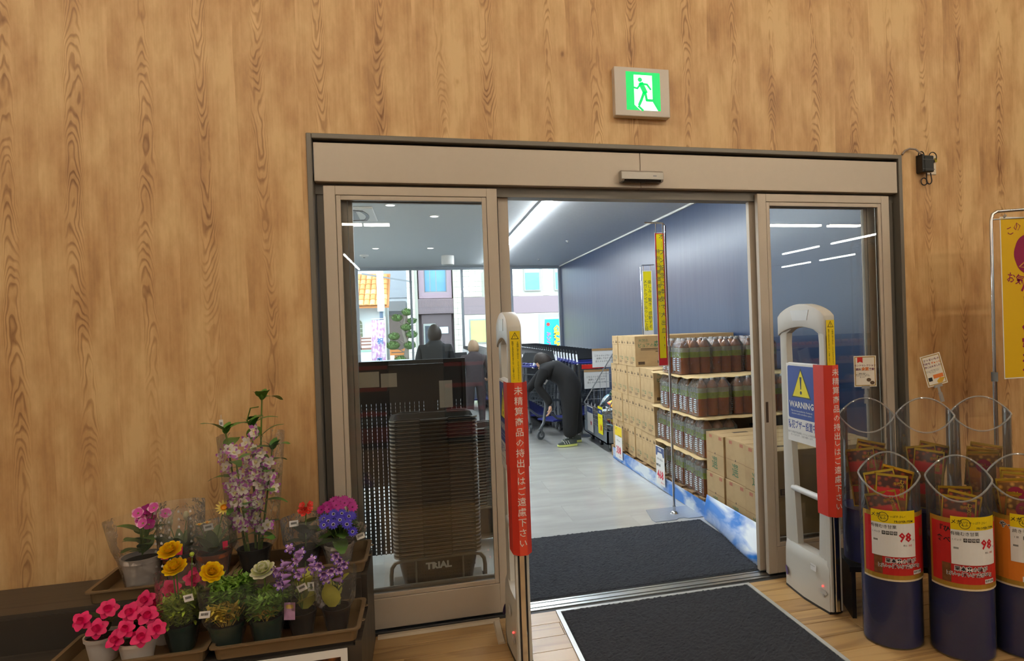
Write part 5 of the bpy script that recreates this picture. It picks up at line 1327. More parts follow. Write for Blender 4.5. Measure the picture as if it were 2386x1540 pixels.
for ly in range(2):
    for j in range(3):
        for i in range(2):
            loc = (2.10+i*0.445+(0.01 if j == 1 else 0)+rc.uniform(-.004, .004), 3.685+j*0.302, 0.06+ly*0.299)
            lb = 'plain brown carton, %s layer, %s from the tea bottles, %s' % (('lower', 'upper')[ly], ordn(3-j), ('flush with the aisle', 'on the navy wall side')[i])
            if k == 0: pc.location = loc; pc['label'] = lb; pc['group'] = 'plain cartons %d %d' % (ly, i)
            else: dup(pc, loc, None, lb, ('lower' if not ly else 'upper')+(' aisle' if not i else ' wall')+' row of plain cartons')
            k += 1
pc['group'] = 'lower aisle row of plain cartons'
# tea six-packs
TEA = M('tea', S(190, 92, 14), 0.12, var=0.15, scale=12); TEAL = M('tea_clear_neck', S(150, 96, 52), 0.12)
LIME = M('tea_label', S(188, 206, 70), 0.4, var=0.12); PALE = M('tea_label_pale', S(206, 208, 176), 0.4)
CAPW = M('bottle_cap', S(232, 232, 230), 0.4)
SHRINK = GLASS('shrink_wrap', (0.93, 0.94, 0.95), rough=0.14, ior=1.45, boost=1.6, crumple=1.0, cscale=34, haze=0.05)
STRIPE = M('wrap_white_print', S(226, 228, 228), 0.4)
bt = MB(); bt.lathe([(0.001, 0), (0.044, 0.002), (0.047, 0.012), (0.047, 0.14)], 12, mi=0)
for q in range(4): bt.lathe([(0.0472, 0.03+q*0.026), (0.045, 0.036+q*0.026), (0.0472, 0.042+q*0.026)], 12, mi=0)
bt.lathe([(0.0475, 0.14), (0.0475, 0.187)], 12, mi=2); bt.lathe([(0.0475, 0.187), (0.0475, 0.225)], 12, mi=3); bt.lathe([(0.047, 0.225), (0.042, 0.245), (0.026, 0.272), (0.0145, 0.286)], 12, mi=1)
bt.lathe([(0.0145, 0.286), (0.0145, 0.302), (0.001, 0.302)], 10, mi=4)
BOT = bt.mesh('tea_bottle', [TEA, TEAL, LIME, PALE, CAPW], smooth=True, fix=False)
def sixpack():
    t = thing('tea_pack', 'x', 'bottle pack')
    for i in range(3):
        for j in range(2): put('bottle', BOT, t, (0.05+0.096*i, 0.05+0.096*j, 0))
    def shell(z, x0, x1, y0, y1):
        return [(x0, y0, z), ((x0+x1)/2, y0-0.001, z), (x1, y0, z), (x1, y1, z), ((x0+x1)/2, y1+0.001, z), (x0, y1, z), (x0-0.001, (y0+y1)/2, z)]
    lv = [shell(0.002, 0.002, 0.29, 0.002, 0.194), shell(0.235, 0.0, 0.292, 0.0, 0.196), shell(0.275, 0.022, 0.27, 0.022, 0.174), shell(0.303, 0.04, 0.252, 0.04, 0.156)]
    mb = MB(); m_ = 7
    mb.add([v for l_ in lv for v in l_], [(i*m_+j, i*m_+(j+1) % m_, (i+1)*m_+(j+1) % m_, (i+1)*m_+j) for i in range(3) for j in range(m_)])
    mb.build('shrink_wrap', SHRINK, t, fix=False)
    # white bars printed on the wrap ends
    b = MB()
    for q in range(7):
        for s_ in (0, 1): b.box(-0.0035, -0.0025, 0.03+s_*0.083, 0.084+s_*0.083-0.004*abs(3-q), 0.03+q*0.0165, 0.038+q*0.0165)
    b.build('wrap_print', STRIPE, t)['kind'] = 'stuff'
    return t
SP = sixpack(); fs_ = [True]
def pack(x, y, z, lb, grp):
    if fs_[0]: fs_[0] = False; SP.location = (x, y, z); SP['label'] = lb; SP['group'] = grp
    else: dup(SP, (x, y, z), None, lb, grp)
def layerpad(y0, y1, z, lb, w=1.03):
    mb = MB(); n_ = 14; vs = []
    for i in range(n_+1):
        for j in range(n_+1):
            x = 2.06+w*i/n_; y = y0+(y1-y0)*j/n_
            dz = -0.012*((i == 0)*abs(math.sin(j*1.1)))-0.01*((j == 0)*abs(math.sin(i*.9)))
            vs.append((x, y, z+dz))
    mb.add(vs, [(i*(n_+1)+j, i*(n_+1)+j+1, (i+1)*(n_+1)+j+1, (i+1)*(n_+1)+j) for i in range(n_) for j in range(n_)])
    o = mb.build('layer_pad', M('layer_pad_card', S(206, 180, 130), 0.75)); md = o.modifiers.new('s', 'SOLIDIFY'); md.thickness = 0.004; apply_mods(o)
    tag(o, lb, 'cardboard sheet')
for ly, (y0, ny) in enumerate(((4.645, 4), (4.62, 5), (4.70, 4), (5.05, 2))):
    z = 0.124+ly*0.312
    for j in range(ny):
        for i in range(3):
            if i and j > 0 and ly < 3: continue
            if ly < 2 and i: continue
            pack(2.10+i*0.31+rc.uniform(-.006, .006), y0+j*0.212+rc.uniform(-.004, .004), z, 'wrapped tea six-pack, %s layer, %s from the plain cartons, %s row from the aisle' % (names[ly], ordn(j+1), ordn(i+1)), 'tea six-packs, %s layer' % names[ly])
layerpad(4.60, 5.62, 0.433, 'cardboard sheet above the bottom layer of tea bottles')
layerpad(4.60, 5.68, 0.745, 'cardboard sheet between the second and third layers of tea')
layerpad(4.75, 5.66, 1.057, 'cardboard sheet under the top layer of tea bottles')
# price cards hanging on the stacks
def aisle_card(x, y0, y1, z0, z1, label, bg, items, band=None):
    w, h = y1-y0, z1-z0
    t = thing('price_card', label, 'sign', (x, (y0+y1)/2, (z0+z1)/2))
    c = card('sheet', w, h, 0.002, bg, t, (0, 0, 0), FACE_X)
    if band: card('band', w, band[0], 0.0005, band[1], c, (0, band[2], 0.0006), (0, 0, 0))
    for (s_, sz, x_, z_, m_, bd, sx) in items: text(s_, sz, m_, c, (x_, z_, 0.0014), (0, 0, 0), bold=bd, sx=sx)
    return t, c
PRED = M('price_red_ink', S(206, 26, 56), 0.5); NBL = M('navy_ink', S(44, 66, 120), 0.5)
t, c = aisle_card(2.03, 5.31, 5.52, 0.05, 0.395, 'white price card reading 468 in front of the tea pallet', PAPER, (('468', 0.105, 0.0, -0.085, PRED, 0.03, 0.95), ('六甲のお茶2L×6', 0.022, 0, 0.055, INK, 0, 1), ('本体価格', 0.026, -0.045, 0.0, INK, .02, 1), ('税込505.44', 0.018, 0.05, -0.148, PRED, 0, 1)))
MB().prism([(-0.1, 0.165), (0.1, 0.165), (0.1, 0.085), (0.07, 0.085), (0.055, 0.115), (-0.055, 0.115), (-0.07, 0.085), (-0.1, 0.085)], 'z', 0.0004, 0.001).build('navy_banner', NBL, c)
text('TRIAL', 0.03, PAPER, c, (0, 0.142, 0.0014), (0, 0, 0), bold=0.02)
t, c = aisle_card(2.03, 6.55, 6.80, 0.045, 0.392, 'white and yellow price card reading 338 beside the water cartons', PAPER, (('338', 0.115, 0.0, -0.085, PRED, 0.03, 0.95), ('天然水 2L×6', 0.022, 0, 0.02, INK, 0, 1), ('税込365.04', 0.018, 0.06, -0.15, PRED, 0, 1), ('メガ', 0.03, -0.07, 0.145, INK, .01, 1), ('PROPER ITEM', 0.018, 0.04, 0.075, INK, .01, 1)), (0.10, YEL, 0.122))
# tall yellow banners
def tall_banner(x, y, top, z0, z1, w, turn, label, cols, px_off, side, bs=1.0, red=True):
    t = thing('banner_stand', label, 'banner', (x, y, 0), turn)
    MB().tube([(0, 0, 0.02), (0, 0, top-0.02), (side*0.02, 0, top), (side*0.17, 0, top+0.004)], 0.0065, 8).build('pole', CHROME, t, smooth=True)
    MB().tube([(0, 0, 0.02), (0, 0, 1.3)], 0.010, 10).build('lower_pole', CHROME, t, smooth=True)
    MB().tube([(0, 0, 1.28), (0, 0, 1.32)], 0.015, 10).build('clamp', STEEL, t, smooth=True)
    b = MB(); b.prism([(-0.24, -0.16), (-0.05, -0.16), (-0.02, -0.13), (0.03, -0.13), (0.06, -0.16), (0.2, -0.16), (0.22, -0.1), (0.2, 0.16), (-0.2, 0.16), (-0.25, -0.1)], 'z', 0, 0.006)
    b.build('base_plate', M('base_silver', S(170, 180, 196), 0.25, 0.4), t).scale = (0.9, bs, 1)
    MB().lathe([(0.035, 0.006), (0.03, 0.014), (0.013, 0.022), (0.013, 0.06)], 16).build('socket', CHROME, t, smooth=True)
    cx_ = px_off
    bn = card('banner', w, z1-z0, 0.001, PAPER, t, (cx_, 0, (z0+z1)/2))
    if red: card('red_hem', w-0.006, z1-z0-0.012, 0.0003, M('hem_red', S(200, 36, 48), 0.5), bn, (0, 0, 0.0004), (0, 0, 0))
    card('yellow_field', w-0.026, z1-z0-0.075, 0.0003, M('banner_bright_yellow', S(246, 228, 20), 0.5, var=0.02), bn, (0, 0.025, 0.0008), (0, 0, 0))
    G = M('banner_ink', S(70, 84, 90), 0.5)
    for (s_, sz, xx, zz, ln) in cols: text(vert(s_), sz, G, bn, (xx, zz, 0.0012), (0, 0, 0), line=ln)
    for k in (-1, 1): MB().tube([(cx_+k*w*0.35, 0, z1-0.005), (cx_+k*w*0.35, 0, top)], 0.004, 6).build('hook', CHROME, t)
    return t
tall_banner(1.875, 4.72, 2.285, 1.165, 2.21, 0.080, 0, 'tall yellow opening sale banner on a chrome pole by the tea bottles', (('オ｜プン記念に本気で大出血!!', 0.046, 0.015, 0.06, 1.33), ('特別公開価格連発!!', 0.036, -0.018, 0.13, 1.5)), -0.05, -1)
tall_banner(2.52, 7.16, 2.19, 1.36, 2.13, 0.125, 0, 'yellow announcement banner standing behind the water cartons', (('楽しみ・驚き・感動する', 0.05, 0.026, -0.02, 1.05), ('メガトライアルついに上陸', 0.05, -0.026, -0.03, 1.02)), 0.078, 1, 0.15, red=False)
# stand the far one behind the cartons, next to the cage

# ------------------------------------------------------------------ promotional cage with snacks
WIRE = M('galvanised_wire', S(176, 182, 186), 0.3, 0.7)
t = thing('wire_cage', 'grey metal and wire promotion cage on castors beside the cartons', 'wire cage', (2.06, 7.22, 0))
SHEET = M('cage_sheet', S(128, 138, 148), 0.4, 0.3)
MB().box(0, 0.02, 0, 1.08, 0.10, 0.25).box(0, 0.75, 1.06, 1.08, 0.10, 0.25).box(0, 0.75, 0, 0.02, 0.10, 0.25).box(0, 0.75, 0, 1.08, 0.10, 0.115).build('base_pan', SHEET, t)
for (x, y) in ((0.08, 0.12), (0.08, 0.55), (0.08, 0.98), (0.6, 0.12), (0.6, 0.98)):
    w_ = MB().tube([(x-0.016, y, 0.05), (x+0.016, y, 0.05)], 0.05, 16).build('castor', BLACK, t, smooth=30); MB().tube([(x-0.018, y, 0.05), (x+0.018, y, 0.05)], 0.022, 12).build('castor_hub', STEEL, w_)
mb = MB()
for k in range(23): mb.bar((0.004, 0.02+k*0.047, 0.25), (0.004, 0.02+k*0.047, 0.48), 0.005)
for z in (0.28, 0.33, 0.38, 0.43, 0.48): mb.bar((0.004, 0.0, z), (0.004, 1.08, z), 0.005)
mb.build('front_mesh', WIRE, t)
for yy in (0.01, 1.07):
    mb = MB(); mb.bar((0, yy, 0.48), (0.5, yy, 1.23), 0.012); mb.bar((0.5, yy, 1.23), (0.74, yy, 1.23), 0.012); mb.bar((0.74, yy, 0.25), (0.74, yy, 1.23), 0.012)
    for k in range(8): mb.bar((0.09*k+0.05, yy, 0.25), (0.09*k+0.05, yy, 0.48+min(0.75, 1.5*(0.09*k+0.05))), 0.005)
    for k in range(8): z = 0.3+k*0.11; mb.bar((max(0.0, (z-0.48)/1.5), yy, z), (0.74, yy, z), 0.005)
    mb.build('side_mesh', WIRE, t)
mb = MB()
for k in range(22): mb.bar((0.74, 0.02+k*0.05, 0.25), (0.74, 0.02+k*0.05, 1.23), 0.005)
for k in range(10): mb.bar((0.74, 0, 0.28+k*0.1), (0.74, 1.08, 0.28+k*0.1), 0.005)
mb.build('back_mesh', WIRE, t)
MB().box(-0.006, 0.0, 0.63, 0.95, 0.27, 0.47).build('side_guard', GLASS('guard_pvc', (0.8, 0.83, 0.85), rough=0.08, haze=0.3, hazecol=(.7, .75, .8)), t)
def bag_mesh(col, name):
    mb = MB(); nx, nz_ = 5, 6
    for sg in (-1, 1):
        vs = []
        for j in range(nz_+1):
            for i in range(nx+1):
                u_, v2 = i/nx, j/nz_; d_ = 0.035*(math.sin(PI*u_)*math.sin(PI*v2))**0.6 if 0 < u_ < 1 and 0 < v2 < 1 else 0.001
                vs.append(((u_-.5)*0.16, sg*d_, (v2-.5)*0.22))
        mb.add(vs, [(j*(nx+1)+i, j*(nx+1)+i+1, (j+1)*(nx+1)+i+1, (j+1)*(nx+1)+i) for j in range(nz_) for i in range(nx)], 0)
    return mb.mesh(name, two_tone(name, col[0], col[1], 18, 0.45, 0.6, 0.25), smooth=True)
bagm = [bag_mesh(((S(20, 110, 70), S(236, 240, 236))), 'green_snack_bag'), bag_mesh((S(200, 40, 30), S(240, 200, 60)), 'red_snack_bag'), bag_mesh((S(230, 232, 230), S(120, 170, 190)), 'white_snack_bag')]
cn = ('green and white', 'red and yellow', 'white and pale blue')
for k in range(26):
    c_ = rc.choice((0, 0, 1, 2, 2)); o = put('snack_bag', bagm[c_], None, (2.16+rc.random()*0.5, 7.30+rc.random()*0.82, 0.22+0.075*(k//5)+rc.random()*.03), (R(rc.uniform(40, 130)), R(rc.uniform(-40, 40)), rc.uniform(0, 6.28)))
    tag(o, '%s snack bag heaped in the wire cage' % cn[c_], 'snack bag', '%s bags in the cage' % cn[c_])
t, c = aisle_card(2.048, 7.36, 7.56, 0.19, 0.52, 'bright yellow price card with blue band on the wire cage', M('card_yellow', S(240, 230, 16), 0.5), (('18', 0.10, 0.02, -0.09, PRED, .03, 1), ('スナック', 0.026, 0, 0.03, INK, .01, 1), ('TRIAL', 0.03, 0, 0.105, PAPER, .02, 1)), (0.06, NBL, 0.105))
t, c = aisle_card(2.046, 7.80, 8.08, 0.15, 0.47, 'white price card with navy band hanging on the cage end', PAPER, (('98', 0.07, 0.05, -0.05, PRED, .03, 1), ('TRIAL', 0.03, 0, 0.115, PAPER, .02, 1)), (0.07, NBL, 0.115))
t, c = aisle_card(2.30, 7.15, 7.62, 0.98, 1.10, 'white strip sign on the sloping bar of the cage', PAPER, (('お得なお買物はアプリから', 0.024, 0.06, 0.02, NBL, 0, 1),)); card('blue_icon', 0.04, 0.04, 0.0005, M('icon_blue', S(40, 110, 200), 0.5), c, (-0.17, 0.03, 0.001), (0, 0, 0)); card('blue_icon', 0.04, 0.04, 0.0005, MATS['icon_blue'], c, (-0.17, -0.03, 0.001), (0, 0, 0))
t = thing('queue_post', 'short grey steel post on a round foot beside the cage', 'post', (2.03, 8.50, 0))
MB().lathe([(0.16, 0), (0.16, 0.01), (0.03, 0.025), (0.026, 0.04)], 24).build('foot', STEEL, t, smooth=40)
for dx in (-0.035, 0.03): MB().tube([(dx, 0, 0.02), (dx, 0, 0.98)], 0.022, 12).build('tube', M('post_steel', S(110, 112, 116), 0.25, 0.8), t, smooth=True)

# ================================================================== baskets by the glass
BSK = M('basket_grey', S(44, 46, 46), 0.45, var=0.08); BSKL = M('basket_rim_lit', S(168, 166, 160), 0.35)  # rim colour paler than the body, painting in the lit edges
def rrect(w, l, r, z, n=5):
    p = []
    for (cx_, cy_, a0) in ((w-r, l-r, 0), (-w+r, l-r, 90), (-w+r, -l+r, 180), (w-r, -l+r, 270)):
        for q in range(n): a = R(a0+90*q/(n-1)); p.append((cx_+r*math.cos(a), cy_+r*math.sin(a), z))
    return p
def basket_mesh(full):
    mb = MB(); n = 20
    h = 0.21 if full else 0.055
    k = 0.035 if full else 0.01
    lv = [rrect(0.215-k, 0.142-k, 0.04, 0.21-h), rrect(0.215, 0.142, 0.045, 0.195), rrect(0.236, 0.162, 0.05, 0.201), rrect(0.236, 0.162, 0.05, 0.21), rrect(0.214, 0.141, 0.045, 0.21), rrect(0.211, 0.138, 0.045, 0.197), rrect(0.211-k, 0.138-k, 0.04, 0.215-h)]
    fs = [(i*n+j, i*n+(j+1) % n, (i+1)*n+(j+1) % n, (i+1)*n+j) for i in range(6) for j in range(n)]
    if full: fs += [tuple(range(n))[::-1], tuple(range(6*n, 7*n))]
    mb.add([v for l_ in lv for v in l_], fs)
    mb.mi = [1 if 2*n <= i < 3*n else 0 for i in range(len(fs))]
    return mb.mesh('basket_body', [BSK, BSKL], smooth=30)
def basket(t, full):
    put('basket_body', MESH_F if full else MESH_S, t)
    put('handle', HAND, t, (0, 0, 0)); put('handle', HAND, t, (0, 0, 0), (0, 0, PI))
MESH_F, MESH_S = basket_mesh(True), basket_mesh(False)
HAND = MB().tube([(-0.205, -0.166, 0.208), (-0.19, -0.17, 0.214), (-0.08, -0.17, 0.214), (-0.07, -0.176, 0.206), (0.07, -0.176, 0.206), (0.08, -0.17, 0.214), (0.19, -0.17, 0.214), (0.205, -0.166, 0.208)], 0.0045, 6).mesh('handle', M('handle_dark', S(74, 78, 78), 0.3), smooth=True)
def basket_stack(x, y, z0, n, dz, rz, where, dolly=True):
    for k in range(n):
        full = k in (0, n-1)
        lb = ('grey shopping basket at the bottom of the stack %s, lettered TRIAL' if k == 0 else 'grey shopping basket on top of the stack %s' if k == n-1 else 'grey shopping basket, '+ordn(n-k)+' from the top of the stack %s') % where
        t = thing('shopping_basket', lb, 'basket', (x, y, z0+k*dz), rz, 'baskets stacked %s' % where)
        basket(t, full)
        if k == 0 and dolly:
            text('TRIAL', 0.052, M('basket_print', S(244, 244, 240), 0.5), t, (0.0, -0.1345, 0.14), (R(99), 0, 0), bold=0.05)
            mb = MB()
            for j in range(7):
                for i in range(26):
                    if j > 4 and 6 < i < 20: continue
                    zz = 0.03+j*0.019; yy = -0.1085-0.035*zz/0.195-0.0015
                    mb.box(-0.165+i*0.0132-0.003, -0.165+i*0.0132+0.003, yy-0.0006, yy+0.002, zz, zz+0.008)
            mb.build('perforations', INK, t)
basket_stack(0.045, 3.745, 0.075, 37, 0.0205, 0, 'behind the fixed glass')
basket_stack(0.30, 4.62, 0.075, 27, 0.0205, R(6), 'beside the perforated partition', False)
t = thing('basket_dolly', 'grey tube dolly under the basket stack behind the glass', 'dolly', (0.045, 3.745, 0))
DOL = M('dolly_grey', S(120, 116, 108), 0.4, 0.3)
MB().tube([(-0.25, -0.155, 0.05), (-0.25, -0.155, 0.2), (-0.245, -0.157, 0.235), (-0.225, -0.16, 0.262), (-0.19, -0.16, 0.27), (0.19, -0.16, 0.27), (0.225, -0.16, 0.262), (0.245, -0.157, 0.235), (0.25, -0.155, 0.2), (0.25, -0.155, 0.05)], 0.011, 8).build('front_loop', DOL, t, smooth=True)
for x in (-0.12, 0.13): MB().tube([(x, -0.157, 0.06), (x, -0.157, 0.265)], 0.006, 6).build('upright', DOL, t, smooth=True)
MB().box(-0.25, 0.25, -0.16, 0.16, 0.055, 0.07).build('deck', DOL, t)
for (x, y) in ((-0.26, -0.13), (0.26, -0.13), (-0.26, 0.13), (0.26, 0.13)): MB().tube([(x-0.012, y, 0.028), (x+0.012, y, 0.028)], 0.027, 14).build('castor', BLACK, t, smooth=30)
t = dup(t, (0.30, 4.62, 0), R(6), 'grey tube dolly under the basket stack beside the partition')
# perforated partition
t = thing('perforated_partition', 'black perforated steel partition behind the baskets', 'partition', (-0.125, 4.36, 0))
PX0, PX1, PZ0, PZ1 = -0.375, 0.375, 0.06, 1.295
mb = MB(); cols = 25; rows = 42
cw = (PX1-PX0)/cols; rh = (PZ1-0.25-PZ0)/rows; hw, hh = 0.0034, 0.0078
# solid bars between slots: vertical ribs full height, short rungs between the slots
for i in range(cols+1):
    a = PX0+i*cw-(cw/2-hw) if i else PX0; b = PX0+i*cw+(cw/2-hw) if i < cols else PX1
    mb.box(a, b, -0.001, 0.001, PZ0, PZ1-0.25)
for i in range(cols):
    xc = PX0+(i+.5)*cw
    for j in range(rows+1):
        zc = PZ0+j*rh
        mb.box(xc-hw, xc+hw, -0.001, 0.001, zc-(rh/2-hh)+0.0, min(zc+(rh/2-hh), PZ1-0.25))
mb.box(PX0, PX1, -0.001, 0.001, PZ1-0.25, PZ1)
o = mb.build('perforated_sheet', M('partition_black', S(26, 27, 34), 0.5), t)
rs_ = MB()
for i in range(1, cols+1): rs_.box(PX0+(i-.5)*cw+0.0007, PX0+(i+.5)*cw-0.0007 if i < cols else PX1, 0.004, 0.006, 0.50, PZ1)
rs_.build('slot_dimming_slats', MATS['partition_black'], t)['kind'] = 'stuff'  # slats added behind the sheet to dim the light through its slots
fr = MB(); fr.box(PX0-0.02, PX0, -0.02, 0.02, 0, PZ1); fr.box(PX1, PX1+0.02, -0.02, 0.02, 0, PZ1); fr.box(PX0-0.02, PX1+0.02, -0.02, 0.02, PZ1, PZ1+0.02); fr.build('frame', BLACK, t)
for x in (PX0-0.01, PX1+0.01): MB().box(x-0.02, x+0.02, -0.2, 0.2, 0, 0.03).build('foot', BLACK, t)
for (x, w, z, h) in ((-0.23, 0.15, 1.20, 0.10), (-0.095, 0.10, 1.19, 0.09), (0.265, 0.085, 1.08, 0.18)):
    card('notice', w, h, 0.0012, M('notice_backlit_grey', S(150, 148, 146), 0.6), t, (x, -0.004, z));  # white paper coloured grey to paint in its backlit shade

# ================================================================== shopping carts
BLUEC = M('cart_blue', S(36, 44, 124), 0.4); GREYC = M('cart_grey', S(104, 110, 116), 0.4, 0.2); WIREC = M('cart_wire', S(88, 94, 100), 0.35, 0.5)
def cart_proto():
    """handle end at y=0, nose towards +y; 0.5 wide, about 0.8 long"""
    t = thing('shopping_cart', 'x', 'shopping cart')
    for s_ in (-1, 1):
        MB().tube([(s_*0.235, 0.06, 1.0), (s_*0.235, 0.09, 0.75), (s_*0.225, 0.14, 0.45), (s_*0.215, 0.10, 0.22), (s_*0.215, 0.03, 0.13)], [0.017, 0.019, 0.022, 0.02, 0.018], 8).build('side_frame', GREYC, t, smooth=True)
        MB().tube([(s_*0.22, 0.14, 0.40), (s_*0.21, 0.34, 0.25), (s_*0.17, 0.74, 0.17)], 0.016, 8).build('lower_rail', GREYC, t, smooth=True)
        MB().tube([(s_*0.235, 0.06, 0.98), (s_*0.235, 0.0, 1.0), (s_*0.235, -0.02, 0.98)], 0.02, 8).build('handle_bracket', BLUEC, t, smooth=True)
    MB().tube([(-0.235, -0.02, 0.98), (0.235, -0.02, 0.98)], 0.016, 10).build('handle', BLUEC, t, smooth=True)
    b0 = [(-0.22, 0.1, 0.86), (0.22, 0.1, 0.86), (0.19, 0.74, 0.80), (-0.19, 0.74, 0.80)]; b1 = [(-0.19, 0.14, 0.5), (0.19, 0.14, 0.5), (0.15, 0.68, 0.46), (-0.15, 0.68, 0.46)]
    mb = MB()
    lerp = lambda a, b, k: tuple(a[i]+(b[i]-a[i])*k for i in range(3))
    for f_ in range(4):
        a, b, c, d = b0[f_], b0[(f_+1) % 4], b1[f_], b1[(f_+1) % 4]
        for k in range(4): u_ = k/3; mb.bar(lerp(a, c, u_), lerp(b, d, u_), 0.006 if k else 0.011)
        n_ = 9 if f_ % 2 else 7
        for k in range(n_): u_ = k/(n_-1); mb.bar(lerp(a, b, u_), lerp(c, d, u_), 0.004)
    for k in range(8): u_ = k/7; mb.bar(lerp(b1[0], b1[1], u_), lerp(b1[3], b1[2], u_), 0.004)
    mb.build('wire_basket', WIREC, t)
    mb = MB(); mb.box(-0.18, 0.18, 0.30, 0.70, 0.20, 0.225); mb.build('lower_tray', BLUEC, t, bevel=0.005, seg=1)
    T = TR(0, 0.02, 1.0) @ RX(R(-58))
    MB().box(-0.17, 0.17, -0.012, 0.012, 0.02, 0.17, T=TR(0, 0.02, 1.015) @ RX(R(-38))).build('tablet', M('tablet_black', S(20, 22, 26), 0.3), t)
    MB().bar((-0.19, -0.03, 0.96), (-0.185, 0.04, 1.10), 0.022, mi=0).bar((0.19, -0.03, 0.96), (0.185, 0.04, 1.10), 0.022).build('tablet_bracket', M('bracket_pale', S(226, 230, 234), 0.4), t)
    for (x, y) in ((-0.215, 0.04), (0.215, 0.04), (-0.165, 0.72), (0.165, 0.72)):
        w_ = MB().tube([(x-0.014, y, 0.062), (x+0.014, y, 0.062)], 0.06, 16).build('wheel', M('wheel_grey', S(96, 102, 108), 0.5), t, smooth=30)
        MB().tube([(x-0.016, y, 0.062), (x+0.016, y, 0.062)], 0.03, 12).build('wheel_hub', M('hub_pale', S(176, 180, 184), 0.4), w_)
        MB().bar((x-0.018, y, 0.06), (x-0.018, y+0.01, 0.16), 0.012, 0.03).bar((x+0.018, y, 0.06), (x+0.018, y+0.01, 0.16), 0.012, 0.03).build('fork', GREYC, t)
    return t
CP = cart_proto(); CP.location = (1.35, 8.62, 0); CP.rotation_euler = (0, 0, R(-62)); CP['label'] = 'single shopping cart that the bending worker holds'
for (x, y0, n, where, drift) in ((1.66, 9.0, 24, 'in the row beside the bending worker', -0.006), (2.28, 8.75, 26, 'in the row along the navy wall', 0.0), (1.02, 11.6, 12, 'in the short row near the windows', 0.0)):
    for k in range(n): dup(CP, (x+drift*k, y0+k*0.205, 0), R(0), 'nested shopping cart, %s from the shop end, %s' % (ordn(k+1), where), 'nested carts %s' % where)
t = dup(CP, (0.50, 9.98, 0), R(4), 'shopping cart pushed by the stooping shopper')
t = thing('cart_notice', 'diamond-turned white notice hung on the single cart', 'sign', (1.515, 8.16, 0.86), (0, R(38), 0))
c = card('sheet', 0.13, 0.16, 0.001, PAPER, t, (0, 0, 0)); text('お願い\nレジカート', 0.022, INK, c, (0, 0.03, 0.0008), (0, 0, 0)); card('blue_block', 0.05, 0.025, 0.0005, NBL, c, (0.02, -0.05, 0.0008), (0, 0, 0))
for (x, y, z, lb) in ((2.33, 8.60, 0.75, 'white notice sheet clipped on the end cart, red lettering'), (2.45, 8.58, 1.04, 'white notice hung at the cart handle by the navy wall')):
    t = thing('cart_notice', lb, 'sign', (x, y, z)); c = card('sheet', 0.36, 0.24, 0.001, PAPER, t, (0, 0, 0))
    text('こちらのレジカートは\n故障しております\n近くのレジカートを', 0.03, INK, c, (0, 0, 0.0008), (0, 0, 0), line=1.3); card('wood_clip', 0.36, 0.03, 0.01, M('clip_wood', S(176, 140, 96), 0.6), c, (0, 0.125, 0.004), (0, 0, 0))
MB_ = MB().box(2.14, 2.46, 8.66, 8.68, 0.9, 0.96); tag(MB_.build('red_bar', RED), 'red barrier bar across the end of the cart row', 'bar')

# ================================================================== people
def skin(name, chain, mat, parent, sub=2):
    """chain: list of polylines [(x,y,z,r),...] sharing joints by position"""
    vs = []; es = []; rs = []; idx = {}
    def vid(p):
        k = tuple(round(c, 4) for c in p[:3])
        if k not in idx: idx[k] = len(vs); vs.append(p[:3]); rs.append(p[3])
        return idx[k]
    for ln in chain:
        ids = [vid(p) for p in ln]
        es += [(a, b) for a, b in zip(ids[:-1], ids[1:])]
    me = bpy.data.meshes.new(name); me.from_pydata(vs, es, [])
    o = put(name, me, None)
    md = o.modifiers.new('skin', 'SKIN'); md.use_smooth_shade = True
    for i, sv in enumerate(me.skin_vertices[0].data):
        r_ = rs[i]; sv.radius = r_ if isinstance(r_, tuple) else (r_, r_); sv.use_root = (i == 0)
    sb = o.modifiers.new('sub', 'SUBSURF'); sb.levels = sub; sb.render_levels = sub
    apply_mods(o); o.data.materials.clear(); o.data.materials.append(mat)
    o.data.polygons.foreach_set('use_smooth', [True]*len(o.data.polygons))
    o.parent = parent
    return o
CLOTH = M('black_cloth', S(17, 18, 21), 0.85, var=0.2, scale=14, bump=0.3, bscale=18); CLOTH2 = M('black_trousers', S(24, 25, 30), 0.85, var=0.2, scale=14, bump=0.3, bscale=18)
SKINM = M('skin_tone', S(206, 162, 134), 0.55, var=0.05); HAIRD = M('hair_dark', S(40, 32, 28), 0.6, var=0.3, scale=60, bump=0.5, bscale=160); HAIRL = M('hair_grey_brown', S(176, 146, 118), 0.6, var=0.3, scale=60, bump=0.5, bscale=160)
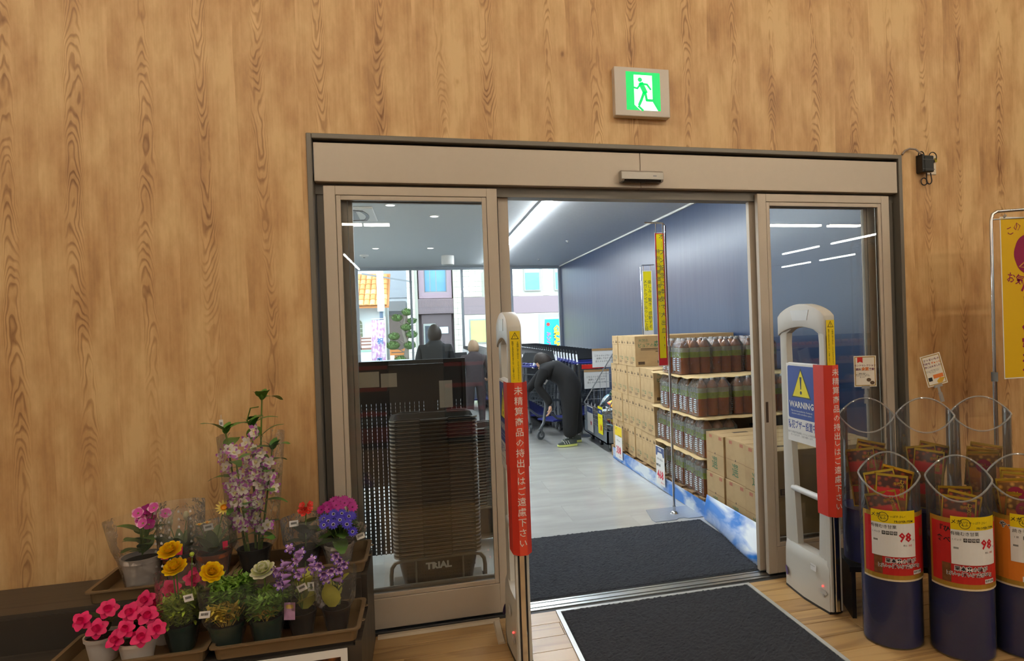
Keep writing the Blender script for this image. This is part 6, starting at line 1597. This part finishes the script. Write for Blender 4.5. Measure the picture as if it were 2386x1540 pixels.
def hand(t, w, tip, pal, curl=0.6, s=1.0):
    """palm and five bent fingers; w wrist point, tip direction of the fingers, pal direction the palm faces"""
    d = Vector(tip).normalized(); p = Vector(pal).normalized(); sd = d.cross(p).normalized(); w = Vector(w)
    ch = []
    kn = w+d*0.075*s
    for k, (off, ln) in enumerate(((-0.027, 0.062), (-0.009, 0.074), (0.009, 0.07), (0.027, 0.054))):
        b = kn+sd*off*s; m1 = b+(d*math.cos(curl*.5)+p*math.sin(curl*.5))*ln*.5*s; m2 = m1+(d*math.cos(curl*1.4)+p*math.sin(curl*1.4))*ln*.5*s
        ch.append([(*(w+d*0.02*s+sd*off*.5*s), 0.016*s), (*b, 0.0105*s), (*m1, 0.0092*s), (*m2, 0.008*s)])
    tb = w+d*0.025*s-sd*0.03*s
    ch.append([(*(w+d*0.01*s), 0.02*s), (*tb, 0.012*s), (*(tb+(d*.7-sd*.5+p*.3)*0.035*s), 0.0095*s), (*(tb+(d*1.0-sd*.4+p*.6)*0.055*s), 0.0085*s)])
    palm = [(*w, (0.026*s, 0.018*s)), (*(w+d*0.04*s), (0.036*s, 0.015*s)), (*kn, (0.034*s, 0.013*s))]
    root = palm[0]
    ch2 = [palm]+[[palm[1]]+c[1:] for c in ch]
    return skin('hand', ch2, SKINM, t, 1)
def head(t, c, fwd, upv, hair, s=1.0, back=False):
    """head with nose, eyes, ears, mouth and a hair cap; built in its own frame then turned"""
    f = Vector(fwd).normalized(); u_ = Vector(upv).normalized(); x_ = f.cross(u_).normalized(); u_ = x_.cross(f).normalized()
    Tm = Matrix(((x_.x, f.x, u_.x, c[0]), (x_.y, f.y, u_.y, c[1]), (x_.z, f.z, u_.z, c[2]), (0, 0, 0, 1)))
    mb = MB(); n, m_ = 20, 14; vs = []
    for i in range(m_+1):
        a = PI*i/m_; zz = -math.cos(a); rr = max(1e-3, math.sin(a))
        for j in range(n):
            b = 2*PI*j/n; X, Y = rr*math.cos(b), rr*math.sin(b)
            jaw = 1-0.28*max(0, -zz)*(1 if Y > -0.2 else 0.6)
            v = Vector((X*0.075*jaw, Y*0.092*(1-0.12*max(0, -zz))+0.006*max(0, -zz), zz*0.118))*s
            if abs(X) < 0.25 and Y > 0.75 and -0.35 < zz < 0.1: v.y += 0.018*s*(1-abs(zz+0.15)/0.3)
            if Y > 0.6 and 0.05 < zz < 0.3 and 0.25 < abs(X) < 0.6: v.y -= 0.006*s
            vs.append(Tm @ v)
    mb.add(vs, [(i*n+j, i*n+(j+1) % n, (i+1)*n+(j+1) % n, (i+1)*n+j) for i in range(m_) for j in range(n)])
    h_ = mb.build('head', SKINM, t, smooth=True)
    for sx in (-1, 1):
        e = MB().ball((0, 0, 0), 0.011*s, 8, 6); e.build('eye', M('eye_dark', S(30, 24, 20), 0.3), h_, Tm @ Vector((sx*0.032*s, 0.077*s, 0.012*s)))
        e = MB().ball((0, 0, 0), 0.022*s, 8, 6, 0, (0.5, 0.8, 1.3)); e.build('ear', SKINM, h_, Tm @ Vector((sx*0.074*s, -0.005*s, -0.005*s)))
    MB().ball((0, 0, 0), 0.018*s, 8, 5, 0, (1.2, 0.5, 0.3)).build('mouth', M('lip', S(170, 100, 90), 0.5), h_, Tm @ Vector((0, 0.077*s, -0.055*s)))
    hb = MB(); vs = []; rg = random.Random(4)
    for i in range(m_+1):
        a = PI*i/m_; zz = -math.cos(a); rr = max(1e-3, math.sin(a))
        for j in range(n):
            b = 2*PI*j/n; X, Y = rr*math.cos(b), rr*math.sin(b)
            k = 1.2+rg.uniform(-.02, .03)
            if Y > 0.45 and zz < 0.45: k = 0.9
            v = Vector((X*0.08*k, Y*0.096*k-0.006, (zz*0.12*k if zz > -0.35 else zz*0.125)+0.006))*s
            vs.append(Tm @ v)
    hb.add(vs, [(i*n+j, i*n+(j+1) % n, (i+1)*n+(j+1) % n, (i+1)*n+j) for i in range(m_) for j in range(n)])
    hb.build('hair', hair, t, smooth=True)
    return h_
def shoe(t, p, d, mats, s=1.0):
    d = Vector((d[0], d[1], 0)).normalized(); sd = Vector((-d.y, d.x, 0)); p = Vector(p)
    def ring(k, w, z0, z1): q = p+d*k*s; return [tuple(q-sd*w*s+Vector((0, 0, z0))), tuple(q+sd*w*s+Vector((0, 0, z0))), tuple(q+sd*w*0.8*s+Vector((0, 0, z1))), tuple(q-sd*w*0.8*s+Vector((0, 0, z1)))]
    def loft(name, rs, mat):
        mb = MB(); vs = [v for r_ in rs for v in r_]; n_ = len(rs)
        fs = [(i*4+j, i*4+(j+1) % 4, (i+1)*4+(j+1) % 4, (i+1)*4+j) for i in range(n_-1) for j in range(4)]+[(3, 2, 1, 0), tuple(range(4*n_-4, 4*n_))]
        return mb.add(vs, fs).build(name, mat, t, bevel=0.006, smooth=40)
    loft('shoe_sole', [ring(-0.085, 0.03, 0.002, 0.035), ring(0.0, 0.034, 0.002, 0.03), ring(0.11, 0.042, 0.002, 0.028), ring(0.17, 0.025, 0.008, 0.03)], mats[1])
    u_ = loft('shoe', [ring(-0.08, 0.028, 0.03, 0.09), ring(0.0, 0.033, 0.03, 0.10), ring(0.08, 0.038, 0.028, 0.07), ring(0.16, 0.024, 0.028, 0.045)], mats[0])
    for k in (0.02, 0.05, 0.08):
        for sg in (-1, 1):
            q = p+d*k*s; MB().bar(tuple(q+sd*sg*0.037*s+Vector((0, 0, 0.035))), tuple(q+d*0.02*s+sd*sg*0.027*s+Vector((0, 0, 0.08))), 0.008, 0.004).build('shoe_stripe', M('shoe_white', S(230, 234, 230), 0.5), u_)
# worker bending over the cart (faces left and away from the door)
t = thing('person', 'person in black clothes and striped running shoes bending over a shopping cart', 'person', (0, 0, 0))
HX, HY = 1.80, 7.98
hipL, hipR = (HX-0.02, HY-0.10, 0.74), (HX+0.03, HY+0.09, 0.74)
sp_ = [(HX+0.02, HY, 0.76, (0.20, 0.19)), (HX-0.07, HY+0.02, 0.86, (0.20, 0.17)), (HX-0.19, HY+0.05, 0.94, (0.21, 0.16)), (HX-0.29, HY+0.08, 0.97, (0.18, 0.13)), (HX-0.35, HY+0.10, 0.985, 0.07)]
shA, shB = (HX-0.33, HY-0.06, 0.94, 0.075), (HX-0.26, HY+0.25, 0.95, 0.075)
body = skin('body', [sp_,
    [sp_[0], (*hipL, 0.145), (HX-0.03, HY-0.13, 0.42, 0.11), (HX-0.05, HY-0.14, 0.09, 0.098)],
    [sp_[0], (*hipR, 0.145), (HX+0.08, HY+0.10, 0.42, 0.108), (HX+0.09, HY+0.10, 0.09, 0.096)],
    [sp_[3], shA, (HX-0.42, HY-0.02, 0.76, 0.06), (HX-0.29, HY-0.06, 0.58, 0.05), (HX-0.275, HY-0.075, 0.52, 0.042)],
    [sp_[3], shB, (HX-0.40, HY+0.35, 0.78, 0.058), (HX-0.50, HY+0.36, 0.66, 0.045)]], CLOTH, t, 2)
mbt = bpy.data.materials  # trousers share the dark cloth
hand(t, (HX-0.272, HY-0.078, 0.515), (-0.15, -0.05, -1), (-1, 0.1, 0), 0.7)
hand(t, (HX-0.51, HY+0.36, 0.65), (-0.6, 0.0, -0.8), (-0.3, -0.6, -0.3), 0.7)
head(t, (HX-0.30, HY+0.14, 1.04), (-0.75, 0.35, -0.75), (-0.55, 0.1, 0.75), HAIRD)
SH = (M('shoe_dark', S(66, 74, 70), 0.6), M('shoe_lime_sole', S(214, 224, 130), 0.5))
shoe(t, (HX-0.045, HY-0.14, 0.0), (-1, -0.1, 0), SH); shoe(t, (HX+0.07, HY+0.10, 0.0), (-1, 0.0, 0), SH)
# standing shopper seen from behind
def stander(x, y, h, label, cl, hair, face=(0, 1, 0), stoop=0.0, sx=1.0, legs=None):
    t = thing('person', label, 'person', (x, y, 0))
    k = h/1.6
    P = lambda a, b, c: (a*k, (b+stoop*max(0, c-0.9))*k, (c-0.25*stoop*max(0, c-0.9))*k)
    s0 = [(*P(0, 0, .92), (.15*k, .12*k)), (*P(0, 0, 1.08), (.155*k, .115*k)), (*P(0, 0, 1.24), (.18*k, .12*k)), (*P(0, 0, 1.34), (.13*k, .095*k)), (*P(0, .02, 1.44), .062*k)]
    ch = [s0]
    for s_ in (-1, 1):
        ch.append([s0[0], (*P(s_*.09, 0, .84), .10*k), (*P(s_*.10, 0, .46), .072*k), (*P(s_*.10, -.01, .09), .05*k)])
        ch.append([s0[2], (*P(s_*.19, 0, 1.29), .065*k), (*P(s_*.25, .0, 1.04), .05*k), (*P(s_*.22, .16, .90), .04*k)])
    skin('body', ch, cl, t, 2)
    for s_ in (-1, 1):
        hand(t, P(s_*.22, .17, .895), (0, 1, -0.1), (0, 0, -1), 0.8, k)
        shoe(t, (s_*.10*k, 0.0, 0), (0, 1, 0), (BLACK, GREYP), k)
    head(t, P(0, .03, 1.475), face, (0, 0.15*stoop, 1), hair, k)
    return t
stander(0.165, 9.0, 1.57, 'person in a black jacket standing behind the partition, back turned', M('black_jacket', S(34, 38, 42), 0.8, var=0.2), HAIRD)
stander(0.74, 9.62, 1.36, 'stooping person with light brown hair behind a shopping cart', M('dark_plum_coat', S(70, 62, 66), 0.85, var=0.2), HAIRL, (-0.3, 1, -0.2), 0.25)

# ================================================================== shop displays behind the viewer (seen mirrored in the glass)
def island(x0, x1, y0, y1, label, red=True):
    t = thing('produce_display', label, 'display stand', ((x0+x1)/2, (y0+y1)/2, 0)); w, l = (x1-x0)/2, (y1-y0)/2
    MB().box(-w, w, -l, l, 0, 0.32).build('plinth', BLACK, t, bevel=0.004, seg=1)
    MB().box(-w-0.01, w+0.01, l, l+0.012, 0.08, 0.27).build('front_panel', M('panel_red', S(150, 24, 30), 0.5) if red else M('panel_brown', S(120, 84, 54), 0.5), t)
    for k, (z, d) in enumerate(((0.42, 0.0), (0.72, 0.25), (1.0, 0.45))):
        MB().box(-w, w, -l, l-d, z-0.025, z).build('shelf', M('shelf_black', S(30, 30, 32), 0.5), t)
        MB().box(-w, w, l-d-0.012, l-d, z, z+0.05).build('shelf_lip', M('lip_red', S(190, 30, 34), 0.4) if red else M('lip_wood', S(190, 150, 100), 0.5), t)
    for x in (-w, w-0.03): MB().box(x, x+0.03, -l, -l+0.03, 0, 1.35).build('back_post', BLACK, t)
    MB().box(-w, w, -l, -l+0.015, 0.32, 1.2).build('back_panel', M('panel_dark', S(46, 26, 26), 0.5), t)
    return t
rz_ = random.Random(31)
pack_r = MB().box(-0.09, 0.09, -0.07, 0.07, 0, 0.05).mesh('pack', two_tone('meat_pack', S(190, 22, 34), S(226, 120, 110), 14, 0.45, 0.65, 0.15), bevel=0.008)
fruit = MB().ball((0, 0, 0.05), 0.055, 12, 8).mesh('fruit', M('orange_fruit', S(226, 128, 40), 0.4, var=0.15), smooth=True)
veg = MB().ball((0, 0, 0.06), 0.07, 12, 8, 0, (1.2, 0.9, 0.9)).mesh('vegetable', M('potato_brown', S(176, 132, 84), 0.6, var=0.25), smooth=True)
def stock(x0, x1, y1, mesh, nm, lb, cat, grp, step, red=True):
    for (z, d) in ((0.42, 0.0), (0.72, 0.25), (1.0, 0.45)):
        x = x0+0.12
        while x < x1-0.1:
            tag(put(nm, mesh, None, (x, y1-d-0.12, z+0.001), (0, 0, rz_.uniform(-.2, .2))), lb+' on the %s shelf' % {0.42: 'lowest', 0.72: 'middle', 1.0: 'top'}[z], cat, grp+' %.1f' % z)
            x += step
island(-2.6, -0.48, -2.7, -1.9, 'black display stand with red front holding red packs'); stock(-2.6, -0.48, -1.9, pack_r, 'food_pack', 'red food pack', 'food pack', 'red packs, first stand', 0.22)
island(0.28, 1.3, -2.7, -1.9, 'short black display stand with red front and red packs'); stock(0.28, 1.3, -1.9, pack_r, 'food_pack', 'red food pack of the short stand', 'food pack', 'red packs, short stand', 0.22)
island(5.2, 8.4, -3.2, -2.4, 'long black display stand with wooden lips holding fruit', False); stock(5.2, 6.8, -2.4, fruit, 'orange', 'orange fruit', 'fruit', 'oranges', 0.14); stock(6.85, 8.4, -2.4, veg, 'potato', 'brown potato', 'vegetable', 'potatoes', 0.18)

# ================================================================== the street
ASPH = M('asphalt', S(128, 130, 132), 0.9, var=0.2, scale=40)
struct('ground_street', MB().box(-40, 40, 15.1, 60, -0.3, -0.08), ASPH)
struct('ground_pavement', MB().box(-40, 40, 15.06, 17.2, -0.3, -0.02), M('pavement', S(178, 176, 170), 0.85))
# guard fence
t = thing('guard_fence', 'white tubular guard fence along the pavement', 'fence', (0, 17.0, -0.02))
GF = M('fence_white', S(196, 204, 212), 0.4)
for z in (0.35, 0.8): MB().tube([(-9, 0, z), (9, 0, z)], 0.022, 8).build('rail', GF, t, smooth=True)
for k in range(19): MB().tube([(-9+k, 0, 0), (-9+k, 0, 0.82)], 0.028, 8).build('post', GF, t, smooth=True)
balm = MB().bar((0, 0, 0.35), (0, 0, 0.8), 0.012).mesh('baluster', GF)
for k in range(90): put('baluster', balm, t, (-6+k*0.13, 0, 0))
# small restaurant with orange roof
STU = M('white_stucco', S(228, 232, 234), 0.85, bump=0.3, bscale=30)
t = thing('restaurant_house', 'small white house with orange tiled roof and arched window', 'building', (0, 22, 0))
MB().box(-7, -1.18, 0, 3.0, -0.08, 2.42).build('wall', STU, t)
rf = MB().add([(-7, -0.55, 2.36), (-1.0, -0.55, 2.36), (-1.0, 1.3, 3.55), (-7, 1.3, 3.55), (-7, -0.55, 2.30), (-1.0, -0.55, 2.30), (-1.0, 1.3, 3.49), (-7, 1.3, 3.49)], [(0, 1, 2, 3), (7, 6, 5, 4), (0, 4, 5, 1), (1, 5, 6, 2), (2, 6, 7, 3), (3, 7, 4, 0)]).build('roof', M('roof_base', S(176, 112, 60), 0.7), t)
tl = MB(); n_ = 6
vs = []
for j in (0, 1):
    for i in range(n_+1): a = PI*i/n_; vs.append((0.085*math.cos(a), j*0.36, 0.045*math.sin(a)+0.02*(1-j)))
tl.add(vs, [(i, i+1, n_+1+i+1, n_+1+i) for i in range(n_)]+[tuple(range(n_+1))])
TILEM = [tl.mesh('roof_tile', M('clay_tile_%d' % k, S(*c), 0.65, var=0.15), smooth=True, fix=False) for k, c in enumerate(((222, 154, 92), (206, 132, 72), (232, 172, 112)))]
ang = math.atan2(1.19, 1.85)
for r_ in range(6):
    for c_ in range(26):
        d_ = r_*0.34; put('roof_tile', TILEM[rz_.randrange(3)], rf, (-5.6+c_*0.178, -0.57+d_*math.cos(ang), 2.37+d_*math.sin(ang)), (ang, 0, 0))
aw = MB(); aw.add([(-3.4, 0, 2.25), (-2.2, 0, 2.25), (-2.15, -0.5, 2.0), (-3.45, -0.5, 2.0), (-2.15, -0.5, 1.86), (-3.45, -0.5, 1.86)], [(0, 1, 2, 3), (3, 2, 4, 5)]); aw.build('green_awning', M('awning_green', S(20, 160, 132), 0.6), t)
# arched window
def arch(w, h, n=10): return [(-w, 0), (w, 0)]+[(w*math.cos(PI*k/n), h+w*math.sin(PI*k/n)) for k in range(n+1)]
wd = MB().prism([(x-2.05, z+1.35) for x, z in arch(0.22, 0.42)], 'y', -0.05, 0.02).build('window', M('window_frame_white', S(214, 214, 208), 0.5), t)
MB().prism([(x-2.05, z+1.39) for x, z in arch(0.18, 0.40)], 'y', -0.062, -0.05).build('pane', M('pane_dark_olive', S(116, 124, 104), 0.15), wd)
mb = MB()
for x in (-0.09, 0, 0.09): mb.box(-2.05+x-0.008, -2.05+x+0.008, -0.075, -0.06, 1.39, 1.96)
for z in (1.52, 1.66, 1.8): mb.box(-2.23, -1.87, -0.075, -0.06, z-0.008, z+0.008)
mb.build('muntins', MATS['window_frame_white'], wd)
card('red_notice', 0.1, 0.08, 0.005, RED, wd, (-2.13, -0.08, 1.44))
WB = M('balcony_brown', S(140, 96, 84), 0.6)
bl = MB().box(-3.2, -1.3, -0.6, -0.55, 0.98, 1.04).build('balcony', WB, t)
for z in (1.14, 1.24, 1.34): MB().box(-3.2, -1.3, -0.59, -0.56, z-0.025, z+0.025).build('balcony_slat', WB, bl)
for x in (-3.15, -2.45, -1.9, -1.35): MB().box(x-0.025, x+0.025, -0.6, -0.55, 0.98, 1.42).build('balcony_post', WB, bl)
MB().box(-2.45, -2.40, -0.6, -0.55, 1.04, 2.35).build('porch_post', WB, t)
MB().box(-7, -1.2, -0.62, -0.5, -0.08, 0.95).build('terrace_wall', STU, t)
MB().box(-7, -1.2, -0.64, -0.5, 0.92, 0.97).build('terrace_edge', M('terrace_green', S(150, 186, 166), 0.6), t)
MB().tube([(-1.28, -0.1, 2.3), (-1.25, -0.12, 2.0), (-1.2, -0.1, 1.8)], 0.035, 8).build('downpipe', M('downpipe', S(128, 112, 108), 0.5), t, smooth=True)
# grey house behind
t = thing('grey_house', 'pale grey house with tiled eave behind the restaurant', 'building', (0, 27, 0))
MB().box(-6, 0.2, 0, 4, -0.1, 6.5).build('wall', M('grey_render', S(188, 192, 200), 0.85), t)
MB().box(-1.9, -0.6, -0.3, 0, 2.35, 2.75).build('balcony', M('dark_tile_band', S(128, 128, 132), 0.7), t)
MB().box(-1.5, -0.3, -0.05, 0, 2.9, 5.0).build('panel', M('grey_panel', S(160, 164, 174), 0.7), t)
MB().box(-2.3, -0.1, -0.1, 0, 0.2, 2.2).build('lower_wall', M('brown_shade', S(112, 100, 96), 0.8), t)
# tiled office building
TW = M('white_tile', S(226, 222, 208), 0.4, var=0.06); TWG = M('tile_grout', S(160, 158, 148), 0.8)
BRN = M('mauve_brown_rib', S(132, 116, 122), 0.7); BRNF = M('mauve_frame', S(150, 128, 140), 0.6)
t = thing('office_building', 'white tiled office building with brown band and recessed doorway', 'building', (0, 22, 0))
MB().box(-0.45, -0.10, 0.0, 3, -0.08, 7).box(1.06, 1.36, 0, 3, -0.08, 7).box(1.36, 7.5, 0.05, 3, -0.08, 7).build('wall', TWG, t)
def cladding(x0, x1, z0, z1, y, tw=0.115, thh=0.165, skip=()):
    mb = MB(); nx = int((x1-x0)/(tw+0.012)); nz_ = int((z1-z0)/(thh+0.014))
    for i in range(nx):
        for j in range(nz_):
            a, b = x0+i*(tw+0.012), z0+j*(thh+0.014)
            if any(a+tw > s_[0] and a < s_[1] and b+thh > s_[2] and b < s_[3] for s_ in skip): continue
            mb.box(a, a+tw, y-0.02, y+0.01, b, b+thh)
    o = mb.build('tile_cladding', TW, t); o['kind'] = 'stuff'
cladding(-0.44, -0.10, 0.1, 3.9, 0.0); cladding(1.07, 1.37, 0.1, 3.9, 0.0)
wins = ((3.48, 4.05, 2.78, 3.75), (4.55, 5.1, 2.78, 3.75), (2.2, 2.95, 2.78, 3.75))
cladding(1.39, 7.0, 2.62, 3.9, 0.05, 0.2, 0.16, wins)
for (a, b, c_, d_) in wins:
    f = MB().box(a, b, 0.0, 0.06, c_, d_).build('window', M('window_alu', S(150, 154, 150), 0.4), t)
    MB().box(a+0.04, b-0.04, -0.01, 0.02, c_+0.04, d_-0.04).build('pane', M('pane_blue', S(96, 150, 196), 0.1, var=0.25, scale=2), f)
    MB().box(a+0.04, b-0.04, -0.015, 0.0, d_-0.34, d_-0.04).build('blind', M('blind_pale', S(190, 226, 236), 0.4), f)
MB().box(1.40, 7.5, 0.02, 0.08, 2.02, 2.6).build('brown_band', BRN, t)
MB().box(1.40, 7.5, 0.03, 0.08, -0.05, 2.0).build('lower_wall', M('white_plaster', S(228, 226, 218), 0.8), t)
for (a, b, c_, d_, col, nm) in ((1.55, 2.35, 1.02, 1.86, (190, 206, 130), 'pane_green'), (3.92, 5.0, 0.85, 1.98, (150, 206, 220), 'pane_aqua')):
    f = MB().box(a, b, -0.01, 0.05, c_, d_).build('window', MATS['window_alu'], t)
    MB().box(a+0.05, b-0.05, -0.02, 0.0, c_+0.05, d_-0.05).build('pane', M(nm, S(*col), 0.15, var=0.15, scale=3), f)
# recessed entrance bay
MB().box(-0.1, 1.06, 0.35, 0.5, -0.08, 7).build('recess_wall', BRN, t)
MB().box(-0.1, 1.06, 0.05, 0.35, 2.08, 2.58).build('canopy', BRN, t)
rib = MB().box(0, 0.022, 0.03, 0.06, 2.1, 2.56).mesh('rib', BRN)
for k in range(28): put('rib', rib, t, (-0.09+k*0.041, 0, 0))
f = MB().box(-0.06, 1.02, 0.1, 0.36, 2.6, 2.8).box(-0.06, 0.12, 0.1, 0.36, 2.8, 4.5).box(0.86, 1.02, 0.1, 0.36, 2.8, 4.5).build('window_surround', BRNF, t)
w2 = MB().box(0.12, 0.86, 0.25, 0.34, 2.8, 4.2).build('window', MATS['window_alu'], t)
for (a, b) in ((0.15, 0.30), (0.33, 0.50), (0.53, 0.83)): MB().box(a, b, 0.24, 0.26, 2.84, 4.2).build('pane', MATS['pane_blue'], w2)
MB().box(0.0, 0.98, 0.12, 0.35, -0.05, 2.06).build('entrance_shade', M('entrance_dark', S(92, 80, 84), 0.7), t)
dd = MB().box(0.05, 0.45, 0.06, 0.13, -0.02, 1.75).build('door', MATS['window_alu'], t); MB().box(0.1, 0.40, 0.05, 0.07, 0.1, 1.68).build('pane', M('door_pane', S(70, 76, 84), 0.1), dd)
card('notice_plate', 0.28, 0.22, 0.01, M('plate_pale', S(196, 204, 214), 0.5), t, (0.72, 0.10, 1.52))
MB().box(1.4, 7.5, -0.3, -0.1, -0.05, 0.62).build('brick_planter', M('pink_brick', S(196, 150, 148), 0.8, var=0.25, scale=25), t)
# clipped pine
t = thing('cloud_pruned_pine', 'cloud-pruned pine tree with round green pads on the street', 'tree', (-0.58, 19.6, -0.05))
BARK = M('bark', S(116, 108, 100), 0.9, var=0.3)
MB().tube([(0.1, 0, 0), (0.06, 0, 0.6), (0.14, 0, 1.1), (0.05, 0, 1.6), (0.12, 0, 2.1)], [0.09, 0.07, 0.06, 0.05, 0.03], 8).build('trunk', BARK, t, smooth=True)
NEED = M('pine_needles', S(76, 104, 52), 0.8, var=0.4, scale=20)
rn = random.Random(8)
for (x, z, r_) in ((0.17, 2.12, 0.15), (-0.12, 1.96, 0.15), (0.30, 1.86, 0.13), (0.14, 1.68, 0.16), (0.28, 1.46, 0.16), (-0.22, 1.42, 0.16), (-0.26, 1.16, 0.19), (0.22, 1.14, 0.17), (-0.05, 0.72, 0.18), (-0.1, 0.45, 0.2)):
    MB().tube([(0.09, 0, z-0.22), (x*0.8, 0, z-0.04)], 0.018, 6).build('branch', BARK, t)
    mb = MB()
    for k in range(170):
        a = rn.uniform(0, 6.28); u_ = rn.uniform(-0.4, 1); q = math.sqrt(max(0, 1-u_*u_)); c_ = Vector((x+r_*q*math.cos(a), r_*q*math.sin(a), z+r_*0.62*u_))
        petal(mb, 0.05, 0.03, TR(*c_) @ RZ(a-PI/2) @ RX(rn.uniform(0.2, 1.4)), 0.1, 0, 2)
    mb.ball((x, 0, z), r_*1.0, 12, 8, 0, (1, 1, 0.62))
    o = mb.build('needle_pad', NEED, t, fix=False); o['kind'] = 'stuff'
# poles, street banners, little sign
t = thing('utility_pole', 'slim grey utility pole in front of the restaurant', 'pole', (-1.13, 19.5, -0.08))
MB().tube([(0, 0, 0), (0, 0, 2.2)], 0.05, 10).build('steel_shaft', M('pole_blue_grey', S(86, 104, 128), 0.5), t, smooth=True)
MB().tube([(0, 0, 2.2), (0, 0, 6)], 0.10, 12).build('concrete_shaft', M('pole_concrete', S(196, 204, 206), 0.8), t, smooth=True)
MB().bar((-0.5, 0, 3.3), (0.9, 0, 3.05), 0.04).build('stay_wire', M('stay', S(120, 124, 130), 0.5), t)
def nobori(x, y, z0, z1, w, label, mats, side, lines, lean=0):
    t = thing('street_banner', label, 'banner', (x, y, -0.02), (0, lean, 0))
    MB().tube([(0, 0, 0), (0, 0, z1+0.08)], 0.014, 8).build('pole', WHITE, t, smooth=True)
    MB().tube([(0, 0, z1+0.03), (side*w, 0, z1+0.03)], 0.01, 6).build('top_arm', WHITE, t)
    mb = MB(); n_ = 12; vs = []
    for j in range(n_+1):
        v2 = j/n_
        for i in range(5): u_ = i/4; vs.append((side*w*u_*(1+0.1*math.sin(3*v2)), 0.03*math.sin(4*v2+3*u_), z1-(z1-z0)*v2))
    mb.add(vs, [(j*5+i, j*5+i+1, (j+1)*5+i+1, (j+1)*5+i) for j in range(n_) for i in range(4)])
    b = mb.build('cloth', mats, t, smooth=True, fix=False)
    for k in range(5): MB().tube([(0, 0, z1-(z1-z0)*k/4-0.01), (side*0.03, 0, z1-(z1-z0)*k/4-0.01)], 0.012, 6).build('loop', WHITE, t)
    for (s_, sz, xx, zz, m_, bd, rr) in lines: text(s_, sz, m_, b, (side*w*xx, -0.045, zz), (R(90), R(rr), 0), bold=bd)
    return t
nobori(-0.92, 17.4, 0.35, 1.86, 0.33, 'pink and white striped street banner with blue lettering', two_tone('banner_pink_stripe', S(236, 214, 228), S(206, 150, 196), 9, 0.45, 0.6, 0.7, (2, 1, 1), 1), -1, (('祝', 0.16, 0.4, 1.3, M('nobori_blue', S(60, 130, 190), 0.6), .02, 0), ('店', 0.16, 0.5, 0.8, MATS['nobori_blue'], .02, 0)))
t = nobori(3.83, 17.6, 0.25, 1.74, 0.50, 'turquoise street banner with yellow lettering seen by the navy wall', M('banner_turquoise', S(10, 160, 214), 0.6, var=0.2, scale=30), -1, (('GRAND', 0.24, 0.36, 1.15, M('nobori_yellow', S(250, 222, 40), 0.6), .05, 90), ('ルンパラビル', 0.13, 0.84, 1.0, M('nobori_pink', S(226, 60, 120), 0.6), .03, 90)))
MB().lathe([(0.001, 0), (0.05, 0)], 12).build('red_dot', RED, t, (-0.42, -0.05, 1.6), FACE_Y); MB().lathe([(0.001, 0), (0.06, 0)], 12).build('red_dot', RED, t, (-0.03, -0.05, 0.62), FACE_Y)
t = thing('wooden_signboard', 'orange wooden lattice signboard on the pavement opposite', 'sign', (-0.95, 20.4, -0.05))
MB().box(-0.02, 0.02, -0.02, 0.02, 0, 1.05).box(0.38, 0.42, -0.02, 0.02, 0, 1.05).build('posts', M('sign_wood_orange', S(206, 130, 70), 0.7), t)
for k in range(9): MB().box(0.0, 0.4, -0.01, 0.01, 0.15+k*0.1, 0.22+k*0.1).build('slat', MATS['sign_wood_orange'], t)
card('white_panel', 0.12, 0.5, 0.01, PAPER, t, (0.05, -0.04, 0.6))
